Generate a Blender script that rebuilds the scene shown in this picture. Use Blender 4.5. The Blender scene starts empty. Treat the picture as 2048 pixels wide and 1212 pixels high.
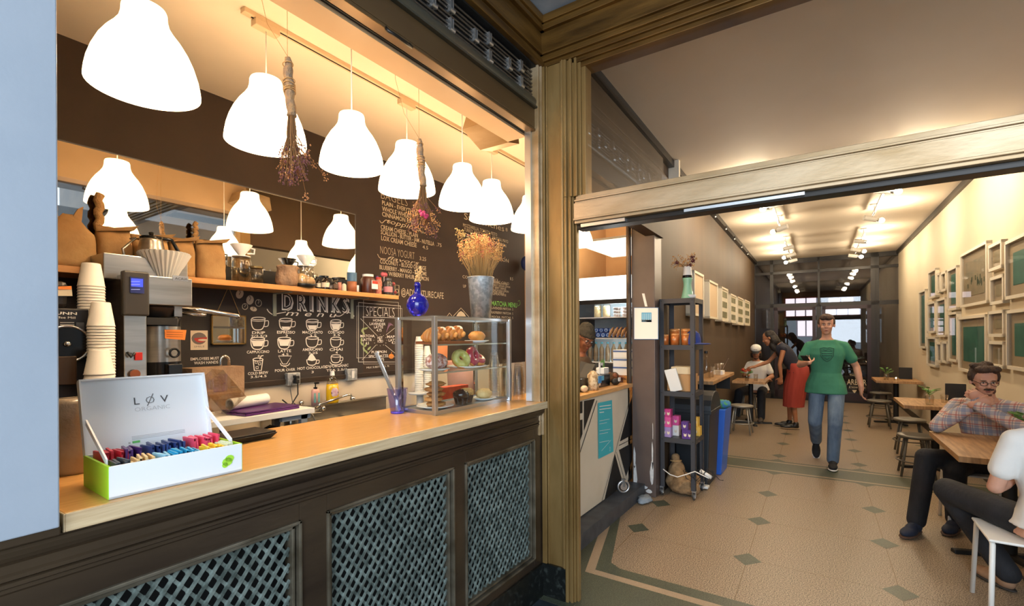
import bpy, bmesh, math, random
from mathutils import Vector, Matrix
R = math.radians
random.seed(7)
scene = bpy.context.scene
COL = scene.collection

# ---------------------------------------------------------------- camera
CAM_H = 1.53; ALPHA = R(33.65); ROLL = R(0.33); FPX = 963.0; PU, PV = 1024.0, 673.0
Fw = Vector((math.cos(ALPHA), math.sin(ALPHA), 0)); Rt = Vector((math.sin(ALPHA), -math.cos(ALPHA), 0)); Up = Vector((0, 0, 1))
Rc = math.cos(ROLL)*Rt - math.sin(ROLL)*Up; Uc = math.sin(ROLL)*Rt + math.cos(ROLL)*Up
CAM = Vector((0, 0, CAM_H))
cd = bpy.data.cameras.new('camera'); cam = bpy.data.objects.new('camera', cd); COL.objects.link(cam)
cam.matrix_world = Matrix(((Rc.x, Uc.x, -Fw.x, 0), (Rc.y, Uc.y, -Fw.y, 0), (Rc.z, Uc.z, -Fw.z, CAM_H), (0, 0, 0, 1)))
cd.sensor_width = 36; cd.lens = 36*FPX/2048; cd.shift_y = (PV-606)/2048; cd.clip_start = .02; cd.clip_end = 200
scene.camera = cam

# ---------------------------------------------------------------- world, light, exposure
w = bpy.data.worlds.new('world'); scene.world = w; w.use_nodes = True
bg = w.node_tree.nodes['Background']; bg.inputs[0].default_value = (0.72, 0.86, 1.0, 1); bg.inputs[1].default_value = 2.0
scene.view_settings.view_transform = 'Standard'; scene.view_settings.look = 'None'
scene.view_settings.exposure = 0.0; scene.view_settings.gamma = 1; scene.view_settings.use_curve_mapping = False
try:
    scene.cycles.use_denoising = True; scene.cycles.max_bounces = 10; scene.cycles.diffuse_bounces = 5
    scene.cycles.glossy_bounces = 5; scene.cycles.transmission_bounces = 8; scene.cycles.transparent_max_bounces = 16
    scene.cycles.sample_clamp_indirect = 4; scene.cycles.caustics_reflective = False; scene.cycles.caustics_refractive = False
except Exception: pass

def lin(c):
    c = c/255.0
    return c/12.92 if c <= .04045 else ((c+.055)/1.055)**2.4
def hexc(h):
    h = h.lstrip('#'); return (lin(int(h[0:2], 16)), lin(int(h[2:4], 16)), lin(int(h[4:6], 16)), 1)
WARM = (1.0, .77, .50); WARM2 = (1.0, .82, .58)
def point(name, loc, power, col=WARM, rad=.05, parent=None):
    l = bpy.data.lights.new(name, 'POINT'); l.energy = power; l.color = col; l.shadow_soft_size = rad
    o = bpy.data.objects.new(name, l); COL.objects.link(o); o.location = loc
    if parent: o.parent = parent; o.location = Vector(loc)-ORG[parent.name]
    return o
# daylight: a wide soft area light standing over the street behind the camera
def area(name, loc, target, sx, sy, power, col):
    l = bpy.data.lights.new(name, 'AREA'); l.shape = 'RECTANGLE'; l.size = sx; l.size_y = sy; l.energy = power; l.color = col
    o = bpy.data.objects.new(name, l); COL.objects.link(o); o.location = loc
    d = Vector(target)-Vector(loc); o.rotation_euler = d.to_track_quat('-Z', 'Y').to_euler(); return o
area('street_daylight', (-3.2, -1.9, 2.6), (2.2, .9, 1.2), 3.5, 3.0, 320, (.80, .90, 1.0))

sl = bpy.data.lights.new('sun', 'SUN'); sl.energy = 8.0; sl.angle = .01; sl.color = (1, .95, .86)
so_ = bpy.data.objects.new('sun', sl); COL.objects.link(so_); so_.rotation_euler = Vector((-.28, .25, -1)).to_track_quat('-Z', 'Y').to_euler()

# ---------------------------------------------------------------- pixel rays onto real planes
def ray(u, v):
    x = (u-PU)/FPX; y = (PV-v)/FPX
    return Fw + Rc*x + Uc*y
TH = R(1.3); HS = Vector((math.cos(TH), math.sin(TH), 0)); HT = Vector((-math.sin(TH), math.cos(TH), 0))
def Yp(u, v, y): d = ray(u, v); return CAM + d*(y/d.y)
def Xp(u, v, x): d = ray(u, v); return CAM + d*(x/d.x)
def Zp(u, v, z): d = ray(u, v); return CAM + d*((z-CAM_H)/d.z)
def Dp(u, v, D): return CAM + ray(u, v)*D
def Tp(u, v, t): d = ray(u, v); return CAM + d*(t/d.dot(HT))
def Sp(u, v, s): d = ray(u, v); return CAM + d*(s/d.dot(HS))
def H(s, t, z=0): return HS*s + HT*t + Vector((0, 0, z))
V = Vector

# ---------------------------------------------------------------- materials
MATS = {}
def mat(name, col, rough=.6, metal=0.0, col2=None, nscale=6, stretch=(1, 1, 1), bump=0.0, bscale=None, emit=None, estr=0, trans=0, ior=1.45,
        alpha=1, contrast=(.35, .65), coat=0, sss=0, detail=6, spec=None):
    if name in MATS: return MATS[name]
    m = bpy.data.materials.new(name); m.use_nodes = True; nt = m.node_tree; N = nt.nodes; L = nt.links
    p = N['Principled BSDF']; c1 = hexc(col) if isinstance(col, str) else col
    p.inputs['Base Color'].default_value = c1; p.inputs['Roughness'].default_value = rough; p.inputs['Metallic'].default_value = metal
    if spec is not None: p.inputs['Specular IOR Level'].default_value = spec
    tc = None
    def coords():
        nonlocal tc
        if tc is None:
            t = N.new('ShaderNodeTexCoord'); tc = N.new('ShaderNodeMapping'); L.new(t.outputs['Object'], tc.inputs[0]); tc.inputs['Scale'].default_value = stretch
        return tc.outputs[0]
    if col2:
        n = N.new('ShaderNodeTexNoise'); n.inputs['Scale'].default_value = nscale; n.inputs['Detail'].default_value = detail; L.new(coords(), n.inputs['Vector'])
        r = N.new('ShaderNodeValToRGB'); r.color_ramp.elements[0].position = contrast[0]; r.color_ramp.elements[1].position = contrast[1]
        r.color_ramp.elements[0].color = c1; r.color_ramp.elements[1].color = hexc(col2) if isinstance(col2, str) else col2
        L.new(n.outputs['Fac'], r.inputs[0]); L.new(r.outputs[0], p.inputs['Base Color'])
    if bump:
        n2 = N.new('ShaderNodeTexNoise'); n2.inputs['Scale'].default_value = bscale or nscale*3; n2.inputs['Detail'].default_value = 4; L.new(coords(), n2.inputs['Vector'])
        b = N.new('ShaderNodeBump'); b.inputs['Strength'].default_value = bump; b.inputs['Distance'].default_value = .01
        L.new(n2.outputs['Fac'], b.inputs['Height']); L.new(b.outputs[0], p.inputs['Normal'])
    if emit: p.inputs['Emission Color'].default_value = hexc(emit) if isinstance(emit, str) else emit; p.inputs['Emission Strength'].default_value = estr
    if trans: p.inputs['Transmission Weight'].default_value = trans; p.inputs['IOR'].default_value = ior
    if alpha < 1: p.inputs['Alpha'].default_value = alpha
    if coat: p.inputs['Coat Weight'].default_value = coat
    if sss: p.inputs['Subsurface Weight'].default_value = sss; p.inputs['Subsurface Radius'].default_value = (.01, .004, .002)
    MATS[name] = m; return m
def thin_glass(name, tint=(1, 1, 1, 1), refl=.08):
    "sheet glass: mostly clear, a clean reflection growing at grazing angles"
    if name in MATS: return MATS[name]
    m = bpy.data.materials.new(name); m.use_nodes = True; nt = m.node_tree; N = nt.nodes; L = nt.links
    N.remove(N['Principled BSDF']); out = N['Material Output']
    t = N.new('ShaderNodeBsdfTransparent'); t.inputs[0].default_value = tint
    g = N.new('ShaderNodeBsdfGlossy'); g.inputs['Roughness'].default_value = .01; g.inputs[0].default_value = (1, 1, 1, 1)
    f = N.new('ShaderNodeLayerWeight'); f.inputs[0].default_value = .5
    pw = N.new('ShaderNodeMath'); pw.operation = 'POWER'; pw.inputs[1].default_value = 5.0; L.new(f.outputs['Facing'], pw.inputs[0])
    mul = N.new('ShaderNodeMath'); mul.operation = 'MULTIPLY_ADD'; mul.inputs[1].default_value = .55; mul.inputs[2].default_value = refl*.5; L.new(pw.outputs[0], mul.inputs[0])
    mx = N.new('ShaderNodeMixShader'); L.new(mul.outputs[0], mx.inputs[0]); L.new(t.outputs[0], mx.inputs[1]); L.new(g.outputs[0], mx.inputs[2])
    L.new(mx.outputs[0], out.inputs[0]); MATS[name] = m; return m

# ---------------------------------------------------------------- mesh building
class MB:
    def __init__(s): s.v = []; s.f = []; s.mi = []; s.sm = []; s.cur = 0
    def m(s, i): s.cur = i; return s
    def add(s, vs, fs, smooth=False, M=None):
        n = len(s.v)
        s.v += [tuple(M @ V(p)) if M is not None else tuple(p) for p in vs]
        for f in fs: s.f.append([n+i for i in f]); s.mi.append(s.cur); s.sm.append(smooth)
        return s
    def box(s, a, b, M=None):
        x0, y0, z0 = [min(a[i], b[i]) for i in range(3)]; x1, y1, z1 = [max(a[i], b[i]) for i in range(3)]
        return s.add([(x0, y0, z0), (x1, y0, z0), (x1, y1, z0), (x0, y1, z0), (x0, y0, z1), (x1, y0, z1), (x1, y1, z1), (x0, y1, z1)],
              [(0, 3, 2, 1), (4, 5, 6, 7), (0, 1, 5, 4), (1, 2, 6, 5), (2, 3, 7, 6), (3, 0, 4, 7)], M=M)
    def cbox(s, c, size, M=None):
        return s.box([c[i]-size[i]/2 for i in range(3)], [c[i]+size[i]/2 for i in range(3)], M)
    def hexa(s, p):  # 8 corner points, bottom 4 then top 4
        return s.add(p, [(0, 3, 2, 1), (4, 5, 6, 7), (0, 1, 5, 4), (1, 2, 6, 5), (2, 3, 7, 6), (3, 0, 4, 7)])
    def frame(s, p, q):
        d = (V(q)-V(p)); z = d.normalized(); x = z.orthogonal().normalized(); y = z.cross(x); return x, y, z
    def cone(s, p, q, r1, r2=None, n=16, caps=True, smooth=True):
        r2 = r1 if r2 is None else r2; x, y, z = s.frame(p, q); vs = []; p = V(p); q = V(q)
        for k, (c, r) in enumerate(((p, r1), (q, r2))):
            for i in range(n): a = 2*math.pi*i/n; vs.append(c+x*math.cos(a)*r+y*math.sin(a)*r)
        s.add(vs, [(i, (i+1) % n, n+(i+1) % n, n+i) for i in range(n)], smooth)
        if caps: s.add(vs, [tuple(range(n))[::-1], tuple(range(n, 2*n))])
        return s
    def tube(s, pts, r, n=8, smooth=True, closed=False):
        pts = [V(p) for p in pts]; m = len(pts); rs = r if isinstance(r, (list, tuple)) else [r]*m
        vs = []; ref = None
        for k in range(m):
            a = pts[(k-1) % m] if (k > 0 or closed) else pts[k]; b = pts[(k+1) % m] if (k < m-1 or closed) else pts[k]
            d = (b-a); d = d.normalized() if d.length > 1e-9 else V((0, 0, 1))
            if ref is None: ref = d.orthogonal().normalized()
            ref = (ref-d*ref.dot(d)); ref = ref.normalized() if ref.length > 1e-6 else d.orthogonal().normalized()
            y = d.cross(ref)
            for i in range(n): t = 2*math.pi*i/n; vs.append(pts[k]+(ref*math.cos(t)+y*math.sin(t))*rs[k])
        fs = []
        for k in range(m if closed else m-1):
            k2 = (k+1) % m
            fs += [(k*n+i, k*n+(i+1) % n, k2*n+(i+1) % n, k2*n+i) for i in range(n)]
        if not closed: fs += [tuple(range(n))[::-1], tuple(range((m-1)*n, m*n))]
        return s.add(vs, fs, smooth)
    def lathe(s, c, prof, n=32, smooth=True, closed=False, sx=1, sy=1, M=None, wob=None):
        vs = []
        for k, (r, z) in enumerate(prof):
            for i in range(n):
                a = 2*math.pi*i/n; rr = r*(1+(wob(a, k) if wob else 0)); vs.append((c[0]+rr*math.cos(a)*sx, c[1]+rr*math.sin(a)*sy, c[2]+z))
        m = len(prof); fs = []
        for k in range(m if closed else m-1):
            k2 = (k+1) % m
            fs += [(k*n+i, k*n+(i+1) % n, k2*n+(i+1) % n, k2*n+i) for i in range(n)]
        return s.add(vs, fs, smooth, M)
    def ell(s, c, rad, n=12, axes=None, smooth=True):
        rad = (rad,)*3 if not hasattr(rad, '__len__') else rad
        ax = axes or (V((1, 0, 0)), V((0, 1, 0)), V((0, 0, 1))); c = V(c); vs = []; m = max(4, n//2+1)
        for k in range(1, m):
            ph = math.pi*k/m
            for i in range(n):
                a = 2*math.pi*i/n
                vs.append(c+ax[0]*(rad[0]*math.sin(ph)*math.cos(a))+ax[1]*(rad[1]*math.sin(ph)*math.sin(a))+ax[2]*(rad[2]*math.cos(ph)))
        t = len(vs); vs += [c+ax[2]*rad[2], c-ax[2]*rad[2]]; fs = []
        for k in range(m-2): fs += [(k*n+i, (k+1)*n+i, (k+1)*n+(i+1) % n, k*n+(i+1) % n) for i in range(n)]
        fs += [(t, i, (i+1) % n) for i in range(n)]; b = (m-2)*n; fs += [(t+1, b+(i+1) % n, b+i) for i in range(n)]
        return s.add(vs, fs, smooth)
    def octa(s, c, r):
        x, y, z = c; return s.add([(x+r, y, z), (x-r, y, z), (x, y+r, z), (x, y-r, z), (x, y, z+r), (x, y, z-r)],
              [(0, 2, 4), (2, 1, 4), (1, 3, 4), (3, 0, 4), (2, 0, 5), (1, 2, 5), (3, 1, 5), (0, 3, 5)])
    def prism(s, poly, d):  # planar polygon (3d pts) extruded by vector d
        n = len(poly); a = [V(p) for p in poly]; b = [p+V(d) for p in a]
        return s.add(a+b, [tuple(range(n))[::-1], tuple(range(n, 2*n))]+[(i, (i+1) % n, n+(i+1) % n, n+i) for i in range(n)])
    def torus(s, c, Rr, r, ax=(0, 0, 1), n=24, k=8):
        z = V(ax).normalized(); x = z.orthogonal().normalized(); y = z.cross(x); c = V(c)
        return s.tube([c+x*math.cos(2*math.pi*i/n)*Rr+y*math.sin(2*math.pi*i/n)*Rr for i in range(n)], r, k, closed=True)
ORG = {}
def thing(name, label, cat, loc=(0, 0, 0), rz=0, group=None, local=False):
    o = bpy.data.objects.new(name, None); COL.objects.link(o); o.location = loc; o.rotation_euler = (0, 0, rz); o.empty_display_size = .1
    o['label'] = label; o['category'] = cat
    if group: o['group'] = group
    ORG[o.name] = V((0, 0, 0)) if local or rz else V(loc); return o
def obj(name, mb, m, parent=None, bevel=0, sub=0, label=None, cat=None, group=None, kind=None, loc=None, autosm=False):
    me = bpy.data.meshes.new(name); org = ORG[parent.name] if parent is not None else (V(loc) if loc is not None else V((0, 0, 0)))
    me.from_pydata([tuple(V(p)-org) for p in mb.v], [], mb.f); me.validate(verbose=False)
    ms = m if isinstance(m, (list, tuple)) else [m]
    for x in ms: me.materials.append(x)
    if len(me.polygons) == len(mb.f):
        for i, p in enumerate(me.polygons): p.material_index = min(mb.mi[i], len(ms)-1); p.use_smooth = mb.sm[i]
    bm = bmesh.new(); bm.from_mesh(me); bmesh.ops.recalc_face_normals(bm, faces=bm.faces); bm.to_mesh(me); bm.free()
    me.update()
    o = bpy.data.objects.new(name, me); COL.objects.link(o)
    if parent is not None: o.parent = parent; ORG[o.name] = org
    else:
        if loc is not None: o.location = loc
        ORG[o.name] = org
    if bevel:
        b = o.modifiers.new('bevel', 'BEVEL'); b.width = bevel; b.segments = 2; b.limit_method = 'ANGLE'; b.angle_limit = R(40)
    if sub:
        b = o.modifiers.new('sub', 'SUBSURF'); b.levels = sub; b.render_levels = sub
    for k, x in (('label', label), ('category', cat), ('group', group), ('kind', kind)):
        if x: o[k] = x
    return o
def struct(name, mb, m, parent=None, **k):
    return obj(name, mb, m, parent, kind=None if parent is not None else 'structure', **k)
def dup(root, loc=None, rz=None, label=None, group=None, scale=None, rot=None):
    r = root.copy(); COL.objects.link(r)
    if loc is not None: r.location = loc
    if rz is not None: r.rotation_euler = (0, 0, rz)
    if rot is not None: r.rotation_euler = rot
    if scale is not None: r.scale = (scale,)*3 if not hasattr(scale, '__len__') else scale
    if label: r['label'] = label
    if group: r['group'] = group
    for ch in list(root.children):
        c = ch.copy(); COL.objects.link(c); c.parent = r
        for g in list(ch.children):
            d = g.copy(); COL.objects.link(d); d.parent = c
    return r
def simple(name, label, cat, mb, m, loc=None, group=None, **k):
    return obj(name, mb, m, None, label=label, cat=cat, group=group, loc=loc, **k)

# text as real thin lettering on a plane: origin p0 (baseline left), direction ex, up ez, fitted to width and cap height
def text_mb(mb, s, p0, ex, ez, width, height, thick=.0012, shear=0, bold=0.0):
    cu = bpy.data.curves.new('t', 'FONT'); cu.body = s; cu.size = 1; cu.shear = shear; cu.offset = bold; cu.resolution_u = 2
    o = bpy.data.objects.new('t', cu); COL.objects.link(o)
    dg = bpy.context.evaluated_depsgraph_get(); dg.update(); me = bpy.data.meshes.new_from_object(o.evaluated_get(dg))
    vs = [v.co.copy() for v in me.vertices]; fs = [tuple(p.vertices) for p in me.polygons]
    bpy.data.objects.remove(o); bpy.data.curves.remove(cu); bpy.data.meshes.remove(me)
    if not vs: return mb
    x0 = min(v.x for v in vs); x1 = max(v.x for v in vs)
    ex = V(ex).normalized(); ez = V(ez).normalized(); nrm = ex.cross(ez); p0 = V(p0)
    sx = width/max(1e-6, x1-x0); sz = height/.70
    mb.add([p0+ex*((v.x-x0)*sx)+ez*(v.y*sz)+nrm*thick for v in vs], fs)
    return mb
WY = 3.2   # menu wall plane
def wtext(mb, s, u0, v0, u1, hpx, y=WY-.006, dv=None, shear=0, bold=0.0, thick=.001):
    "writing on the menu wall: left baseline pixel, right end pixel column, cap height in pixels"
    p = Yp(u0, v0, y); q = Yp(u1, v0, y); Z = (p-CAM).dot(Fw)
    text_mb(mb, s, p, (1, 0, 0), (0, 0, 1), abs(q.x-p.x), hpx*Z/FPX, thick, shear, bold); return mb
def wp(u, v, y=WY-.007): return Yp(u, v, y)
def stroke(mb, pts, w=.004, nrm=(0, -1, 0), closed=False):
    "flat chalk line through 3d points lying in one plane"
    pts = [V(p) for p in pts]; n = V(nrm); m = len(pts)
    if closed: pts = pts+[pts[0]]; m += 1
    L_ = []; 
    for i in range(m):
        a = pts[max(0, i-1)]; b = pts[min(m-1, i+1)]
        if closed and i in (0, m-1): a = pts[m-2]; b = pts[1]
        d = (b-a).normalized(); sdir = d.cross(n).normalized()*w/2; L_ += [pts[i]-sdir, pts[i]+sdir]
    mb.add(L_, [(2*i, 2*i+1, 2*i+3, 2*i+2) for i in range(m-1)]); return mb
# ---------------------------------------------------------------- shared materials
M_bronze = mat('bronze', '755a30', .38, .42, '9c7f50', 5, (1, 1, .25), .12, 40)
M_bronze_h = mat('bronze_header', '4a3212', .38, .5, '7d5c2c', 5, (.4, .4, 3), .12, 40)
M_bronze_d = mat('bronze_dark', '40342a', .28, .55, '5a4b3a', 4, (.3, 1, 1), .1, 40)
M_bronze_l = mat('bronze_pale', '9c8058', .42, .45, 'bfa888', 7, (1, .3, 1), .1, 50)  # paler bronze for the transom bar, window jamb and bracket box
M_lattice = mat('verdigris_lattice', '4a5450', .42, .3, '7d8a85', 30, (1, 1, 1), .15, 120)
M_black = mat('black_matte', '0b0b0c', .6)
M_blackgloss = mat('black_gloss', '0d0d0e', .22)
M_stone = mat('black_stone', '0e1110', .35, 0, '3a3f3b', 30, (1, 1, 1), .05, 60, contrast=(.55, .75))
M_bluepaint = mat('pale_blue_paint', '95a0ae', .5, 0, '9da7b4', 4, (1, 1, 1), .04, 80)
M_counterwood = mat('oak_counter', 'd49c58', .28, 0, 'e4b06a', 9, (1, 14, 6), .03, 30, coat=.35)
M_edgewood = mat('plywood_edge', 'b99f7a', .6, 0, 'cfb994', 8, (.7, 3, 12), .05, 40)
M_wood = mat('oak_shelf', 'c08343', .45, 0, 'd39a5a', 6, (1, 8, 8), .03, 30)
M_tablewood = mat('reclaimed_table_wood', '8f6a43', .45, 0, 'b58c5d', 5, (1, 9, 1), .05, 30)
M_steel = mat('stainless_steel', 'a9a49b', .28, .95, 'bdb9b0', 3, (1, 1, 12))
M_chrome = mat('chrome', 'd8d8d8', .08, 1)
M_alu = mat('brushed_aluminium', 'c4c6c8', .3, .9)
M_white = mat('white_paint', 'e6e4de', .5)
M_whitegloss = mat('white_glaze', 'f0efec', .15)
M_paper = mat('white_paper', 'eceae4', .8)
M_cupp = mat('paper_cup', 'efebe2', .6)
M_kraft = mat('kraft_paper', 'a07a4c', .8, 0, 'b5915f', 7, (1, 1, 1), .5, 25)
M_kraft2 = mat('crumpled_kraft', '94755a', .85, 0, 'a98b6e', 14, (1, 1, 1), .9, 40)
M_darkwall = mat('dark_brown_wall', '2f2219', .75, 0, '37291e', 2.5, (1, 1, 1), .02, 60)
M_chalkboard = mat('chalkboard', '241e1c', .7, 0, '2d2724', 3, (1, 1, 1), .02, 50)
M_chalk = mat('chalk_white', 'e9e2d6', .9)
M_chalkd = mat('chalk_cream', 'c9b99d', .9)
M_chalkgreen = mat('chalk_green', '8fae6a', .9)
M_chalkpink = mat('chalk_lavender', '8c6b86', .9)
M_chalkorange = mat('chalk_orange', 'd98a3c', .9)
M_cream = mat('cream_plaster', 'dccdb6', .7, 0, 'd6c5ab', 3)
M_kceil = mat('kitchen_ceiling', 'efe4d2', .8, 0, 'ebdfcb', 2)
M_tanwall = mat('tan_wall', 'c39a6c', .8, 0, 'b98f60', 2)
M_hallceil = mat('hall_ceiling', 'd9cbb8', .8, 0, 'd5c7b3', 1.5)
M_hallwall = mat('hall_wall', 'dccdb2', .8, 0, 'd6c6aa', 1.5, (1, 1, 1), .02, 40)
M_brownwall = mat('hall_brown_wall', '402e19', .7, 0, '49361f', 3, (1, 1, .2), .03, 60)
M_trim = mat('dark_trim', '1c1712', .4, .3)
M_glass = thin_glass('sheet_glass')
M_caseglass = thin_glass('case_glass', (.97, .99, .98, 1), .05)
M_mirror = mat('mirror_silver', (.70, .70, .68, 1), .015, 1)
M_cobalt = mat('cobalt_glass', (.02, .02, .45, 1), .04, 0, trans=.6, spec=.8)
M_purpleglass = thin_glass('violet_tinted_glass', (.72, .72, .95, 1), .14)
M_zinc = mat('galvanised_zinc', 'a8b0b6', .4, .6, 'c8ced2', 40, (1, 1, 1), .05, 80, contrast=(.45, .55))
M_rope = mat('jute_twine', 'b58c58', .9, 0, 'c9a06a', 60, (1, 1, 1), .6, 150)
M_shade = mat('lamp_shade', 'fff3e2', .5, emit=(1, .83, .60, 1), estr=3.6)
M_bulb = mat('bulb_glow', 'ffffff', .5, emit=(1, .82, .55, 1), estr=40)
M_plate = mat('white_china', 'dfe3e6', .12)
M_gray = mat('grey_metal', '5a5a5c', .4, .6)
M_rack = mat('gunmetal_shelf', '46464a', .45, .35)
M_redp = mat('red_plastic', 'c22a20', .35); M_orangep = mat('orange_note', 'e8883a', .7)
M_clearp = thin_glass('clear_plastic', (.9, .88, .85, 1), .16)
M_leaf = mat('leaf_green', '4f7a35', .6, 0, '6c9a48', 20)
# ================================================================ THE SETTING
FY = 1.44; DX = 2.48; KH = 3.05; HH = 3.33
LW = 1.29; RW = -1.485; SP = 13.2
# ---- floors
M_terr = mat('terrazzo_field', '5a4a38', .42, 0, 'ac9880', 150, contrast=(.42, .58), detail=3)
M_terrg = mat('terrazzo_green', '31372b', .42, 0, '575c4b', 220, contrast=(.42, .6), detail=3)
M_terrl = mat('terrazzo_light', '948068', .42, 0, 'a5917a', 210, detail=3)
M_joint = mat('floor_joint', '6d5638', .5)
M_slate = mat('entry_slate', '20262b', .4, 0, '343c42', 12)
struct('floor', MB().box((2.42, -4.5, -.06), (19.5, 4.2, 0)), M_terr)
struct('floor', MB().box((-1.2, -4.5, -.06), (2.42, 1.45, 0)), M_slate)
struct('floor', MB().box((-14, -14, -.07), (-1.2, 14, -.005)), mat('sidewalk', 'b9b4aa', .8, 0, 'a8a399', 8))
struct('floor', MB().box((-1.2, 1.45, -.06), (2.42, 4.2, 0)), M_slate)
fl = MB()
def flat(poly, z, m): fl.m(m); fl.add([(p[0], p[1], z) for p in poly], [tuple(range(len(poly)))])
def quadst(s0, s1, t0, t1, z, m): flat([H(s0, t0), H(s1, t0), H(s1, t1), H(s0, t1)], z, m)
# entrance border: green surround, light strip, green strip, with a cut corner
flat([(2.42, -4), (2.86, -4), (2.86, 1.345), (3.48, 1.51), (2.42, 1.51)], .0008, 0)
flat([(2.86, -4), (2.92, -4), (2.92, 1.30), (3.70, 1.51), (3.46, 1.51), (2.86, 1.345)], .0014, 1)
flat([(2.92, -4), (3.02, -4), (3.02, 1.17), (3.07, 1.25), (3.92, 1.51), (3.70, 1.51), (2.92, 1.30)], .0011, 0)
# cross band
quadst(6.08, 6.66, RW, LW, .0008, 0)
for s in (6.13, 6.56): quadst(s, s+.04, RW, LW, .0012, 1)
# joints and diamonds on a .8 m grid
for k in range(-2, 12):
    s = 3.63+.8*k
    if s > 3 and not 6 < s < 6.7: quadst(s-.002, s+.002, RW, LW, .0006, 2)
for t in (1.22, .41, -.41, -1.22): quadst(3.0, SP, t-.002, t+.002, .0006, 2)
for k in range(0, 12):
    for t in (1.21, .41, -.41, -1.21):
        s = 3.63+.8*k
        if s > 6.7: s += .12
        if k == 0 and t > 1.2: s += .14
        if k == 3: 
            for s2 in (6.08, 6.66): flat([H(s2-.1, t), H(s2, t-.085), H(s2+.1, t), H(s2, t+.085)], .0010, 0)
            continue
        flat([H(s-.105, t), H(s, t-.088), H(s+.105, t), H(s, t+.088)], .0016, 0)
struct('trim_1', fl, [M_terrg, M_terrl, M_joint])

# ---- behind the counter
struct('wall_back', MB().box((-1.2, WY, 1.215), (5.1, WY+.12, KH)), M_darkwall)
struct('wall_back', MB().box((-1.2, WY+.004, -.0), (5.1, WY+.12, 1.215)), M_cream)
struct('wall_back', MB().box((5.1, WY, 0), (7.8, WY+.12, 3.9)), M_tanwall)
struct('wall_end', MB().box((7.7, 1.62, 0), (7.82, WY, 3.9)), M_tanwall)
struct('wall_left', MB().box((-1.2, 1.5, 0), (-1.08, WY, KH)), M_cream)
struct('ceiling', MB().box((-1.2, 1.60, KH), (5.1, WY+.12, KH+.1)).box((2.6, 1.41, KH), (5.1, 1.60, KH+.1)), M_kceil)
struct('ceiling', MB().box((5.1, 1.30, 3.8), (7.82, WY+.12, 3.9)).box((5.05, 1.30, KH+.1), (5.1, WY, 3.9)), M_kceil)
# boxed soffit above the serving window
M_soff = mat('soffit_paint', 'b79a76', .5, 0, 'c0a482', 2)
struct('wall_front', MB().box((-1.2, 1.53, 2.73), (2.46, 1.66, KH)), M_soff)
struct('wall_front', MB().box((-1.2, 1.54, 0), (2.45, 1.62, .9)), M_darkwall)
# pale blue painted panel at the left
struct('wall_left', MB().box((-1.5, 1.385, 1.125), (.322, 1.47, 3.12)), M_bluepaint, bevel=.003)
# ---- hall
def hbox(mb, s0, s1, t0, t1, z0, z1):
    return mb.hexa([H(s0, t0, z0), H(s1, t0, z0), H(s1, t1, z0), H(s0, t1, z0), H(s0, t0, z1), H(s1, t0, z1), H(s1, t1, z1), H(s0, t1, z1)])
struct('ceiling', hbox(MB(), 2.57, SP+6, RW-.1, LW+.1, HH, HH+.1), M_hallceil)
struct('wall_hall_left', hbox(MB(), 4.74, SP+6, LW, LW+.1, 0, HH), M_brownwall)
struct('wall_hall_left', hbox(MB(), 2.56, 4.76, LW-.03, LW+.09, 2.48, HH), M_brownwall)
struct('wall_right', hbox(MB(), 2.57, SP+6, RW-.12, RW, 0, HH), M_hallwall)
tr = MB(); hbox(tr, 2.6, SP, RW, RW+.035, HH-.075, HH); hbox(tr, 2.6, SP, LW-.06, LW, HH-.07, HH); struct('trim_2', tr, M_trim)
sk = MB(); hbox(sk, 2.6, SP, RW, RW+.015, 0, .1); hbox(sk, 4.75, SP, LW-.015, LW, 0, .1); struct('baseboard_right', sk, M_trim)
# painted pillar with chipped paint at its foot
M_pillar = mat('pillar_paint', '574a45', .4, 0, '62544d', 3)
M_chip = mat('bare_white_patch', 'd9d8d4', .6, 0, 'bfc0c2', 25)
pil = thing('pillar', 'dark brown painted square pillar with white chipped patches at its foot', 'pillar', (4.64, 1.5, 0))
obj('shaft', MB().box((4.53, 1.395, 0), (4.75, 1.62, HH)), M_pillar, pil, bevel=.004)
cp = MB(); rnd = random.Random(3)
def chip(y0, z0, w, h):
    n = 9; pts = []
    for i in range(n):
        a = 2*math.pi*i/n; pts.append((4.5285, max(1.397, min(1.618, y0+w*math.cos(a)*rnd.uniform(.6, 1.1))), max(.01, z0+h*math.sin(a)*rnd.uniform(.7, 1.1))))
    cp.add(pts, [tuple(range(n))])
for y0, z0, w_, h_ in ((1.595, .18, .022, .13), (1.60, .36, .012, .11), (1.43, .24, .02, .12), (1.425, .4, .008, .14), (1.52, .08, .05, .022), (1.46, .05, .035, .02), (1.585, .05, .02, .035), (1.42, .62, .004, .1)): chip(y0, z0, w_, h_)
obj('chipped_patch', cp, M_chip, pil)
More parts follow.
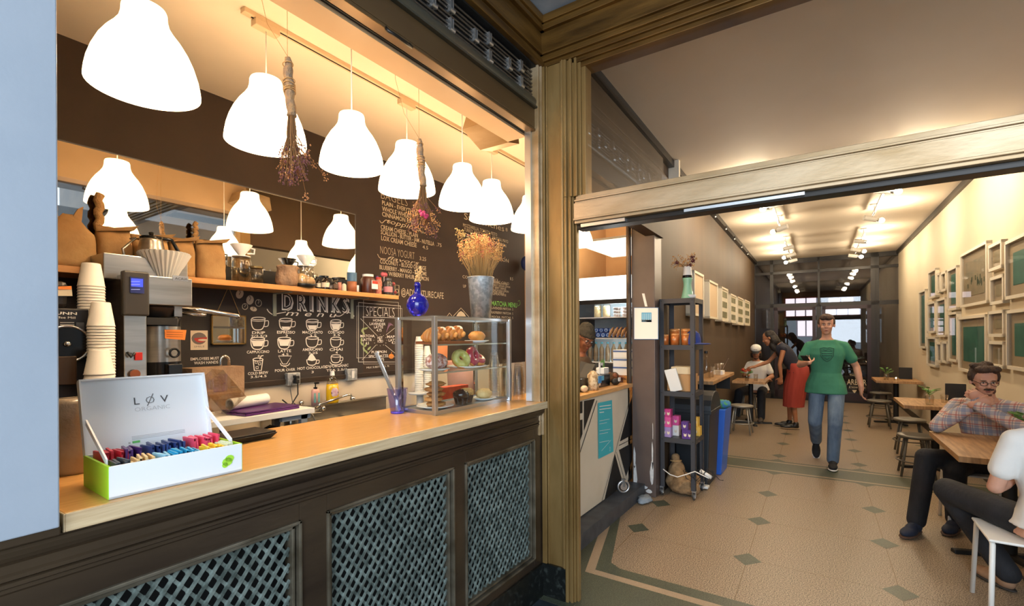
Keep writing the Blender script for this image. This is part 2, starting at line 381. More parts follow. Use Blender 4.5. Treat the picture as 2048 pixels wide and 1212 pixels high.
# white-black service counter between post and pillar
cy = 1.64
curb = struct('trim_3', MB().box((2.56, 1.50, 0), (4.53, 1.66, .115)), mat('curb_grey', '3a3d42', .55, 0, '4a4d52', 10))
sc = thing('service_counter', 'white and black geometric service counter with an oak top beside the pillar', 'counter', (3.5, 1.8, 0))
M_offw = mat('panel_offwhite', 'ddd3bf', .5, 0, 'd5cab4', 3)
obj('front_panel', MB().box((2.62, cy, .125), (4.5, cy+.035, 1.035)).box((4.47, cy, .125), (4.5, 2.0, 1.035)), M_offw, sc)
obj('countertop', MB().box((2.60, cy-.03, 1.035), (4.525, 2.06, 1.072)), M_counterwood, sc, bevel=.003)
def cpt(u, v): return Yp(u, v, cy-.003)
gp = MB()
for poly in ([(1152, 805), (1165, 802.5), (1165, 826), (1152, 829)], [(1152, 842), (1165, 839), (1165, 868), (1152, 905)], [(1168, 802), (1190, 797.5), (1168, 862)],
             [(1264, 792), (1264, 870), (1240, 883)], [(1264, 886), (1264, 921), (1252, 953), (1238, 900)], [(1230, 908), (1247, 970), (1209, 1000)], [(1264, 929), (1264, 956), (1255, 966)]):
    gp.add([cpt(*p) for p in poly], [tuple(range(len(poly)))])
for a_, b_ in (((1194, 801), (1152, 930)), ((1264, 783), (1204, 1002)), ((1238, 891), (1264, 878)), ((1233, 904), (1251, 966))): stroke(gp, [cpt(*a_), cpt(*b_)], .010 if a_[0] == 1194 else .006)
obj('black_pattern', gp, M_black, sc)
fl2 = MB().m(0).add([Yp(1196, 806, cy-.006), Yp(1224, 800, cy-.006), Yp(1227, 903, cy-.006), Yp(1197, 918, cy-.006)], [(0, 1, 2, 3)]); fl2.m(1)
for k, (va, vb, ua, ub) in enumerate(((813, 810, 1199, 1222), (819, 816, 1199, 1222), (825, 824, 1199, 1208), (842, 838, 1199, 1219), (848, 845, 1199, 1214), (862, 858, 1199, 1221), (868, 865, 1199, 1216), (885, 881, 1199, 1219))):
    stroke(fl2, [Yp(ua, va, cy-.008), Yp(ub, vb, cy-.008)], .006 if k < 3 else .003)
stroke(fl2, [Yp(1203, 902, cy-.008), Yp(1222, 880, cy-.008)], .003)
c0 = Yp(1220, 898, cy-.008); stroke(fl2, [c0+V((.012*math.cos(a/8*6.283), 0, .018*math.sin(a/8*6.283))) for a in range(8)], .003, closed=True)
simple('flyer', 'turquoise flyer with white writing taped to the white counter front', 'flyer', fl2, [mat('turquoise_paper', '3cb4c4', .5), M_paper])
wc = thing('caster_wheel', 'clear caster wheel at the lower right corner of the white and black counter', 'wheel', Yp(1248, 978, cy-.07))
o0 = Yp(1247, 973, cy-.075); obj('tyre', MB().torus(o0, .05, .010, (-.75, -.65, 0)), M_alu, wc); obj('hub', MB().cone(o0-V((.008, .007, 0)), o0+V((.008, .007, 0)), .032, n=20), M_alu, wc)
obj('bracket', MB().box(o0+V((-.012, -.016, .0)), o0+V((.012, .016, .07))), M_alu, wc)

# ================================================================ BRONZE STOREFRONT
sf = thing('storefront_frame', 'tall patinated bronze storefront frame with post, headers and transom bar at the cafe entrance', 'door frame', (2.53, 1.35, 0))
# post: stepped mouldings seen edge on, faces towards the entrance recess
pb = MB().box((2.485, 1.285, 0), (2.60, 1.47, 3.12))
for y0, y1, dx in ((1.405, 1.435, .018), (1.392, 1.400, .010), (1.295, 1.305, .012), (1.285, 1.293, .02)): pb.box((2.485-dx, y0, .19), (2.50, y1, 3.12))
obj('post', pb, M_bronze, sf, bevel=.003)
jb = MB()
for i, (y0, y1, dx) in enumerate(((1.268, 1.286, -.012), (1.258, 1.268, .004), (1.244, 1.258, -.004), (1.234, 1.244, .012), (1.222, 1.234, .03))): jb.box((2.485+dx, y0, 0), (2.545, y1, 2.33))
for i, (y0, y1, dx) in enumerate(((1.268, 1.286, -.012), (1.254, 1.268, .008), (1.238, 1.254, -.002), (1.224, 1.238, .012), (1.208, 1.224, .004), (1.19, 1.208, .022), (1.165, 1.19, .034))): jb.box((2.485+dx, y0, 2.33), (2.60, y1, 3.12))
obj('jamb_moulding', jb, M_bronze, sf, bevel=.002)
gb = MB()
for i, (x0, x1, dy) in enumerate(((2.455, 2.485, -.012), (2.445, 2.457, .004), (2.432, 2.447, -.004))): gb.box((x0, 1.43+dy, .95), (x1, 1.50, 3.12))
obj('window_jamb', gb, M_bronze_l, sf, bevel=.002)
obj('post_plinth', MB().box((2.468, 1.288, 0), (2.49, 1.435, .19)), M_stone, sf)
# header over the door: stacked mouldings from the soffit down to the glass
hb = MB()
for z0, z1, dx in ((3.355, 3.40, -.05), (3.335, 3.358, -.035), (3.315, 3.338, -.045), (3.20, 3.318, -.02), (3.185, 3.202, -.03), (3.165, 3.187, -.012), (3.145, 3.167, -.022), (3.12, 3.147, -.004), (3.095, 3.122, .012), (3.07, 3.097, .028)):
    hb.box((2.485+dx, -4.2, z0), (2.62, 1.47, z1))
obj('door_header', hb, M_bronze_h, sf, bevel=.003)
hb = MB()
for z0, z1, dy in ((3.355, 3.40, -.05), (3.335, 3.358, -.035), (3.315, 3.338, -.045), (3.20, 3.318, -.02), (3.185, 3.202, -.03), (3.16, 3.187, -.012), (3.12, 3.16, -.03)):
    hb.box((-1.6, 1.44+dy, z0), (2.48, 1.47, z1))
obj('window_header', hb, M_bronze_h, sf, bevel=.003)
tb = MB()
for z0, z1, dx in ((2.305, 2.335, .02), (2.296, 2.306, -.004), (2.284, 2.296, .006), (2.196, 2.285, -.008), (2.186, 2.197, -.016), (2.17, 2.187, .0)):
    tb.box((2.485+dx, -4.2, z0), (2.58, 1.222, z1))
obj('transom_bar', tb, M_bronze_l, sf, bevel=.002)
obj('door_head', MB().box((2.52, -4.2, 2.145), (2.60, 1.225, 2.17)).box((2.58, -4.2, 2.152), (2.64, 1.225, 2.30)), M_trim, sf, bevel=.002)
obj('head_plate', MB().box((2.50, .93, 2.150), (2.52, 1.19, 2.168)), M_alu, sf); obj('head_plate', MB().box((2.50, .10, 2.152), (2.52, .62, 2.166)), M_alu, sf)
obj('transom_glass', MB().box((2.532, -4.2, 2.33), (2.538, 1.17, 3.08)), M_glass, sf)
struct('ceiling', MB().box((-.9, -1.6, 3.41), (2.46, 1.42, 3.5)), mat('soffit_plaster', 'a9b0ba', .8, 0, '8f98a4', 5))
struct('wall_outer', MB().box((-1.6, 1.44, 3.40), (2.7, 1.6, 4.2)).box((2.5, -4.3, 3.40), (2.62, 1.6, 4.2)), M_bronze_d)
# the neighbouring shopfront across the recess (seen only in the mirror and as reflections)
struct('wall_opposite', MB().box((-1.0, -2.75, 0), (2.5, -2.6, 3.4)), mat('opposite_wall', '8a8f93', .7, 0, '6f767c', 2))
# steel guide and rolling shutter
sh = thing('rolling_shutter', 'rolled-up steel shutter with link bars above the serving window', 'shutter', (1.2, 1.5, 2.73))
obj('guide_rail', MB().box((2.415, 1.47, 1.15), (2.432, 1.51, 2.75)), M_alu, sh)
obj('bottom_bar', MB().box((-1.5, 1.445, 2.735), (2.44, 1.50, 2.75)).box((-1.5, 1.45, 2.755), (2.44, 1.49, 2.865)), mat('shutter_bar', '5f4a33', .4, .55, '6c5639', 4, (.3, 1, 1)), sh, bevel=.003)
rr = MB(); rr.cone((-1.5, 1.475, 2.905), (2.44, 1.475, 2.905), .038, n=20); rr.box((-1.5, 1.43, 2.865), (2.44, 1.46, 2.875)); obj('bottom_rail', rr, mat('shutter_rail', '4b5048', .4, .6, '62594a', 5, (.3, 1, 1)), sh)
rd = MB()
for z in (2.955, 2.975, 3.0, 3.02, 3.045, 3.065, 3.09): rd.cone((-1.5, 1.47, z), (2.44, 1.47, z), .006, n=8)
obj('rod', rd, mat('shutter_rod', '59534c', .4, .7), sh)
for row, off in ((2.965, 0), (3.01, .18), (3.055, 0)):
    for k in range(12):
        x = -1.0+.30*k+off
        if x < 2.4:
            lk = MB().box((x-.012, 1.452, row-.03), (x-.004, 1.487, row+.035)).box((x+.004, 1.452, row-.03), (x+.012, 1.487, row+.035)).cone((x-.016, 1.455, row-.02), (x+.016, 1.455, row-.02), .011, n=10)
            obj('link_plate', lk, M_alu, sh)
obj('housing', MB().box((-1.5, 1.515, 2.745), (2.46, 1.53, 3.13)).box((-1.5, 1.44, 3.11), (2.46, 1.53, 3.13)), M_black, sh)
p0 = Yp(771, 55, 1.45); p1 = Yp(818, 88, 1.45)
lt = MB().tube([p0+V((0, 0, .0)), p0+V((.0, -.015, -.018)), p0+V((.04, -.022, -.022)), p1+V((-.04, -.022, -.022)), p1+V((0, -.015, -.018)), p1], .007); obj('pull_handle', lt, M_trim, sh)
# inner soffit bracket light box at the right end
q = Yp(1030, 262, 1.60)
simple('vent_box', 'small grey metal box bracket under the soffit at the right end of the lamps', 'vent', MB().prism([(q.x-.16, 1.66, 2.80), (q.x+.02, 1.66, 2.73), (q.x+.14, 1.66, 2.76), (q.x+.12, 1.66, 2.88), (q.x-.12, 1.66, 2.90)], (0, .22, 0)), M_bronze_l)

# bronze bulkhead under the counter with lattice grilles
bk = thing('bulkhead', 'dark bronze panelled bulkhead with three lattice grilles below the serving counter', 'counter front', (1.3, 1.44, 0))
openings = ((.22, .915), (1.018, 1.672), (1.76, 2.385)); GZ0, GZ1 = .245, .935
fr = MB()
xs = [-1.5, .22, .915, 1.018, 1.672, 1.76, 2.385, 2.485]
for i in range(0, len(xs), 2): fr.box((xs[i], FY, .19), (xs[i+1], FY+.06, 1.0))
for a, b in openings: fr.box((a, FY, .19), (b, FY+.06, GZ0)).box((a, FY, GZ1), (b, FY+.06, 1.0))
obj('frame', fr, M_bronze_d, bk, bevel=.002)
# moulding profile swept along x
prof = [(0, .995), (-.004, 1.0), (-.004, 1.008), (-.010, 1.012), (-.010, 1.02), (-.003, 1.023), (-.012, 1.027), (-.012, 1.035), (-.006, 1.04), (-.006, 1.058), (-.010, 1.063), (-.016, 1.068), (-.022, 1.078), (-.026, 1.09), (-.026, 1.098), (-.034, 1.104), (-.034, 1.1065), (.05, 1.1065), (.05, .995)]
mo = MB(); n = len(prof)
mo.add([(-1.5, FY+y, z) for y, z in prof]+[(2.466, FY+y, z) for y, z in prof], [(i, (i+1) % n, n+(i+1) % n, n+i) for i in range(n)]+[tuple(range(n)), tuple(range(n, 2*n))[::-1]])
obj('cornice_moulding', mo, M_bronze_d, bk)
obj('ledge', MB().box((-1.5, 1.39, 1.1065), (.325, 1.50, 1.126)), M_bronze_d, bk, bevel=.003)
for a, b in openings:
    bd = MB()
    for k, (wd, yy) in enumerate(((.0, -.010), (.016, .006))):
        x0, x1, z0, z1 = a-.004+wd, b+.004-wd, GZ0-.004+wd, GZ1+.004-wd; w_ = .010
        bd.box((x0, FY+yy, z0), (x0+w_, FY+.05, z1)).box((x1-w_, FY+yy, z0), (x1, FY+.05, z1)).box((x0, FY+yy, z0), (x1, FY+.05, z0+w_)).box((x0, FY+yy, z1-w_), (x1, FY+.05, z1))
    g = obj('grille_border', bd, mat('bead_bronze', '5d5444', .35, .7, '8a8272', 8), bk, bevel=.002)
    la = MB(); x0, x1, z0, z1 = a+.022, b-.022, GZ0+.022, GZ1-.022; cw, ch = .040, .052
    def clipseg(p, d):
        t0, t1 = -999, 999
        for c, (lo, hi) in enumerate(((x0, x1), (z0, z1))):
            ta, tb = (lo-p[c])/d[c], (hi-p[c])/d[c]
            if ta > tb: ta, tb = tb, ta
            t0, t1 = max(t0, ta), min(t1, tb)
        return t0, t1
    for sgn in (1, -1):
        kmax = int(((x1-x0)/cw+(z1-z0)/ch))+2
        for k in range(-kmax, kmax):
            p = (x0+k*cw, z0); d = (cw/2*sgn*1.0, ch/2)
            t0, t1 = clipseg(p, d)
            if t1-t0 < .05: continue
            y = FY+.022 if sgn > 0 else FY+.028
            A = V((p[0]+d[0]*t0, y, p[1]+d[1]*t0)); B_ = V((p[0]+d[0]*t1, y, p[1]+d[1]*t1)); dd = (B_-A).normalized(); s_ = V((dd.z, 0, -dd.x))*.0046
            la.hexa([A-s_+V((0, .003, 0)), A+s_+V((0, .003, 0)), B_+s_+V((0, .003, 0)), B_-s_+V((0, .003, 0)), A-s_-V((0, .003, 0)), A+s_-V((0, .003, 0)), B_+s_-V((0, .003, 0)), B_-s_-V((0, .003, 0))])
    i = 0; z = z0
    while z <= z1+.001:
        x = x0+(cw/2 if i % 2 else 0)
        while x <= x1+.001:
            if x0+.004 < x < x1-.004 and z0+.004 < z < z1-.004:
                la.add([(x-.006, FY+.018, z), (x, FY+.018, z-.0075), (x+.006, FY+.018, z), (x, FY+.018, z+.0075), (x-.0082, FY+.026, z), (x, FY+.026, z-.0105), (x+.0082, FY+.026, z), (x, FY+.026, z+.0105)],
                       [(0, 1, 2, 3), (0, 4, 5, 1), (1, 5, 6, 2), (2, 6, 7, 3), (3, 7, 4, 0)])
            x += cw
        z += ch/2; i += 1
    obj('lattice_grille', la, M_lattice, bk)
obj('backing', MB().box((.2, FY+.075, .2), (2.4, FY+.085, .95)), M_black, bk)
struct('baseboard_left', MB().box((-1.5, FY-.012, 0), (2.468, FY+.05, .19)), M_stone)

ct = thing('serving_counter', 'long oak serving counter with a thick pale plywood edge', 'counter', (1.4, 1.7, 1.107))
obj('top_board', MB().box((.335, 1.408, 1.110), (2.478, 1.985, 1.147)), M_counterwood, ct, bevel=.0015)
obj('edge_band', MB().box((.335, 1.400, 1.107), (2.478, 1.408, 1.1465)).box((.331, 1.400, 1.107), (.335, 1.985, 1.1465)), M_edgewood, ct, bevel=.0012)
CZ = 1.147

# ================================================================ LAMPS
def shade_material():
    m = bpy.data.materials.new('opal_shade'); m.use_nodes = True; nt = m.node_tree; N = nt.nodes; L = nt.links
    p = N['Principled BSDF']; out = N['Material Output']; p.inputs['Base Color'].default_value = (.95, .88, .78, 1); p.inputs['Roughness'].default_value = .35
    p.inputs['Emission Color'].default_value = (1, .78, .52, 1); p.inputs['Emission Strength'].default_value = 7.0
    t = N.new('ShaderNodeBsdfTranslucent'); t.inputs[0].default_value = (1, .88, .70, 1)
    mx = N.new('ShaderNodeMixShader'); mx.inputs[0].default_value = .55; L.new(p.outputs[0], mx.inputs[1]); L.new(t.outputs[0], mx.inputs[2]); L.new(mx.outputs[0], out.inputs[0]); return m
M_opal = shade_material()
SH = [(.999, 0), (1.0, .04), (.985, .16), (.95, .34), (.88, .56), (.78, .78), (.66, .97), (.53, 1.13), (.44, 1.27), (.405, 1.40), (.395, 1.54), (.375, 1.585), (.30, 1.60), (.05, 1.605)]
def lamp(x, y, zr, r, top, label, swag=None):
    t = thing('pendant_lamp', label, 'lamp', (x, y, zr), group='white opal pendant lamps over the counter')
    prof = [(r*a, r*b*1.08) for a, b in SH]; inner = [(max(.001, a-.004), b-.002 if b > r*1.5 else b) for a, b in reversed(prof)]
    obj('lamp_shade', MB().lathe((x, y, zr), prof+inner, 40), M_opal, t)
    obj('socket', MB().cone((x, y, zr+r*1.25), (x, y, zr+r*1.66), .02, n=14).cone((x, y, zr+r*1.60), (x, y, zr+r*1.68), .028, n=14), M_white, t)
    obj('cord', MB().tube([(x, y, zr+r*1.65), (x, y, (zr+top)/2+.3), (x, y, top)], .0028, 8), M_white, t)
    bb = obj('bulb', MB().ell((x, y, zr+r*.86), .032, 12), M_bulb, t)
    point('lamp_light', (x, y, zr+r*.5), 14, WARM, .05, t)
rA, rB = .782, .947
names = ('nearest the blue panel', 'third from the left', 'fifth from the left, on a long cord', 'seventh, half hidden by the post', '')
for i, x in enumerate((.60, 1.41, 2.19, 2.95, 3.70)):
    lamp(x+.025*(i == 0), 1.80, CAM_H+.765+.02*(i == 0), .139+.010*(i == 0), KH, ('largest white opal pendant lamp, nearest the pale blue panel', 'white opal pendant lamp third from the left, hanging on a long cord', 'white opal pendant lamp fifth from the left, hanging on a long cord', 'white opal pendant lamp cut off by the bronze post, seventh in line', 'white opal pendant lamp glimpsed above the fridge between the two bronze posts')[i])
TRY = 2.25
for i, x in enumerate((1.27, 2.185, 3.10, 4.01)):
    lamp(x, TRY, CAM_H+.928, .178, KH-.03, ('white opal pendant lamp behind the first hanging dried bunch', 'white opal pendant lamp behind the dried bunch with the pink flower', 'white opal pendant lamp above the zinc bucket of dried flowers', 'unseen white opal pendant lamp added at the far end of the ceiling track')[i])  # last one added out of sight behind the post to light the barista
tk = thing('track_rail', 'cream ceiling track running above the pendant lamps', 'track', (2.2, TRY, KH))
obj('rail', MB().box((1.16, TRY-.018, KH-.022), (4.6, TRY+.018, KH)), mat('track_cream', 'd9c3a2', .5), tk, bevel=.002)
obj('slot', MB().box((1.20, TRY-.004, KH-.0235), (4.58, TRY+.004, KH-.0215)), M_trim, tk)
for x in (1.27, 2.185, 3.10, 4.01): obj('adapter', MB().box((x-.06, TRY-.022, KH-.055), (x+.06, TRY+.022, KH-.022)), MATS['track_cream'], tk, bevel=.003)
point('kitchen_fill', (6.2, 2.6, 2.9), 60, WARM2, .25)  # unseen fill added to brighten the far kitchen, no fixture
pn = thing('light_panel', 'white diffuser panel hung from the kitchen ceiling above the fridge', 'light', (6.6, 2.0, 2.75))
pnq = Zp(1225, 515, 2.72)
obj('diffuser', MB().box((pnq.x-1.2, pnq.y-1.1, 2.72), (pnq.x+.0, pnq.y, 2.75)), mat('diffuser', 'fff8ea', .5, emit=(1, .86, .66, 1), estr=1.6), pn)
obj('panel_frame', MB().box((pnq.x-1.22, pnq.y-1.12, 2.745), (pnq.x+.02, pnq.y+.02, 2.77)), M_white, pn)
obj('hanger', MB().cone((pnq.x-.6, pnq.y-.5, 2.77), (pnq.x-.6, pnq.y-.5, 3.8), .006, n=6), M_gray, pn)

# mirror on the menu wall
m0 = -.9; m1 = 2.527
mr = thing('wall_mirror', 'long frameless mirror on the dark wall above the shelf, reflecting the lamps', 'mirror', (.8, WY, 1.99))
obj('mirror_glass', MB().box((m0, WY-.008, 1.985), (m1, WY-.001, 2.516)), M_mirror, mr)
obj('edge', MB().box((m0, WY-.010, 2.516), (m1+.004, WY-.001, 2.522)).box((m1, WY-.010, 1.985), (m1+.004, WY-.001, 2.52)), M_gray, mr)
# ================================================================ MENU WALL
SHZ = 1.87; SHY = 2.95
sh_ = thing('wall_shelf', 'long oak wall shelf under the mirror holding bags, jars and bottles', 'shelf', (.8, 3.1, SHZ))
obj('board', MB().box((-1.05, SHY, SHZ-.032), (2.765, WY, SHZ)), M_wood, sh_, bevel=.002)
for u in (549, 704):
    p = Yp(u, 590, WY-.01); obj('bracket', MB().box((p.x-.012, WY-.014, SHZ-.19), (p.x+.012, WY-.001, SHZ-.032)).box((p.x-.012, WY-.2, SHZ-.040), (p.x+.012, WY-.001, SHZ-.033)), mat('bracket_grey_green', '8f9482', .5), sh_)
struct('trim_4', MB().box((-1.05, WY-.012, SHZ), (m1, WY-.001, 1.984)), M_black)

cb = thing('drinks_chalkboard', 'wide chalkboard below the shelf with the hand-lettered drinks menu', 'chalkboard', (1.6, WY, 1.2))
obj('board', MB().box((-1.05, WY-.006, 1.235), (2.60, WY-.001, SHZ-.03)), M_chalkboard, cb)
obj('ledge', MB().box((-1.05, WY-.02, 1.205), (4.2, WY-.001, 1.24)), mat('chalk_ledge', '2c2119', .5), cb, bevel=.003)
L1 = MB()
L1.m(0)
# DRINKS outlined letters: filled face over a lighter offset shadow
wtext(L1, 'D R I N K S', 567, 621, 699, 33, y=WY-.0065, bold=.012)
L1.m(1); wtext(L1, 'D R I N K S', 562.5, 619.2, 696.5, 35, y=WY-.0075, bold=.05)
L1.m(0); wtext(L1, 'D R I N K S', 563.5, 618.8, 695.5, 34, y=WY-.0085, bold=.03)
L1.m(1); wtext(L1, 'D R I N K S', 565.5, 617.6, 693.5, 32, y=WY-.0095, bold=-.005)
obj('title', L1, [M_chalk, M_chalkboard], cb)
L2 = MB(); wtext(L2, 'm e n u', 571, 631, 673, 11, shear=.3)
def curve(pts, n=8):
    out = []
    P = [pts[0]]+pts+[pts[-1]]
    for i in range(1, len(P)-2):
        for k in range(n):
            t = k/n; a, b, c, d = P[i-1], P[i], P[i+1], P[i+2]
            out.append(tuple(.5*((2*b[j])+(-a[j]+c[j])*t+(2*a[j]-5*b[j]+4*c[j]-d[j])*t*t+(-a[j]+3*b[j]-3*c[j]+d[j])*t**3) for j in range(2)))
    out.append(pts[-1]); return out
def ws(mb, pts, w=.005, closed=False, smooth=True):
    if smooth and len(pts) > 2: pts = curve(pts)
    return stroke(mb, [wp(*p) for p in pts], w, closed=closed)
ws(L2, [(534, 618), (538, 624), (546, 629), (556, 627), (572, 624)]); ws(L2, [(668, 631), (680, 632), (692, 625), (703, 627), (708, 632), (705, 634)])
obj('subtitle', L2, M_chalk, cb)
# the twelve cups; each its own drawing with name and price
def cup(mb, u, v, w_, h_, kind):
    k = w_/2; ell = lambda cv, a, b: [(u+a*math.cos(t/14*6.2832), cv+b*math.sin(t/14*6.2832)) for t in range(14)]
    if kind == 'cold':
        ws(mb, [(u-k*.8, v-h_), (u-k*.62, v), (u+k*.55, v), (u+k*.8, v-h_)], .006, smooth=False); stroke(mb, [wp(*p) for p in ell(v-h_, k*.85, 3)], .005, closed=True)
        ws(mb, [(u+k*.3, v-h_), (u+k*.5, v-h_-7), (u+k*.9, v-h_-8)], .006, smooth=False)
        for a, b in ((-.3, -.75), (.25, -.6), (-.15, -.25)): stroke(mb, [wp(u+k*a-2.5, v+h_*b-2), wp(u+k*a+2.5, v+h_*b-2.5), wp(u+k*a+2, v+h_*b+2), wp(u+k*a-2, v+h_*b+2)], .004, closed=True)
        return
    if kind == 'pour':
        stroke(mb, [wp(u-k, v-h_), wp(u+k, v-h_), wp(u+k*.25, v-4), wp(u-k*.35, v-4)], .005, closed=True); ws(mb, [(u-k*.7, v-6), (u-k*.5, v-1), (u+k*.4, v-1), (u+k*.75, v-6)], .005)
        ws(mb, [(u-3, v+2), (u, v), (u+3, v+3)], .004, smooth=False); return
    ws(mb, [(u-k, v-h_+2), (u-k*.9, v-h_*.35), (u-k*.5, v-1), (u+k*.35, v-1), (u+k*.75, v-h_*.35), (u+k*.9, v-h_+2)], .006)
    if kind == 'choc':
        mb.add([wp(*p) for p in ((u-k*.9, v-h_+3), (u-k*.5, v-h_-6), (u-k*.05, v-h_-11), (u+k*.4, v-h_-5), (u+k*.85, v-h_+3), (u, v-h_+5))], [(0, 1, 2, 3, 4, 5)])
    else: stroke(mb, [wp(*p) for p in ell(v-h_+1, k*.95, 2.6)], .005, closed=True)
    ws(mb, [(u+k*.9, v-h_*.75), (u+k*1.35, v-h_*.75), (u+k*1.3, v-h_*.35), (u+k*.8, v-h_*.28)], .005)
    if kind == 'chai': ws(mb, [(u-k*1.25, v-2), (u-k*.7, v+3), (u+k*.6, v+3), (u+k*1.2, v-2)], .005)
    f0, f1 = {'esp': (0, .22), 'mac': (0.02, .4), 'cor': (.02, .55), 'cap': (.2, .68), 'lat': (.2, .78)}.get(kind, (0, 0))
    if kind in ('esp', 'mac', 'cor', 'cap', 'lat', 'drip'): ws(mb, [(u-k*.92, v-h_*.78), (u, v-h_*.72), (u+k*.86, v-h_*.78)], .004)
    if f1:
        def wd(f): return k*(.5+.42*min(1, f/.6))
        mb.add([wp(u-wd(f1), v-2-h_*f1), wp(u+wd(f1)*.93, v-2-h_*f1), wp(u+wd(f0)*.9, v-2-h_*f0), wp(u-wd(f0), v-2-h_*f0)], [(0, 1, 2, 3)])
menu = [('DRIP', '2/2.5/3', 517, 660, 29, 24, 'drip', 668, 673), ('ESPRESSO', '3', 572, 660, 27, 22, 'esp', 667, 672), ('MACCHIATO', '3.5', 625, 661, 25, 21, 'mac', 667, 672), ('CORTADO', '3.5', 672, 661, 22, 20, 'cor', 667, 671),
        ('CAPPUCCINO', '4', 516, 699, 29, 23, 'cap', 707, 713), ('LATTE', '4.5', 569, 698, 27, 22, 'lat', 705, 710), ('AMERICANO', '3.25', 625, 695, 26, 20, 'am', 702, 707), ('CHAI', '4', 672, 695, 22, 19, 'ch', 702, 706),
        ('COLD BREW', '3.5/4.5', 516, 741, 24, 22, 'cold', 750, 755), ('POUR OVER', '4', 570, 732, 26, 20, 'pour', 744, 749), ('HOT CHOCOLATE', '3', 624, 731, 21, 14, 'choc', 740, 745), ('LOV ORGANIC', 'TEA 2.5/3', 672, 726, 20, 15, 'chai', 736, 742)]
for nm, pr, u, v, w_, h_, kd, vn, vp in menu:
    d = MB(); cup(d, u, v, w_, h_, kd); hw = {4: 13, 5: 13, 6: 16, 7: 16}.get(len(nm), len(nm)*2.25)
    wtext(d, nm, u-hw, vn, u+hw, 5.4, bold=.01); pw = len(pr)*2.3; wtext(d, pr, u-pw+1, vp+1.4, u+pw+1, 4.6, bold=.005)
    if nm.startswith('LOV'): ws(d, [(659.5, 737), (664, 730)], .003, smooth=False)
    obj('cup_drawing', d, M_chalk, cb)
for (u, v, a, b, an, filled) in ((479.5, 588, 7.5, 9.5, .35, 1), (500, 600, 7.5, 9.5, .15, 1), (517, 606, 6, 7, -.3, 0), (490, 613, 5.5, 6, 0, 0), (507, 618, 7, 4.5, .3, 1)):
    d = MB(); pts = [wp(u+a*math.cos(t)*math.cos(an)-b*math.sin(t)*math.sin(an), v+a*math.cos(t)*math.sin(an)+b*math.sin(t)*math.cos(an)) for t in [i/16*6.2832 for i in range(16)]]
    d.m(0)
    if filled: d.add(pts, [tuple(range(16))[::-1]])
    else: stroke(d, pts, .004, closed=True)
    d.m(1 if filled else 0); pp = [Yp(u+x, v+y, WY-.009) for x, y in ((-1, -b*.9), (1.5, -b*.3), (-1, 0), (0, b*.2))]; stroke(d, pp, .004)
    obj('bean_drawing', d, [mat('chalk_tan', 'b7a995', .9), M_chalkboard], cb)
# specials board drawing
sp = MB()
def box_l(mb, u0, v0, u1, v1, u2, v2, u3, v3, w=.004): stroke(mb, [wp(u0, v0), wp(u1, v1), wp(u2, v2), wp(u3, v3)], w, closed=True)
box_l(sp, 717, 605, 801, 612, 801, 724, 717, 724, .005); box_l(sp, 727, 600, 797, 605, 797, 728, 727, 728, .003); box_l(sp, 713.5, 612, 804, 617, 804, 713, 713.5, 716, .003)
wtext(sp, 'SPECIALS', 732, 632, 789, 20, bold=-.02)
stroke(sp, [wp(725, 634), wp(798, 636)], .004)
for seg in (((721, 637), (753, 670)), ((797, 650), (772, 670)), ((724, 720), (752, 690)), ((797, 712), (770, 690))): stroke(sp, [wp(*seg[0]), wp(*seg[1])], .003)
for t, u0, u1, v in (('HONEY', 746, 769, 643), ('LAVENDER', 739, 771, 650), ('LATTE', 748, 766, 656.5), ('4.75', 753, 763, 663), ('MATCHA', 720.5, 749, 674.5), ('LATTE', 724, 743, 682), ('4.5', 731, 738, 689), ('HOT', 755, 765, 678), ('&', 758, 762, 681.5), ('ICED', 755, 766, 685), ('MAPLE', 774, 797, 676), ('LATTE', 777, 796, 683), ('4.75', 783, 794, 688), ('PUMPKIN', 743, 773, 707), ('SPICE LATTE', 737, 776, 715.5), ('4.75', 756, 768, 722)):
    wtext(sp, t, u0, v, u1, 5.2, bold=.012)
wtext(sp, 'MILK SUBSTITUTE .75', 733, 737, 778, 3.6, bold=.0)
for a in range(12): sp.add([wp(760.5+13*math.cos(a*.5236)+dx, 680.5+11*math.sin(a*.5236)+dy) for dx, dy in ((-.5, -.5), (.5, -.5), (.5, .5), (-.5, .5))], [(0, 1, 2, 3)])
obj('specials_lettering', sp, M_chalk, cb)
lv = MB()
for u, v, an in ((725, 660, -1.1), (731, 657, -.4), (727, 666, -2.1), (723, 680, -1.5), (724, 688, -2.2), (731, 691, -.9), (728, 699, -1.9), (733, 704, -2.2), (738, 697, -.8)):
    c, s_ = math.cos(an), math.sin(an)
    lv.add([wp(u+c*x-s_*y, v+s_*x+c*y) for x, y in ((-5, 0), (-1, -2), (3, -1.5), (6, 0), (3, 1.5), (-1, 2))], [(0, 1, 2, 3, 4, 5)])
obj('leaf_drawing', lv, mat('chalk_leaf', '9aa873', .9), cb)
lv = MB()
for k in range(7): stroke(lv, [wp(773+k*1.2, 664-k*3), wp(778+k*1.4, 645+k*1.0)], .005)
obj('lavender_drawing', lv, M_chalkpink, cb)
lv = MB(); lv.add([wp(782.5+5.5*math.cos(t/12*6.2832), 712.5+5*math.sin(t/12*6.2832)) for t in range(12)], [tuple(range(12))[::-1]]); stroke(lv, [wp(782, 708), wp(784, 704)], .005)
obj('pumpkin_drawing', lv, M_chalkorange, cb)
hs = MB(); wtext(hs, 'EMPLOYEES MUST', 381, 721, 438, 5.5, bold=.01); wtext(hs, 'WASH HANDS', 388, 729, 436, 5.8, bold=.01); obj('hand_wash_note', hs, M_chalk, cb)

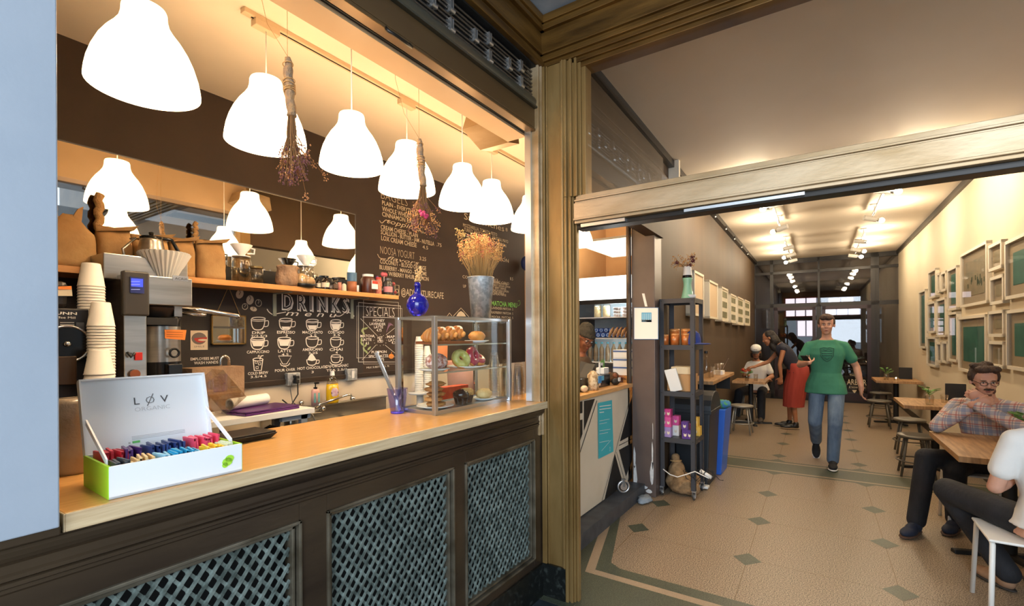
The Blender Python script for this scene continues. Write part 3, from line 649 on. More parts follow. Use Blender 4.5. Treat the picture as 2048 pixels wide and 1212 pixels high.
# big painted menu on the dark wall
bm_ = thing('wall_menu', 'large cream hand-lettered food menu painted on the dark wall above the pastry case', 'sign', (3.2, WY, 2.0))
ml = MB()
for t, u0, u1, v, h_, b_ in (('BAGELS', 762, 815, 397, 17, -.02), ('PLAIN - EVERYTHING', 764, 838, 409, 8.5, .012), ('WHOLE WHEAT', 764, 822, 421.5, 9.5, .012), ('CINNAMON RAISIN', 764, 836, 432, 9, .012), ('CREAM CHEESE - PLAIN', 761.5, 835.5, 458, 9, .01),
    ('SCALLION - BUTTER - JAM - NUTELLA', 761.5, 868, 468, 9, .01), ('LOX CREAM CHEESE', 762.5, 833, 480, 9.5, .01), ('.75', 873, 883, 492, 7, 0), ('4.5', 845, 856, 497, 7, 0),
    ('NOOSA YOGURT', 760.5, 829, 507, 16, -.02), ('3.25', 839, 852, 520, 7.5, 0), ('COCONUT - BLOOD ORANGE', 760, 852, 526.5, 9, .01), ('BLUEBERRY - MANGO - KEY LIME', 759, 853, 538, 8.5, .01), ('W/BERRY RHUB. - LEMON', 777, 857, 551.5, 8.5, .01),
    ('@ADVENTURECAFE', 802, 887, 590, 14, .0)):
    # the pixel given is the left end of the line
    obj('menu_line', wtext(MB(), t, u0, v, u1, h_, bold=b_), M_chalkd, bm_)
wtext(ml, 'toppings', 774, 446, 842, 10, shear=.35); ws(ml, [(759, 441), (764, 446), (772, 440), (780, 445)], .006); wtext(ml, 'flavors', 774, 519, 838, 7.5, shear=.35); ws(ml, [(755, 508), (760, 516), (772, 518)], .005)
wtext(ml, 'OR', 842, 466, 848, 4)
for t, u0, u1, v, h_ in (('Sandwiches', 928, 1008, 438, 13), ('MOZZARELLA, TOMATO, PESTO', 926, 994, 453, 7), ('TURKEY, SWISS, TOMATO, ARUGULA, MAYO', 928, 1016, 462, 7), ('GREEN GODDESS CHICKEN', 930, 1012, 473, 7), ('AVOCADO TOAST', 930, 996, 484, 7), ('8', 1011, 1015, 462, 7),
    ('MASALA INFUSION', 938, 1017, 508, 8), ('COLD PRESSED ORGANIC COLD', 925, 1018, 556, 6), ('JUICE', 983, 996, 561, 5), ('GREEN KALE APPLE', 982, 1014, 566, 4.3), ('CARROT GINGER LEMON', 982, 1020, 571, 4.3), ('BEET BERRY ORANGE', 982, 1012, 576, 4.3), ('SPINACH KALE LEMON', 982, 1017, 581, 4.3), ('ALMOND VANILLA', 982, 1008, 585, 4.3), ('6 LEMON MAPLE', 982, 1012, 589, 4.3), ('8.5', 1020, 1026, 560, 6), ('UP', 926, 932, 575, 6)):
    obj('menu_line', wtext(MB(), t, u0, v, u1, h_), M_chalkd, bm_)
stroke(ml, [wp(790, 570), wp(798, 571), wp(798, 592), wp(790, 591)], .006, closed=True); stroke(ml, [wp(794+3*math.cos(a/8*6.28), 582+4*math.sin(a/8*6.28)) for a in range(8)], .005, closed=True)
for pts in ([(905, 634), (922, 616), (938, 634)], [(893, 634), (899, 626), (904, 632)]): ws(ml, pts, .006, smooth=False)
ml.add([wp(912, 633), wp(917, 625), wp(922, 622), wp(928, 626), wp(932, 633)], [(0, 1, 2, 3, 4)])
obj('lettering', ml, M_chalkd, bm_)
ml = MB(); wtext(ml, 'MATCHA MENU', 983, 611, 1034, 10, bold=.01); ws(ml, [(1036, 603), (1039, 601), (1040, 608), (1036, 612)], .004)
obj('matcha_heading', ml, mat('chalk_bright_green', '7fc25a', .9), bm_)
for k, t in enumerate(('LAVENDER MATCHA  5', 'RASPBERRY MATCHA  5', 'MOCHA  MATCHA  5')): obj('menu_line', wtext(MB(), t, 983, 618+k*9, 1026, 5), M_chalkd, bm_)

# poster, small mirror on a string, outlets
po = thing('poster', 'small cream poster of a red and grey smile beside the coffee brewer', 'poster', Yp(400, 700, WY-.01))
pm = MB().m(0).add([wp(381, 661, WY-.01), wp(415.5, 661, WY-.01), wp(415.5, 699.5, WY-.01), wp(381, 700, WY-.01)], [(0, 1, 2, 3)])
def disc(mb, u, v, a, b, y, n=18, arc=(0, 6.2832)):
    mb.add([Yp(u+a*math.cos(arc[0]+(arc[1]-arc[0])*i/n), v+b*math.sin(arc[0]+(arc[1]-arc[0])*i/n), y) for i in range(n)], [tuple(range(n))[::-1]])
pm.m(1); disc(pm, 398, 677, 15, 12, WY-.011); pm.m(2); disc(pm, 401, 676, 13, 9, WY-.012, arc=(-.2, 3.3)); pm.m(0); disc(pm, 406, 680, 10, 2.2, WY-.013); pm.m(1)
wtext(pm, 'SMILE', 388, 695, 409, 3.5, y=WY-.0115)
obj('sheet', pm, [mat('poster_cream', 'd8c7ae', .8), mat('poster_grey', '6f6560', .8), mat('poster_red', 'b03a32', .8)], po)
sm = thing('hanging_mirror', 'small brass-framed mirror hanging on a string over the chalkboard', 'mirror', Yp(456, 687, WY-.02))
a_, b_, c_, d_ = Yp(425, 632, WY-.02), Yp(489, 632, WY-.02), Yp(489, 687, WY-.02), Yp(425, 687, WY-.02)
obj('glass', MB().box((a_.x, WY-.022, d_.z), (c_.x, WY-.010, a_.z)), M_mirror, sm)
fb = MB(); e = .008
fb.box((a_.x-e, WY-.026, d_.z-e), (a_.x, WY-.008, a_.z+e)).box((c_.x, WY-.026, d_.z-e), (c_.x+e, WY-.008, a_.z+e)).box((a_.x-e, WY-.026, a_.z), (c_.x+e, WY-.008, a_.z+e)).box((a_.x-e, WY-.026, d_.z-e), (c_.x+e, WY-.008, d_.z))
obj('frame', fb, mat('brass', '8a6f3e', .4, .7), sm)
pk = Yp(457, 573, WY-.012); obj('string', MB().tube([V((a_.x+.02, WY-.012, a_.z)), pk, V((c_.x-.02, WY-.012, a_.z))], .0028, 6), M_rope, sm)
for k, (u, v, w_, h_) in enumerate(((586, 758, 30, 25), (703, 749, 26, 23))):
    p = Yp(u, v, WY-.03); s_ = (p-CAM).dot(Fw)/FPX
    t = thing('outlet_box', ('grey surface outlet box with black plugs in it, under the pour over drawing', 'grey surface outlet box with an empty white socket, beside the specials drawing')[k], 'outlet', (p.x, WY, p.z), group='outlet boxes')
    W_, H_ = w_*s_/2*.9, h_*s_/2
    obj('box', MB().box((p.x-W_, WY-.045, p.z-H_), (p.x+W_, WY-.007, p.z+H_)), M_zinc, t, bevel=.004)
    obj('socket', MB().box((p.x-.01, WY-.048, p.z-.028), (p.x+.014, WY-.045, p.z+.028)), M_black if k == 0 else M_white, t, bevel=.001)
    if k == 0:
        obj('plug', MB().box((p.x-.012, WY-.085, p.z-.03), (p.x+.016, WY-.048, p.z-.002)).box((p.x-.008, WY-.08, p.z+.002), (p.x+.02, WY-.048, p.z+.024)), M_black, t, bevel=.003)
        e1 = Yp(565, 800, 2.98); simple('power_cable', 'black power cable running down from the outlet to the riser shelf', 'cable', MB().tube([V((p.x, WY-.085, p.z-.02)), V((p.x-.02, WY-.12, p.z-.10)), V((p.x-.10, WY-.16, p.z-.17)), e1], .0045, 8), M_black)
        simple('power_cable', 'thin grey cable curving from the outlet over the riser edge', 'cable', MB().tube([V((p.x-.02, WY-.07, p.z+.01)), V((p.x-.07, WY-.11, p.z-.06)), V((p.x-.11, WY-.2, p.z-.14)), V((p.x-.06, WY-.35, p.z-.22)), V((p.x-.04, WY-.40, p.z-.34))], .003, 6), M_gray)

# ================================================================ THINGS ON THE SHELF
def bag(u, base_u0, base_u1, vt, label, fold='peak', d=.13, m=M_kraft, y=3.04):
    p = Yp((base_u0+base_u1)/2, 560, y); s_ = (p-CAM).dot(Fw)/FPX; W_ = abs(Yp(base_u1, 560, y).x-Yp(base_u0, 560, y).x)/2
    t = thing('paper_bag', label, 'bag', (p.x, y, SHZ), group='brown paper coffee bags on the shelf')
    Ht = CAM_H+(PV-vt)*s_-SHZ; r = random.Random(int(u)); n = 24; vs = []; fs = []; rows = 9
    for k in range(rows):
        f = k/(rows-1); z = SHZ+Ht*f; th = 1 if f < .7 else max(.08, 1-(f-.7)/.3*1.0); wd = W_*(1.02-.06*f) if f < .62 else W_*(.98-(.0 if fold != 'peak' else .75)*(f-.62)/.38)
        for i in range(n):
            a = 2*math.pi*i/n; c, s2 = math.cos(a), math.sin(a); q = 4.0
            rr = (abs(c)**q+abs(s2)**q)**(-1/q)
            vs.append((p.x+rr*c*wd*(1+r.uniform(-.025, .025)*(0 < k)), y+rr*s2*d*th*.5*(1+r.uniform(-.06, .06)*(k > 0)), z+(r.uniform(-.006, .006) if k else 0)))
    for k in range(rows-1): fs += [(k*n+i, k*n+(i+1) % n, (k+1)*n+(i+1) % n, (k+1)*n+i) for i in range(n)]
    fs += [tuple(range(n))[::-1], tuple(range((rows-1)*n, rows*n))]
    obj('body', MB().add(vs, fs, True), m, t)
    if fold == 'flap':
        z = SHZ+Ht; obj('folded_top', MB().hexa([(p.x-W_, y-.04, z-.03), (p.x+W_*1.0, y-.05, z-.005), (p.x+W_, y+.03, z-.005), (p.x-W_, y+.03, z-.03), (p.x-W_*.7, y-.045, z-.015), (p.x+W_*1.25, y-.06, z+.02), (p.x+W_*1.25, y+.02, z+.022), (p.x-W_*.7, y+.03, z-.01)]), m, t)
    else:
        z = SHZ+Ht; obj('folded_top', MB().prism([(p.x-W_*.15, y-.015, z-.07), (p.x+W_*.45, y-.015, z-.05), (p.x+W_*.55, y-.015, z+.05), (p.x+W_*.35, y-.015, z+.035)], (0, .02, 0)), m, t)
    return t
bag(1, 84, 190, 425, 'largest brown paper bag with a peaked top, at the left end of the shelf', 'peak', .15)
bag(2, 192, 262, 452, 'brown paper bag with a long folded flap behind the coffee brewer', 'flap', .13)
bag(3, 262, 335, 468, 'brown paper bag behind the steel kettle', 'flap', .12)
bag(4, 338, 386, 474, 'narrow brown paper bag to the right of the kettle', 'flap', .12)
bag(5, 391, 446, 478, 'upright brown paper bag at the right end of the bag row', 'flap', .13)
for k, (u, v0, v1, y) in enumerate(((198, 388, 470, 3.15), (391, 445, 480, 3.15))):
    p0 = Yp(u, v1, y); p1 = Yp(u, v0, y); pts = [p0+(p1-p0)*(i/12)+V((.006*math.sin(i*1.7), 0, 0)) for i in range(13)]
    simple('jute_twist', ('thick twisted jute hanging between the two leftmost bags', 'thin twisted jute standing behind the upright bag')[k], 'rope', MB().tube([V((p0.x, y, SHZ))]+pts, [.02 if k == 0 else .013]*14, 8), M_rope)
# jars, bottles, drippers
def jar(u, vt, w_px, label, m, lid=None, y=3.02, name='jar', cat='jar', shape='jar', lidh=.12, lab=None, group=None, vb=None):
    p = Yp(u, 580, y); s_ = (p-CAM).dot(Fw)/FPX; r = w_px*s_/2*.94; z0 = SHZ; h = CAM_H+(PV-vt)*s_-z0
    t = thing(name, label, cat, (p.x, y, z0), group=group)
    if shape == 'jar': pr = [(r*.9, 0), (r, .01), (r, h*.72), (r*.86, h*.82), (r*.72, h*(1-lidh)), (r*.72, h*(1-lidh)+.001), (.001, h*(1-lidh)+.002)]
    elif shape == 'straight': pr = [(r, 0), (r, h*(1-lidh)), (.001, h*(1-lidh))]
    else: pr = [(r*.95, 0), (r, .008), (r, h*.58), (r*.7, h*.70), (r*.36, h*.76), (r*.34, h*(1-lidh)), (.001, h*(1-lidh))]
    obj('body', MB().lathe((p.x, y, z0), [(.001, .0)]+pr, 22), m, t)
    rl = r*.78 if shape == 'jar' else (r*1.02 if shape == 'straight' else r*.42)
    if lid: obj('lid', MB().lathe((p.x, y, z0+h*(1-lidh)-.002), [(.001, 0), (rl, 0), (rl, h*lidh), (.001, h*lidh)], 22, smooth=False), lid, t)
    if lab: obj('paper_label', MB().lathe((p.x, y, z0), [(r*1.015, h*.18), (r*1.015, h*.5)], 22), lab, t)
    return t
M_jarg = thin_glass('jar_glass', (.85, .83, .78, 1), .12)
M_lidb = mat('black_lid', '141414', .4); M_lid_r = mat('red_lid', 'c0392b', .4)
M_choc = mat('hazelnut_spread', '4a2415', .35); M_lab_c = mat('label_cream', 'd9cdb5', .7); M_amber = mat('amber_bottle', '1d110b', .15)
jar(512, 530, 27, 'clear glass jar with a bronze lid beside the cardboard box shapes on the shelf', M_jarg, mat('bronze_lid', '7c6a44', .4, .6), shape='straight', lidh=.1)
jar(637, 552, 9, 'tiny amber bottle with a cream label beside the plastic bread bag', M_amber, M_lidb, shape='bottle', lab=M_lab_c)
jar(651, 549, 17, 'dark syrup bottle with a cream label, tallest of the small bottles', M_amber, M_lidb, shape='bottle', lab=M_lab_c)
jar(661, 566, 8, 'low grey spice tin between the syrup bottle and the glass shaker', M_gray, None, shape='straight', y=3.0)
jar(670, 553, 12, 'glass spice shaker with a black lid', M_jarg, M_lidb, shape='straight', lab=mat('pepper', '5c4a3c', .8))
jar(679, 560, 8, 'small spice jar with a red and white label', mat('label_redwhite', 'b87a6a', .6), M_lidb, shape='straight')
jar(688, 560, 10, 'small black-capped bottle with a plain cream label', M_lab_c, M_lidb, shape='bottle', lidh=.25)
jar(704, 543, 20, 'plastic tub of brown powder with a blue label', mat('brown_powder', '9a5f3c', .5), mat('blue_lid', '4f7391', .5), shape='straight', lidh=.45)
jar(715, 567, 6, 'tiny white bottle beside the tub of brown powder', M_white, None, shape='straight', y=3.0)
n_ = jar(736, 547, 30, 'big jar of chocolate spread with a white lid and red and white label', M_choc, M_whitegloss, shape='jar')
pj = Yp(736, 580, 3.02); nm = MB().m(0).box((pj.x-.012, 2.957, SHZ+.035), (pj.x+.045, 2.965, SHZ+.10)); nm.m(1); nm.box((pj.x-.010, 2.955, SHZ+.075), (pj.x+.043, 2.957, SHZ+.098))
obj('front_label', nm, [M_paper, M_lid_r], n_)
jar(757, 553, 15, 'jar of pale sprinkles with a red lid', mat('sprinkles', 'c99a7c', .7, 0, 'b6504a', 60), M_lid_r, shape='jar')
jar(764, 569, 6, 'slim brown vial beside the sprinkle jar', M_amber, None, shape='straight', y=3.0)
jar(776, 555, 19, 'stout dark glass jar with a pink label near the shelf end', mat('dark_jar', '3b3a36', .2), M_gray, shape='jar', lab=mat('label_pink', 'c98a90', .7))
jar(754, 545, 6, 'slim purple tube standing behind the sprinkle jar', mat('purple_tube', '5c3a6e', .5), None, y=3.12, shape='straight')
q = Yp(768, 549, 3.12); lp = thing('heart_lollipop', 'pink heart-shaped lollipop behind the jars', 'lollipop', (q.x, 3.12, SHZ)); obj('stick', MB().cone((q.x, 3.12, SHZ), (q.x, 3.12, q.z), .003, n=8), M_white, lp); obj('heart', MB().ell((q.x-.012, 3.12, q.z), (.024, .01, .02)).ell((q.x+.014, 3.12, q.z), (.024, .01, .02)), mat('heart_pink', 'c25a68', .4), lp)
q = Yp(787, 568, 3.0); sc_ = thing('cherry_ornament', 'small dark red ball ornament at the shelf end', 'ornament', (q.x, 3.0, SHZ)); obj('ball', MB().ell((q.x, 3.0, q.z), .016).ell((q.x+.02, 3.0, SHZ+.03), .013), mat('dark_red', '8e3b38', .4), sc_); obj('stalk', MB().cone((q.x, 3.0, SHZ), (q.x, 3.0, q.z), .003, n=8), M_gray, sc_)
# glass jugs with white drippers on top
for k, (u, vr, yy, lab) in enumerate(((483, 487, 3.02, 'white ceramic pour-over dripper standing on the glass server, left of the jar'), (612, 510, 3.08, 'white ceramic pour-over dripper behind the crumpled paper bag'))):
    p = Yp(u, 560, yy); s_ = (p-CAM).dot(Fw)/FPX; zr = CAM_H+(PV-vr)*s_
    g = thing('glass_server', ('clear glass coffee server under the left dripper', 'clear glass coffee server under the right dripper')[k], 'jug', (p.x, yy, SHZ)); hh = zr-.075-SHZ
    obj('body', MB().lathe((p.x, yy, SHZ), [(.001, .002), (.055, .002), (.055, hh*.8), (.045, hh), (.043, hh), (.052, hh*.8), (.052, .006), (.001, .006)], 28), M_jarg, g)
    obj('handle', MB().tube([(p.x+.05, yy, SHZ+hh*.75), (p.x+.09, yy, SHZ+hh*.72), (p.x+.09, yy, SHZ+hh*.3), (p.x+.052, yy, SHZ+hh*.25)], .004, 8), M_jarg, g)
    dr = thing('pour_over_dripper', lab, 'dripper', (p.x, yy, zr-.075)); z = zr-.075
    obj('cone', MB().lathe((p.x, yy, z), [(.012, .0), (.018, .012), (.062, .075), (.058, .077), (.014, .016), (.010, 0)], 30), M_whitegloss, dr)
    obj('base_ring', MB().lathe((p.x, yy, z), [(.012, .0), (.052, .0), (.052, .006), (.012, .008)], 30), M_whitegloss, dr)
    obj('handle', MB().tube([(p.x+.05, yy, z+.064), (p.x+.082, yy, z+.06), (p.x+.078, yy, z+.03), (p.x+.035, yy, z+.028)], .006, 8), M_whitegloss, dr)
p = Yp(575, 560, 3.0)
cbg = MB(); rr_ = random.Random(5)
cbg.lathe((p.x, 3.0, SHZ), [(.001, 0), (.055, 0), (.068, .03), (.066, .08), (.058, .11), (.068, .125), (.06, .135), (.001, .10)], 26, wob=lambda a, k: .08*math.sin(a*7+k)+rr_.uniform(-.03, .03))
simple('crumpled_bag', 'crumpled brown paper bag with a rolled rim in the middle of the shelf', 'bag', cbg, M_kraft2)
p = Yp(608, 570, 2.99); bb = thing('bread_bag', 'clear plastic bag of pale buns in a dark tray beside the crumpled bag', 'bag', (p.x, 2.99, SHZ))
obj('tray', MB().lathe((p.x, 2.99, SHZ), [(.001, 0), (.06, 0), (.085, .022), (.08, .022), (.057, .004), (.001, .004)], 24), M_lidb, bb)
obj('buns', MB().ell((p.x-.03, 2.99, SHZ+.05), (.045, .045, .038)).ell((p.x+.035, 2.985, SHZ+.045), (.04, .04, .034)).ell((p.x, 3.02, SHZ+.07), (.045, .04, .03)), mat('bun_pale', 'd9b98c', .7, 0, 'c79f6c', 15), bb)
obj('plastic_wrap', MB().lathe((p.x, 2.995, SHZ), [(.07, .02), (.08, .05), (.07, .09), (.04, .12), (.06, .15), (.055, .155)], 20, wob=lambda a, k: .08*math.sin(a*5+k*2)), M_clearp, bb)

# ================================================================ BACK BENCH
BZ = .92; BY = 2.52
bn = thing('back_bench', 'stainless work bench along the menu wall with a two-bowl sink', 'work bench', (1.5, 2.9, 0))
sx0, sx1 = Yp(604, 800, 3.0).x, Yp(722, 800, 3.0).x
sx0 = 2.02; sx1 = 2.72
wkt = MB().box((-1.05, BY, BZ-.03), (sx0, WY-.02, BZ)).box((sx1+.04, BY, BZ-.03), (4.4, WY-.02, BZ)).box((sx0, BY, BZ-.03), (sx1+.04, BY+.06, BZ)).box((sx0, WY-.14, BZ-.03), (sx1+.04, WY-.02, BZ)).box((sx0+.34, BY, BZ-.03), (sx0+.38, WY-.02, BZ))
obj('worktop', wkt, M_steel, bn)
for x0, x1 in ((sx0, sx0+.34), (sx0+.38, sx1+.04)):
    b = MB().box((x0, BY+.06, BZ-.22), (x0+.006, WY-.14, BZ)).box((x1-.006, BY+.06, BZ-.22), (x1, WY-.14, BZ)).box((x0, BY+.06, BZ-.22), (x1, BY+.066, BZ)).box((x0, WY-.146, BZ-.22), (x1, WY-.14, BZ)).box((x0, BY+.06, BZ-.225), (x1, WY-.14, BZ-.219))
    obj('basin', b, M_steel, bn)
obj('splashback', MB().box((1.75, WY-.03, BZ), (sx1+.1, WY-.012, BZ+.115)).box((1.75, WY-.05, BZ+.105), (sx1+.1, WY-.012, BZ+.115)), M_steel, bn, bevel=.002)
obj('cabinet_front', MB().box((-1.05, BY+.03, 0), (4.4, BY+.06, BZ-.03)), M_gray, bn)
# taps
q = Yp(635, 822, 3.09); tz = BZ+.06
tp = thing('sink_tap', 'chrome wall tap with a long swing spout over the sink', 'tap', (q.x, 3.15, tz))
e0 = Yp(634, 800, 3.06); e1 = Yp(702, 789, 3.02)
obj('body', MB().box((e0.x-.09, 3.13, tz), (e0.x+.09, 3.165, tz+.035)).cone((e0.x, 3.14, tz+.02), (e0.x, 3.10, tz+.03), .018), M_chrome, tp, bevel=.004)
obj('spout', MB().tube([V((e0.x, 3.10, tz+.03)), V((e0.x, 3.06, tz+.06)), V((e0.x+.02, 3.05, tz+.075)), V((e1.x-.03, 3.02, e1.z)), V((e1.x, 3.02, e1.z-.003)), V((e1.x+.012, 3.02, e1.z-.03))], .009, 12), M_chrome, tp)
for s_ in (-1, 1): obj('handle', MB().ell((e0.x+.07*s_, 3.10, tz+.035), (.022, .03, .022), 14), M_chrome, tp)
obj('spout_end', MB().ell((e1.x+.012, 3.02, e1.z-.03), (.02, .02, .018), 14), M_chrome, tp)
q = Yp(448, 735, 3.1); g0 = Yp(441, 745, 3.1); g1 = Yp(458, 722, 3.1)
gt = thing('gooseneck_tap', 'tall chrome gooseneck tap in front of the chalkboard', 'tap', (g0.x, 3.1, BZ)); rr2 = (g1.x-g0.x)/2
obj('neck', MB().tube([V((g0.x, 3.1, BZ)), V((g0.x, 3.1, g1.z-.0))]+[V((g0.x+rr2-rr2*math.cos(a*.314), 3.1, g1.z+rr2*1.2*math.sin(a*.314))) for a in range(1, 10)]+[V((g1.x, 3.1, g1.z-.03))], .009, 12), M_chrome, gt)
obj('base_collar', MB().cone((g0.x, 3.1, BZ), (g0.x, 3.1, BZ+.03), .022), M_chrome, gt)
# soap bottles stand on the splashback ledge side
def bottle2(u, vb, vt, wpx, y, label, kind):
    p = Yp(u, vb, y); s_ = (p-CAM).dot(Fw)/FPX; r = wpx*s_/2*.93; z0 = p.z; h = (vb-vt)*s_; t = thing('soap_bottle', label, 'bottle', (p.x, y, z0)); sy = .6
    if kind == 'dish':
        obj('liquid', MB().lathe((p.x, y, z0), [(.001, 0), (r*.9, 0), (r, .01), (r, h*.45), (r*.92, h*.60), (.001, h*.60)], 24, sy=sy), mat('yellow_soap', 'e0b417', .2, coat=.5), t)
        obj('body', MB().lathe((p.x, y, z0), [(r*.95, h*.60), (r*.8, h*.72), (r*.38, h*.84), (r*.3, h*.86)], 24, sy=sy), M_jarg, t)
        obj('cap', MB().cone((p.x, y, z0+h*.86), (p.x, y, z0+h), r*.34, r*.28, 16), M_white, t)
        obj('front_label', MB().ell((p.x, y-r*sy*.93, z0+h*.34), (r*.62, .003, h*.16), 14), mat('soap_label', 'b88a9c', .5, 0, 'd9c9d0', 30), t)
        obj('badge', MB().box((p.x-r*.6, y-r*sy*.99, z0+h*.30), (p.x+r*.6, y-r*sy*.95, z0+h*.36)), mat('soap_badge', '6b4470', .5), t)
    else:
        obj('body', MB().lathe((p.x, y, z0), [(.001, 0), (r, 0), (r, h*.62), (r*.85, h*.70), (r*.3, h*.74), (.001, h*.74)], 24, sy=sy), mat('pink_soap', 'd9a9a0', .3), t)
        obj('front_label', MB().box((p.x-r*.75, y-r*sy*.96, z0+h*.14), (p.x+r*.75, y-r*sy*.90, z0+h*.55)), mat('teal_label', '4f8c90', .5, 0, '7fb0a8', 25), t)
        obj('pump', MB().cone((p.x, y, z0+h*.72), (p.x, y, z0+h*.8), r*.42, r*.42, 14).cone((p.x, y, z0+h*.8), (p.x, y, z0+h*.98), r*.14, n=10).box((p.x-r*.15, y-r*.25, z0+h*.94), (p.x+r*.8, y+r*.25, z0+h)), M_blackgloss, t)
bottle2(631, 811, 765, 19, 3.13, 'pink hand soap pump bottle with a teal label on the splashback', 'pump')
bottle2(665, 806, 742, 29, 3.12, 'yellow dish soap bottle, half full, right of the pump bottle', 'dish')
q = Yp(607, 806, 3.15); simple('round_knob', 'small round chrome knob on the cream wall left of the tap', 'knob', MB().ell((q.x, WY-.02, q.z), (.02, .02, .02), 14).cone((q.x, WY-.02, q.z), (q.x, WY-.001, q.z), .008), M_chrome)
q = Yp(582, 840, 2.9); simple('steel_canister', 'small steel canister beside the riser leg', 'canister', MB().lathe((q.x, 2.9, BZ), [(.001, 0), (.042, 0), (.042, .13), (.038, .135), (.001, .135)], 24), M_steel)
q = Yp(613, 842, 2.80); bwl = thing('metal_basket', 'dark round strainer basket on the sink edge', 'basket', (q.x, 2.8, BZ)); obj('bowl', MB().lathe((q.x, 2.8, BZ), [(.001, 0), (.05, 0), (.08, .05), (.077, .05), (.048, .004), (.001, .004)], 24), M_black, bwl); obj('rim', MB().torus((q.x, 2.8, BZ+.052), .08, .004), M_chrome, bwl)
# white riser shelf with grey legs
RZ = 1.105; rx0, rx1, ry0, ry1 = .75, 1.77, 2.62, 2.98
rs = thing('riser_shelf', 'white riser shelf on grey steel legs, holding the laptop and paper roll', 'shelf', (1.3, 2.8, BZ))
obj('top_board', MB().box((rx0, ry0, RZ-.032), (rx1, ry1, RZ)), M_white, rs, bevel=.002)
for x, y in ((rx1-.06, ry0+.03), (rx1-.06, ry1-.04), (rx0+.4, ry0+.03), (rx0+.05, ry1-.04)): obj('leg', MB().box((x-.02, y-.015, BZ), (x+.02, y+.015, RZ-.032)), mat('leg_grey', '8c939b', .5), rs)
obj('rail', MB().box((rx1-.20, ry0+.015, RZ-.060), (rx1-.02, ry0+.045, RZ-.032)), MATS['leg_grey'], rs)
a0 = Yp(478, 800, 2.66); lt_ = thing('laptop', 'closed purple laptop on the white riser shelf', 'laptop', (1.52, 2.76, RZ))
Mr = Matrix.Translation(V((1.52, 2.76, RZ)))@Matrix.Rotation(R(6), 4, 'Z')
obj('base', MB().box((-.17, -.11, .002), (.17, .11, .014), Mr), mat('purple_metal', '5a2a6c', .3, .3), lt_, bevel=.003); obj('lid', MB().box((-.17, -.11, .016), (.17, .11, .024), Mr), MATS['purple_metal'], lt_, bevel=.003)
pr0, pr1 = Yp(459, 787, 2.80), Yp(532, 772, 2.86); pr0.z = RZ+.055; pr1.z = RZ+.058
simple('paper_roll', 'white paper roll lying on the purple laptop', 'roll', MB().cone(pr0, pr1, .032, n=28, caps=False).cone(pr0, pr1, .024, n=28, caps=False).lathe((0, 0, 0), [(.024, 0), (.032, 0)], 28, M=Matrix.Translation(pr0)@(pr1-pr0).to_track_quat('Z', 'Y').to_matrix().to_4x4()), M_paper)
# tilted clear acrylic container with a kraft cup behind the tea box lid
bx = MB(); Mx = Matrix.Translation(Yp(462, 815, 2.80)+V((0, 0, .015)))@Matrix.Rotation(R(-38), 4, 'Y')
for a, b in (((-.07, -.06, 0), (.07, -.057, .20)), ((-.07, .057, 0), (.07, .06, .20)), ((-.07, -.06, 0), (-.067, .06, .20)), ((.067, -.06, 0), (.07, .06, .20)), ((-.07, -.06, 0), (.07, .06, .003))): bx.box(a, b, Mx)
simple('acrylic_bin', 'clear acrylic bin tipped on its corner on the white riser shelf', 'container', bx, M_clearp)
q = Zp(412, 812, RZ); simple('paper_napkins', 'low stack of white napkins at the left of the riser shelf', 'napkins', MB().box((q.x-.06, q.y-.06+.04, RZ), (q.x+.06, q.y+.09, RZ+.022)), M_paper, bevel=.003)
q = Zp(473, 806, RZ); simple('foil_dish', 'small shiny foil dish on the riser shelf', 'dish', MB().lathe((q.x-.05, q.y+.05, RZ), [(.001, .002), (.04, .002), (.055, .018), (.052, .018), (.038, .005), (.001, .005)], 24), M_steel)
q = Yp(417, 770, 3.0); simple('kraft_box', 'brown cardboard box with a red stamp behind the tipped acrylic bin', 'box', MB().box((q.x-.09, 2.99, RZ), (q.x+.2, 3.14, q.z+.10)), M_kraft2, bevel=.003)
q = Yp(520, 850, 2.75); wh = thing('wire_basket', 'striped black wire basket under the riser shelf', 'basket', (q.x, 2.75, BZ))
for k in range(9): obj('wire', MB().tube([(q.x-.14+.012*k, 2.66+.02*k, BZ+.012), (q.x-.06+.012*k, 2.66+.02*k, BZ+.06), (q.x+.10, 2.66+.02*k, BZ+.085), (q.x+.14, 2.66+.02*k, BZ+.03)], .004, 6), M_blackgloss, wh)

# ================================================================ COFFEE BREWER
bw = thing('coffee_brewer', 'tall steel coffee brewer with a blue display and a thermal server below', 'coffee machine', (1.0, 2.85, BZ))
fy = 2.70; L_ = lambda u, v: Yp(u, v, fy)
xL, xP, xR = L_(245, 600).x, L_(292, 600).x, L_(385, 600).x
zt, zb = L_(300, 551).z, L_(300, 605).z
obj('tower', MB().box((xL+.01, fy+.02, BZ), (xP+.01, fy+.42, zt)), M_steel, bw, bevel=.004)
obj('control_panel', MB().box((xL, fy-.01, L_(250, 631).z), (xP+.012, fy+.03, L_(245, 540).z)), mat('panel_charcoal', '35322e', .45), bw, bevel=.008)
obj('head', MB().box((xP+.012, fy, zb-.01), (xR, fy+.42, zt)).box((xL+.02, fy+.40, BZ), (xR-.04, fy+.45, zt)), M_steel, bw, bevel=.004)
obj('rear_tank', MB().box((xL-.04, fy+.10, zt-.02), (xP+.22, fy+.40, zt+.10)), M_steel, bw, bevel=.004)
obj('side_post', MB().box((L_(363, 640).x, fy+.08, L_(370, 632).z), (xR-.015, fy+.14, zb)), M_steel, bw)
cxb = (xP+xR)/2
obj('brew_funnel', MB().lathe((cxb, fy+.16, zb-.11), [(.001, 0), (.05, 0), (.095, .09), (.095, .10), (.001, .10)], 28), mat('funnel_brown', '4a4038', .4, .4), bw)
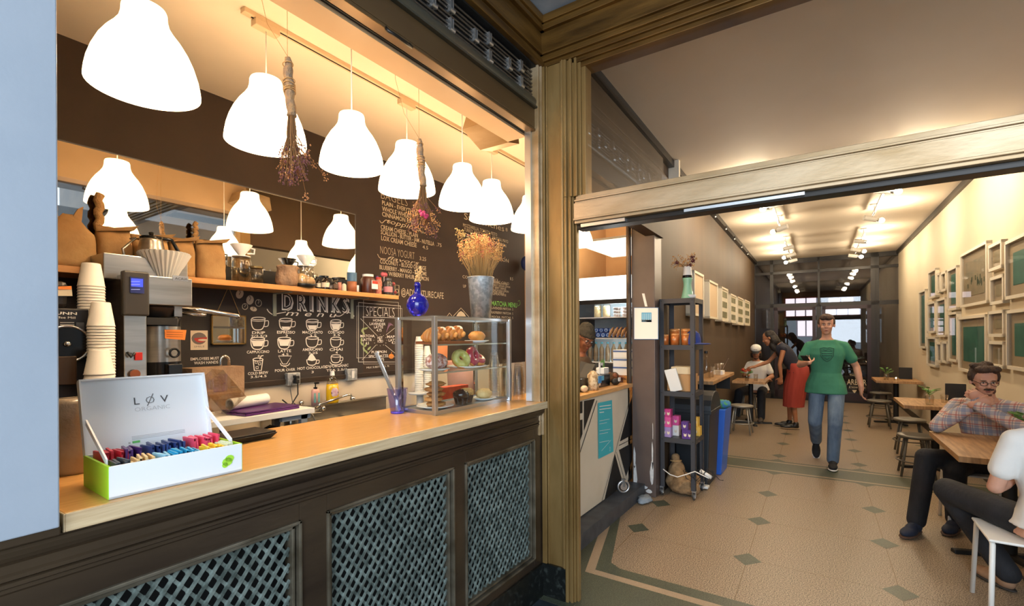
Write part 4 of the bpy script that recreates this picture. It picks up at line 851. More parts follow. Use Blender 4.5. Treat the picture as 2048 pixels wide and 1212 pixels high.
obj('funnel_rail', MB().box((xP+.01, fy+.02, zb-.105), (xR-.06, fy+.10, zb-.07)), M_black, bw)
ds = MB().m(0).box((L_(258, 560).x, fy-.014, L_(260, 586).z), (L_(286, 560).x, fy-.010, L_(260, 554).z)); ds.m(1).box((L_(260, 560).x, fy-.016, L_(260, 573).z), (L_(283, 560).x, fy-.014, L_(260, 557).z)); ds.m(2)
for v_ in (563, 569, 579): stroke(ds, [Yp(262, v_, fy-.017), Yp(280, v_, fy-.017)], .003)
obj('display', ds, [mat('display_bezel', '2c3474', .3), mat('display_blue', '3a50d8', .3, emit='3a50ff', estr=.7), mat('display_text', '9fb4ff', .4)], bw)
bd_ = MB().m(0).box((L_(345, 560).x, fy-.003, L_(350, 561).z), (L_(376, 560).x, fy-.001, L_(350, 551).z)); bd_.m(1); text_mb(bd_, 'ACAIA', L_(349, 559)+V((0, -.004, 0)), (1, 0, 0), (0, 0, 1), .055, .012)
obj('name_plate', bd_, [M_alu, M_gray], bw)
rw_ = MB().box((L_(272, 700).x, fy+.01, L_(270, 721).z), (L_(287, 700).x, fy+.018, L_(270, 705).z)); obj('red_switch_guard', rw_, M_redp, bw, bevel=.002)
obj('black_lever', MB().tube([L_(254, 704), L_(262, 714), L_(270, 706)], .006, 8), M_black, bw)
qq = L_(271, 748); obj('round_button', MB().cone(qq+V((0, .012, 0)), qq+V((0, .0, 0)), .02, n=20), mat('amber_button', '8a4a22', .3), bw)
obj('swing_arm', MB().tube([Yp(362, 616, fy+.20), Yp(400, 620, fy+.18), Yp(476, 632, fy+.10), Yp(477, 637, fy+.10)], [.014, .014, .013, .013], 12), M_chrome, bw)
obj('swing_arm', MB().tube([Yp(362, 627, fy+.22), Yp(395, 629, fy+.21), Yp(412, 630, fy+.20)], .010, 12), M_chrome, bw)
# thermal server
ts = thing('thermal_server', 'steel thermal coffee server with black bands and an orange note', 'coffee dispenser', (cxb+.01, fy+.16, BZ)); cxs = (L_(293, 650).x+L_(380, 650).x)/2+.015; rS = (L_(380, 650).x-L_(293, 650).x)/2*.93; cyS = fy+.14
z1_, z2_, z3_, z4_ = Yp(330, 652, fy).z, Yp(330, 632, fy).z, Yp(330, 725, fy).z, Yp(330, 742, fy).z
obj('body', MB().lathe((cxs, cyS, 0), [(rS, z3_), (rS, z1_)], 40), M_steel, ts); obj('top_band', MB().lathe((cxs, cyS, 0), [(rS*1.01, z1_), (rS*1.02, z2_-.01), (rS*.95, z2_), (.001, z2_)], 40), M_blackgloss, ts)
obj('base_band', MB().lathe((cxs, cyS, 0), [(rS*.9, BZ+.06), (rS*1.01, z4_), (rS*1.01, z3_)], 40), M_blackgloss, ts); obj('stand', MB().box((cxs-rS, cyS-rS*.8, BZ), (cxs+rS, cyS+rS, BZ+.06)), M_black, ts, bevel=.004)
obj('tap', MB().box((cxs-.03+.015, cyS-rS-.05, z4_-.02), (cxs+.03+.015, cyS-rS, z4_+.03)).torus((cxs+.015, cyS-rS-.035, z3_+.045), .02, .006, (0, 1, 0)).cone((cxs+.015, cyS-rS-.03, z4_-.05), (cxs+.015, cyS-rS-.03, z4_), .016), M_blackgloss, ts, bevel=.002)
nt_ = MB().m(0); yy = cyS-rS-.006; nt_.add([Yp(329, 659, yy), Yp(373, 660, yy), Yp(370, 680, yy), Yp(330, 677, yy)], [(0, 1, 2, 3)]); nt_.m(1)
for v_ in (664, 669, 673): stroke(nt_, [Yp(333, v_, yy-.002), Yp(366, v_+1, yy-.002)], .0018)
obj('note', nt_, [M_orangep, mat('ink', '6b3a1c', .8)], ts)
# gooseneck kettle and stack of filter papers on top of the brewer
zk = zt+.0; kx = L_(318, 500).x+.04; ky = fy+.20
kt = thing('gooseneck_kettle', 'steel gooseneck kettle with a black handle on top of the coffee brewer', 'kettle', (kx, ky, zk+.0))
kh = Yp(318, 470, ky).z-zk
obj('body', MB().lathe((kx, ky, zk), [(.001, 0), (.075, 0), (.078, .01), (.062, kh*.55), (.05, kh*.82), (.048, kh*.9), (.001, kh*.9)], 32), M_steel, kt)
obj('lid', MB().lathe((kx, ky, zk+kh*.9), [(.05, 0), (.048, .008), (.01, .014), (.012, .03), (.001, .034)], 24), M_blackgloss, kt)
sp0 = Yp(262, 478, ky); obj('spout', MB().tube([(kx-.07, ky, zk+.03), (kx-.105, ky, zk+.06), (kx-.12, ky, zk+kh*.6), (sp0.x+.02, ky, sp0.z+.01), (sp0.x-.005, ky, sp0.z)], [.008, .007, .006, .005, .005], 10), M_steel, kt)
obj('handle', MB().tube([(kx+.03, ky, zk+kh*.93), (kx+.09, ky, zk+kh*.93), (kx+.12, ky, zk+kh*.7), (kx+.15, ky, zk+kh*.45)], .009, 10), M_blackgloss, kt)
ff = thing('coffee_filters', 'nested stack of fluted white paper coffee filters on the brewer head', 'coffee filters', (L_(333, 545).x, fy+.12, zt)); fx, fyy = L_(338, 545).x+.03, fy+.13; rt = (L_(387, 520).x-L_(281, 520).x)/2*1.0; fz = Yp(333, 510, fyy).z-zt
for k in range(3): obj('filter_cup', MB().lathe((fx, fyy, zt+.002+k*.004), [(.001, 0), (rt*.42, 0), (rt*.46, .008), (rt*.98-k*.003, fz*.97), (rt-k*.003, fz)], 120, smooth=False, wob=lambda a, j: (.028 if j > 1 else 0)*math.sin(a*30)), M_paper, ff)

# ================================================================ GRINDER
gr = thing('coffee_grinder', 'black coffee grinder with a round chrome dial, half hidden by the blue panel', 'grinder', (.45, 2.85, BZ))
gy = 2.66; G = lambda u, v, y=gy: Yp(u, v, y); gx1 = G(178, 640).x; gx0 = gx1-.24
obj('housing', MB().box((gx0, gy, BZ), (gx1, gy+.38, G(150, 617).z)), mat('grinder_black', '15151a', .4), gr, bevel=.006)
obj('hopper', MB().box((gx0+.01, gy+.06, G(150, 617).z), (gx1-.05, gy+.36, G(140, 560).z)), mat('grinder_brown', '221a14', .35), gr, bevel=.02)
cd_ = G(132, 688); obj('dial', MB().cone(cd_+V((0, -.018, 0)), cd_, .075, n=40), M_blackgloss, gr); obj('dial_ring', MB().torus(cd_+V((0, -.016, 0)), .074, .006, (0, 1, 0), 48), M_chrome, gr); obj('dial_cap', MB().ell(cd_+V((0, -.02, 0)), (.014, .01, .012), 14), M_chrome, gr)
tx = MB(); text_mb(tx, 'BUNN', G(122, 629)+V((-.035, -.002, 0)), (1, 0, 0), (0, 0, 1), .085, .011, bold=.02); text_mb(tx, 'Coffee Mill', G(122, 637)+V((-.035, -.002, 0)), (1, 0, 0), (0, 0, 1), .080, .009)
for v_ in (645, 649, 653): stroke(tx, [G(120, v_)+V((0, -.002, 0)), G(148, v_)+V((0, -.002, 0))], .0015)
obj('lettering', tx, M_paper, gr)
obj('switch', MB().box(G(158, 667)+V((-.012, -.006, 0)), G(158, 645)+V((.016, 0, 0))), M_gray, gr, bevel=.002)
obj('chute', MB().box(G(124, 770)+V((-.02, -.03, 0)), G(140, 712)+V((.015, 0, 0))), mat('chute_bronze', '4c3a2a', .3, .5), gr, bevel=.004)
st = MB().m(0).add([Yp(112, 573, gy+.05), Yp(143, 572, gy+.05), Yp(145, 592, gy+.05), Yp(112, 592, gy+.05)], [(0, 1, 2, 3)]); st.m(1).add([Yp(112, 573, gy+.048), Yp(143, 572, gy+.048), Yp(143, 579, gy+.048), Yp(112, 579, gy+.048)], [(0, 1, 2, 3)]); obj('sticker', st, [M_lab_c, M_orangep], gr)

# ================================================================ PAPER CUP STACKS (upside down, nested)
def cup_mb(r0, r1, h):  # rim down, closed end up
    return MB().lathe((0, 0, 0), [(r1*.94, 0), (r1*1.03, .001), (r1*1.03, .005), (r1, .006), (r0, h-.003), (r0*.93, h), (.001, h-.001)], 24)
cup_proto = {}
def stack(x, y, z0, ztop, n, label, group, r0=.030, r1=.044, h=.105, m=M_cupp, name='paper_cup', cat='cup'):
    step = (ztop-z0-h)/max(1, n-1)
    key = (r0, r1, h, m.name)
    for k in range(n):
        z = z0+k*step
        lb = label
        if key not in cup_proto: c = simple(name, lb, cat, cup_mb(r0, r1, h), m, loc=None, group=group); c.location = (x, y, z); cup_proto[key] = c
        else: c = dup(cup_proto[key], (x, y, z), None, lb, group)
for i, (u, vt, dpt, lb) in enumerate(((183, 522, 2.72, 'white paper cup nested in the tallest, rearmost upside-down stack beside the brewer'), (202, 600, 2.62, 'white paper cup nested in the middle upside-down stack beside the brewer'))):
    p = Yp(u, 640, dpt); s_ = (p-CAM).dot(Fw)/FPX; zt_ = CAM_H+(PV-vt)*s_; n = int((zt_-BZ-.105)/.0125)+1
    stack(p.x, dpt, BZ, zt_, n, lb, ('paper cups in the rear stack', 'paper cups in the middle stack')[i], r0=.033, r1=.047)
p = Yp(209, 720, 2.50); s_ = (p-CAM).dot(Fw)/FPX
stack(p.x+.0, 2.56, BZ, Yp(209, 699, 2.56).z, 26, 'white paper cup nested in the short front upside-down stack behind the tea box', 'paper cups in the front stack', r0=.034, r1=.05)
p = Yp(840, 780, 2.95)
# cups on a round stand behind the pastry case
stn = simple('cup_stand', 'round white stand carrying small cup stacks behind the pastry case', 'stand', MB().lathe((Yp(840, 778, 2.95).x, 2.95, BZ), [(.001, 0), (.05, 0), (.03, .02), (.03, .11), (.10, .125), (.10, .14), (.001, .14)], 30), M_whitegloss)
for i, (u, vt, lb) in enumerate(((838, 673, 'small paper cup in the taller stack seen through the pastry case'), (854, 692, 'small paper cup in the lower stack seen through the pastry case'))):
    q = Yp(u, 720, 2.95); stack(q.x, 2.95, BZ+.14, Yp(u, vt, 2.95).z, 22 if i == 0 else 19, lb, ('cups in the taller stack behind the case', 'cups in the lower stack behind the case')[i], r0=.024, r1=.036, h=.085)
# blue cap and paper hanging at the far end of the dark wall
q = Yp(1055, 520, 3.1); bc = thing('hanging_hat', 'blue hat hanging on the dark wall next to the bronze post', 'hat', (q.x, 3.14, q.z-.1)); obj('crown', MB().ell((q.x, 3.12, q.z-.04), (.08, .06, .09), 16), mat('navy_cloth', '26356b', .8), bc); obj('patch', MB().ell((q.x-.02, 3.07, q.z+.0), (.035, .02, .03), 14), mat('cap_patch', 'c7ae9a', .8), bc)
simple('pinned_note', 'white notice pinned to the dark wall under the blue hat', 'notice', MB().m(0).box((Yp(1053, 600, WY).x, WY-.004, Yp(1053, 602, WY).z), (Yp(1066, 600, WY).x, WY-.001, Yp(1053, 558, WY).z)).m(1).box((Yp(1054, 600, WY).x, WY-.006, Yp(1053, 594, WY).z), (Yp(1066, 600, WY).x, WY-.004, Yp(1053, 580, WY).z)), [M_paper, M_gray])
# ================================================================ TEA BOX
tbx = thing('tea_box', 'open white and lime green tea presentation box on the oak counter', 'box', (.57, 1.52, CZ))
A0 = Zp(218, 1000, CZ+.001); B0 = Zp(484, 941, CZ+.001); A0.y = max(A0.y, 1.412); dx_ = (B0-A0); Lx = dx_.length; ex = dx_.normalized(); ey = V((-ex.y, ex.x, 0)); Dy = .195; Hb = .078; T = .005
def tb_(mb, x0, x1, y0, y1, z0, z1):
    P = lambda x, y, z: V((A0.x, A0.y, CZ+.001))+ex*x+ey*y+V((0, 0, z))
    return mb.hexa([P(x0, y0, z0), P(x1, y0, z0), P(x1, y1, z0), P(x0, y1, z0), P(x0, y0, z1), P(x1, y0, z1), P(x1, y1, z1), P(x0, y1, z1)])
TB = lambda x, y, z: V((A0.x, A0.y, CZ+.001))+ex*x+ey*y+V((0, 0, z))
M_tbw = mat('box_white', 'e4e8ec', .45); M_lime = mat('lime_card', '9ed02c', .45)
b = MB().m(0); tb_(b, 0, Lx, 0, T, 0, Hb); tb_(b, 0, Lx, Dy-T, Dy, 0, Hb); tb_(b, 0, Lx, 0, Dy, 0, T); b.m(1); tb_(b, -.0015, T-.001, .0005, Dy, 0, Hb+.0005); tb_(b, Lx-T+.001, Lx+.0012, .0005, Dy, 0, Hb+.0005)
obj('tray', b, [M_tbw, M_lime], tbx)
b = MB(); x1d, x2d = Lx*.36, Lx*.70
tb_(b, x1d-.002, x1d+.002, T, Dy-T, T, Hb-.012); tb_(b, x2d-.002, x2d+.002, T, Dy-T, T, Hb-.012); tb_(b, T, Lx-T, Dy*.5-.002, Dy*.5+.002, T, Hb-.014)
obj('divider', b, M_tbw, tbx)
# lid leaning back
LH = .208; lean = R(16); up_ = ey*math.sin(lean)+V((0, 0, math.cos(lean))); nn = ey*math.cos(lean)-V((0, 0, math.sin(lean)))
def lidp(x, h, d=0): return TB(0, Dy+.002, Hb-.008)+ex*x+up_*h+nn*d
def lbox(mb, x0, x1, h0, h1, d0, d1): return mb.hexa([lidp(x0, h0, d0), lidp(x1, h0, d0), lidp(x1, h0, d1), lidp(x0, h0, d1), lidp(x0, h1, d0), lidp(x1, h1, d0), lidp(x1, h1, d1), lidp(x0, h1, d1)])
b = MB(); lbox(b, 0, Lx, 0, LH, 0, .004); lbox(b, 0, .004, 0, LH, -.014, .002); lbox(b, Lx-.004, Lx, 0, LH, -.014, .002); lbox(b, 0, Lx, LH-.004, LH, -.014, .002); lbox(b, 0, Lx, .002, LH-.003, .004, .008)
lid = obj('lid', b, M_tbw, tbx)
t_ = MB(); nvec = .0015
text_mb(t_, 'L', lidp(.118, .128, -.001), ex, up_, .013, .021); text_mb(t_, 'O', lidp(.146, .128, -.001), ex, up_, .021, .021, bold=-.02); text_mb(t_, 'V', lidp(.182, .128, -.001), ex, up_, .020, .021)
stroke(t_, [lidp(.148, .121, -.003), lidp(.165, .156, -.003)], .0016, nrm=-nn)
obj('brand_lettering', t_, mat('print_grey', '4b4d50', .6), lid); t_ = MB(); text_mb(t_, 'ORGANIC', lidp(.118, .108, -.001), ex, up_, .086, .012, bold=-.015); obj('organic_lettering', t_, mat('print_light', 'b3b7bb', .6), lid)
t_ = MB().m(0); lbox(t_, .105, .122, .020, .026, -.003, -.001); t_.m(1); lbox(t_, .096, .1, .020, .025, -.003, -.001)
for h in (.038, .034, .030): lbox(t_, .105, .235, h, h+.001, -.0025, -.001)
obj('small_print', t_, [mat('print_green', '5fb560', .6), MATS['print_light']], lid)
for x in (.006, Lx-.010):
    s_ = MB(); a1 = TB(x, .045, Hb-.004); b1 = lidp(x, .085, -.010); s_.hexa([a1, a1+ex*.004, a1+ex*.004+V((0, 0, .014)), a1+V((0, 0, .014)), b1, b1+ex*.004, b1+ex*.004+V((0, 0, .014)), b1+V((0, 0, .014))]); obj('ribbon_strap', s_, M_tbw, tbx)
t_ = MB()
for (x, z, w_, h_) in ((.264, .034, .014, .012), (.270, .042, .012, .010), (.258, .026, .008, .008)): t_.add([TB(x+w_*math.cos(a*.628), -.0012, z+h_*math.sin(a*.628)) for a in range(10)], [tuple(range(10))])
obj('leaf_emblem', t_, mat('emblem_lime', 'a4dc3c', .5), tbx)
# sachets: each one its own little envelope
def sachet_mb(): return MB().box((-.030, -.0022, 0), (.030, .0022, .058)).box((-.030, -.0026, .052), (.030, .0026, .060))
comps = [(T, x1d, .5, 1, [('c22a3c', 'crimson', 6), ('4b2a6c', 'violet', 4)]), (T, x1d, 0, .5, [('3a4148', 'charcoal', 4), ('d9bd86', 'tan', 6)]),
         (x1d, x2d, .5, 1, [('2c3f78', 'navy blue', 9)]), (x1d, x2d, 0, .5, [('86bedb', 'pale blue', 3), ('1f97c8', 'bright cyan', 9)]),
         (x2d, Lx-T, .5, 1, [('e04a68', 'coral pink', 9)]), (x2d, Lx-T, 0, .5, [('f0c624', 'yellow', 5), ('cfd9b8', 'pale green', 3)])]
where = ['in the rear left compartment of the tea box', 'in the front left compartment of the tea box', 'in the rear middle compartment of the tea box', 'in the front middle compartment of the tea box', 'in the rear right compartment of the tea box', 'in the front right compartment of the tea box']
sp_ = {}; rs_ = random.Random(11); ang0 = math.atan2(ex.y, ex.x)
for ci, (x0, x1, f0, f1, cols) in enumerate(comps):
    n = sum(c[2] for c in cols); k = 0
    for hx, cn, cnt in cols:
        for _ in range(cnt):
            px = x0+.014+(x1-x0-.028)*k/max(1, n-1); k += 1
            pos = TB(px, Dy*(f0+f1)/2, T+.012+rs_.uniform(-.002, .006)+(0.012 if f0 else 0)); lb = '%s tea sachet %s' % (cn, where[ci])
            rot = (R(rs_.uniform(-6, 6)), R(0), ang0+R(90+rs_.uniform(-10, 10)))
            if hx not in sp_: o = simple('tea_sachet', lb, 'tea bag', sachet_mb(), mat('sachet_'+cn.replace(' ', '_'), hx, .45, 0, None, coat=.2), group=cn+' tea sachets'); o.location = pos; o.rotation_euler = rot; o.scale = (1.0, 1, 1); sp_[hx] = o
            else: dup(sp_[hx], pos, None, lb, cn+' tea sachets', rot=rot)
# plastic-wrapped roll behind the box
q = Zp(152, 945, CZ); wr = MB(); rr3 = random.Random(4)
wr.lathe((q.x, q.y+.02, CZ), [(.001, 0), (.052, 0), (.056, .01), (.055, .06), (.057, .11), (.055, .16), (.056, .20), (.05, .212), (.001, .212)], 26, wob=lambda a, k: rr3.uniform(-.03, .03))
simple('wrapped_cup_sleeve', 'plastic-wrapped brown sleeve of cups behind the tea box', 'cup sleeve', wr, mat('wrapped_tan', 'b5a692', .25, 0, 'a39079', 12, (1, 1, 1), .5, 30, coat=.6))
# scale
s0 = Zp(480, 866, CZ+.028); scl = thing('weighing_scale', 'flat black weighing scale at the back edge of the oak counter', 'scale', (s0.x, s0.y, CZ))
Ms = Matrix.Translation(V((s0.x, s0.y, CZ)))@Matrix.Rotation(R(2), 4, 'Z')
obj('base', MB().hexa([Ms@V(p) for p in ((-.085, -.06, 0), (.085, -.06, 0), (.085, .06, 0), (-.085, .06, 0), (-.105, -.075, .022), (.105, -.075, .022), (.105, .075, .022), (-.105, .075, .022))]), M_black, scl, bevel=.003)
obj('plate', MB().box((-.10, -.07, .022), (.10, .07, .029), Ms), mat('scale_plate', '2e2a27', .4, .4), scl, bevel=.003)
# violet glass with a palette knife and tongs
g0 = Zp(795, 826, CZ); gl = thing('drinking_glass', 'violet tinted ribbed glass in front of the pastry case', 'glass', (g0.x, g0.y, CZ))
hg = .125
obj('bowl', MB().lathe((g0.x, g0.y, CZ), [(.001, 0), (.034, 0), (.036, .006), (.052, hg), (.0495, hg), (.033, .010), (.001, .010)], 32, wob=lambda a, k: .015*math.sin(a*12)), M_purpleglass, gl)
obj('base_disc', MB().lathe((g0.x, g0.y, CZ), [(.001, .0005), (.033, .0005), (.034, .008), (.001, .009)], 32), mat('violet_base', '5a50c8', .1, coat=.5), gl)
k1 = Yp(752, 705, g0.y+.02); k0 = V((g0.x+.018, g0.y, CZ+.012)); d_ = (k1-k0); sd = V((1, 0, .5)).normalized()*.010
kn = thing('palette_knife', 'long steel palette knife leaning out of the violet glass', 'knife', k0)
obj('blade', MB().hexa([k0-sd, k0+sd, k0+sd+V((0, .002, 0)), k0-sd+V((0, .002, 0)), k1-sd*.9, k1+sd*.9, k1+sd*.9+V((0, .002, 0)), k1-sd*.9+V((0, .002, 0))]), M_alu, kn)
obj('edge_rib', MB().tube([k0+sd, k1+sd*.9], .0028, 8), M_chrome, kn)
# ================================================================ PASTRY CASE
cx0, cx1, cyf, cyb, cz1 = 1.745, 2.392, 1.615, 1.87, 1.632
pc = thing('pastry_case', 'glass pastry display case with aluminium corners on the counter', 'display case', (2.07, 1.74, CZ))
def cpost(x, y): return MB().box((x-.011, y-.011, CZ), (x+.011, y+.011, cz1))
for x, y in ((cx0, cyf), (cx1, cyf), (cx0, cyb), (cx1, cyb)): obj('corner_post', cpost(x, y), M_alu, pc, bevel=.002)
obj('base', MB().box((cx0, cyf, CZ), (cx1, cyb, CZ+.012)), M_alu, pc)
f_ = MB()
for y in (cyf, cyb): f_.box((cx0, y-.006, cz1-.012), (cx1, y+.006, cz1)).box((cx0, y-.004, CZ+.012), (cx1, y+.004, CZ+.020))
for x in (cx0, cx1): f_.box((x-.006, cyf, cz1-.012), (x+.006, cyb, cz1)).box((x-.004, cyf, CZ+.012), (x+.004, cyb, CZ+.020))
obj('frame_rail', f_, M_alu, pc)
obj('top_glass', MB().box((cx0-.012, cyf-.012, cz1), (cx1+.012, cyb+.012, cz1+.004)), M_caseglass, pc)
obj('front_glass', MB().box((cx0+.01, cyf-.002, CZ+.012), (cx1-.01, cyf+.001, cz1-.012)), M_caseglass, pc)
obj('side_glass', MB().box((cx0-.002, cyf+.01, CZ+.012), (cx0+.001, cyb-.01, cz1-.012)), M_caseglass, pc); obj('side_glass', MB().box((cx1-.001, cyf+.01, CZ+.012), (cx1+.002, cyb-.01, cz1-.012)), M_caseglass, pc)
SZ1, SZ2 = 1.492, 1.352
for z in (SZ1, SZ2):
    obj('glass_shelf', MB().box((cx0+.013, cyf+.013, z-.005), (cx1-.013, cyb-.005, z)), M_caseglass, pc); obj('shelf_edge', MB().box((cx0+.013, cyf+.011, z-.006), (cx1-.013, cyf+.014, z+.001)), mat('shelf_edge', 'a8a18c', .25, .3), pc)
for x in (cx0+.02, cx1-.02): obj('shelf_strip', MB().box((x-.005, cyb-.012, CZ+.02), (x+.005, cyb-.006, cz1-.02)), M_chrome, pc)
# pastries
def plate(x, y, z, r, label, group=None, m=M_plate):
    return simple('plate', label, 'plate', MB().lathe((x, y, z), [(.001, 0), (r*.6, 0), (r*.66, .004), (r, .014), (r*.985, .016), (r*.62, .007), (.001, .006)], 36), m, group=group)
def blob(c, rad, n=28, amp=.08, fr=9, seed=0):
    r = random.Random(seed); ph = [r.uniform(0, 6.28) for _ in range(6)]
    mb = MB(); mb.ell(c, rad, n); out = []
    for p in mb.v:
        d = V(p)-V(c); k = 1+amp*(math.sin(d.x*fr*40+ph[0])*math.sin(d.y*fr*40+ph[1])*.6+math.sin(d.z*fr*60+ph[2])*.3+r.uniform(-.25, .25)*.3); out.append(tuple(V(c)+d*k))
    mb.v = out; return mb
M_crust = mat('golden_crust', 'b8692a', .45, 0, 'd9934a', 18, bump=.3, bscale=60); M_sugar = mat('icing_sugar', 'e7d9cc', .8)
M_glz = mat('glazed_bun', '9c5a4a', .35, 0, 'd8c4c4', 55, contrast=(.42, .58), bump=.2, bscale=90); M_matcha = mat('pistachio_glaze', 'a9a04e', .35, 0, 'c9c280', 30, bump=.2, bscale=80); M_redg = mat('raspberry_glaze', '8e1f30', .18, 0, 'a8324a', 12, coat=.6)
M_cookie = mat('oat_cookie', '9a6231', .75, 0, 'c08a4e', 60, bump=.6, bscale=90); M_dchoc = mat('dark_chocolate', '24120c', .25, coat=.4); M_bran = mat('muffin_top', 'b98a4e', .7, 0, 'd1a567', 40, bump=.5, bscale=90); M_scone = mat('scone', 'd6b074', .7, 0, 'e4c48c', 40, bump=.5, bscale=90); M_papercase = mat('brown_muffin_case', '4a3326', .7)
M_tray = mat('terracotta_tray', '8a4a28', .4)
simple('serving_tray', 'long terracotta tray under the row of croissants on the top shelf', 'tray', MB().box((1.80, 1.64, SZ1+.001), (2.075, 1.80, SZ1+.008)).box((1.80, 1.638, SZ1+.001), (2.075, 1.644, SZ1+.016)).box((1.80, 1.796, SZ1+.001), (2.075, 1.80, SZ1+.016)), M_tray, bevel=.001)
for i, (x, lb) in enumerate(((1.825, 'sugar-dusted croissant farthest left on the top shelf of the pastry case'), (1.885, 'sugar-dusted croissant second from the left on the terracotta tray'), (1.955, 'sugar-dusted croissant third from the left on the terracotta tray'), (2.02, 'tallest sugar-dusted croissant at the right end of the terracotta tray'))):
    z = SZ1+.048+.004*i; t = thing('croissant', lb, 'pastry', (x, 1.72, SZ1+.01)); tilt = R(28); ax = (V((math.cos(tilt), 0, -math.sin(tilt))), V((0, 1, 0)), V((math.sin(tilt), 0, math.cos(tilt))))
    c = MB()
    for k in range(-3, 4): c.ell((x+.004*abs(k)*math.sin(tilt), 1.72+k*.018, z-.003*abs(k)), (.030-.0022*k*k, .015, .042-.0028*k*k), 16, axes=ax)
    obj('crust', c, M_crust, t); obj('sugar_dusting', MB().ell((x+.016, 1.72, z+.018), (.010, .042, .024), 14, axes=ax), M_sugar, t)
plate(2.215, 1.72, SZ1+.001, .072, 'small white plate under the single bun on the top shelf')
simple('sweet_bun', 'single golden bun on the small white plate, top shelf', 'pastry', blob((2.215, 1.72, SZ1+.040), (.058, .045, .032), seed=2), M_crust)
plate(1.845, 1.715, SZ2+.001, .085, 'white plate under the sugar-flecked bun on the middle shelf'); plate(2.12, 1.715, SZ2+.001, .115, 'large white plate under the two doughnuts on the middle shelf')
simple('glazed_bun', 'square sugar-flecked purple-brown bun on the middle shelf', 'pastry', blob((1.848, 1.70, SZ2+.052), (.068, .048, .042), seed=4), M_glz)
def donut(x, y, z, m, label, tilt, tz=0):
    mb = MB(); t = thing('doughnut', label, 'doughnut', (x, y, z-.02)); c = V((x, y, z)); axv = V((math.sin(tz), -math.cos(tz)*math.cos(tilt), math.sin(tilt)))
    obj('dough', MB().torus(c, .034, .022, axv, 32, 14), M_crust, t); obj('glaze', MB().torus(c+axv*.003+V((0, 0, .001)), .034, .0222, axv, 32, 14), m, t)
donut(2.045, 1.70, SZ2+.055, M_matcha, 'pale green pistachio glazed doughnut on the middle shelf', R(30), -.3)
donut(2.135, 1.69, SZ2+.068, M_redg, 'shiny raspberry red doughnut leaning on the middle shelf', R(12), .2); donut(2.195, 1.71, SZ2+.05, M_redg, 'raspberry red doughnut lying behind the upright one', R(60))
plate(1.87, 1.73, CZ+.013, .098, 'white plate under the stack of oat cookies at the bottom of the case')
ck = None
for i in range(5):
    z = CZ+.022+.026*i; x = 1.865+.008*((-1)**i); lb = ('bottom oat cookie of the stack in the pastry case', 'second oat cookie from the bottom of the stack', 'middle oat cookie of the stack in the pastry case', 'fourth oat cookie from the bottom of the stack', 'top oat cookie of the stack in the pastry case')[i]
    simple('oat_cookie', lb, 'cookie', blob((x, 1.725, z+.012), (.052, .048, .014), 24, .16, seed=20+i), M_cookie, group='oat cookie stack')
for i, (x, y, m, lb) in enumerate(((2.045, 1.70, M_dchoc, 'dark chocolate muffin at the bottom of the case'), (2.135, 1.735, M_bran, 'golden muffin in a brown case behind the chocolate muffin'))):
    t = thing('muffin', lb, 'muffin', (x, y, CZ+.012)); obj('paper_case', MB().lathe((x, y, CZ+.013), [(.001, 0), (.030, 0), (.043, .055), (.040, .055)], 60, smooth=False, wob=lambda a, k: .04*math.sin(a*20)), M_papercase if i else M_dchoc, t)
    obj('cake_top', blob((x, y, CZ+.066), (.047, .045, .028), 24, .1, seed=30+i), m, t)
plate(2.255, 1.70, CZ+.013, .072, 'small white plate under the scone at the bottom of the case')
simple('scone', 'pale crumbly scone on the small white plate at the bottom of the case', 'pastry', blob((2.255, 1.70, CZ+.05), (.055, .045, .030), 24, .12, seed=41), M_scone)
# behind the case: an orange block in place of a reflection, tub, bag
simple('orange_reflection', 'orange-red block standing for a reflection at the back of the pastry case', 'reflection_block', MB().box((2.10, 1.90, CZ+.001), (2.36, 1.96, CZ+.085)), mat('reflection_orange', 'c8502a', .6, 0, 'a83a22', 20), bevel=.004)
q = Yp(985, 760, 2.3); simple('pink_tub', 'tall pale pink plastic tub behind the right side of the pastry case', 'tub', MB().lathe((q.x, 2.62, BZ), [(.001, 0), (.11, 0), (.13, .40), (.125, .41), (.001, .40)], 30), mat('pink_plastic', 'c79a8c', .4, 0, 'd0a898', 4))
q = Yp(900, 700, 2.6); simple('orange_bag', 'orange paper bag hanging behind the middle of the pastry case', 'bag', MB().lathe((q.x, 2.7, q.z-.18), [(.001, 0), (.04, .02), (.07, .10), (.075, .22), (.06, .28), (.001, .285)], 20, sy=.5), mat('salmon_paper', 'd98a5a', .6))
# blue bottle with dried sprig, zinc bucket with dried flowers
q = Yp(832, 628, 1.745); bx_, by_ = q.x+.012, 1.745; tz1 = cz1+.004
bb_ = thing('blue_bottle', 'round cobalt blue glass bottle on top of the pastry case', 'bottle', (bx_, by_, tz1))
obj('glass', MB().lathe((bx_, by_, tz1), [(.001, 0), (.024, 0), (.040, .012), (.054, .040), (.056, .056), (.052, .078), (.038, .100), (.020, .112), (.0155, .122), (.0145, .150), (.018, .152), (.018, .157), (.0145, .159), (.0145, .170), (.010, .170), (.010, .12), (.001, .11)], 40), M_cobalt, bb_)
def sprig_cloud(mb, c, n, sx, sz, r0, r1, seed, m=0):
    r = random.Random(seed); mb.m(m)
    for _ in range(n):
        a = r.uniform(0, 6.28); q = math.sqrt(r.random()); mb.octa((c[0]+sx*q*math.cos(a), c[1]+sx*.8*q*math.sin(a), c[2]+sz*r.uniform(-1, 1)), r.uniform(r0, r1))
ds = thing('dried_sprig', 'small tan dried sprig standing in the blue bottle', 'dried flower', (bx_, by_, tz1+.12))
s1 = MB(); r = random.Random(8)
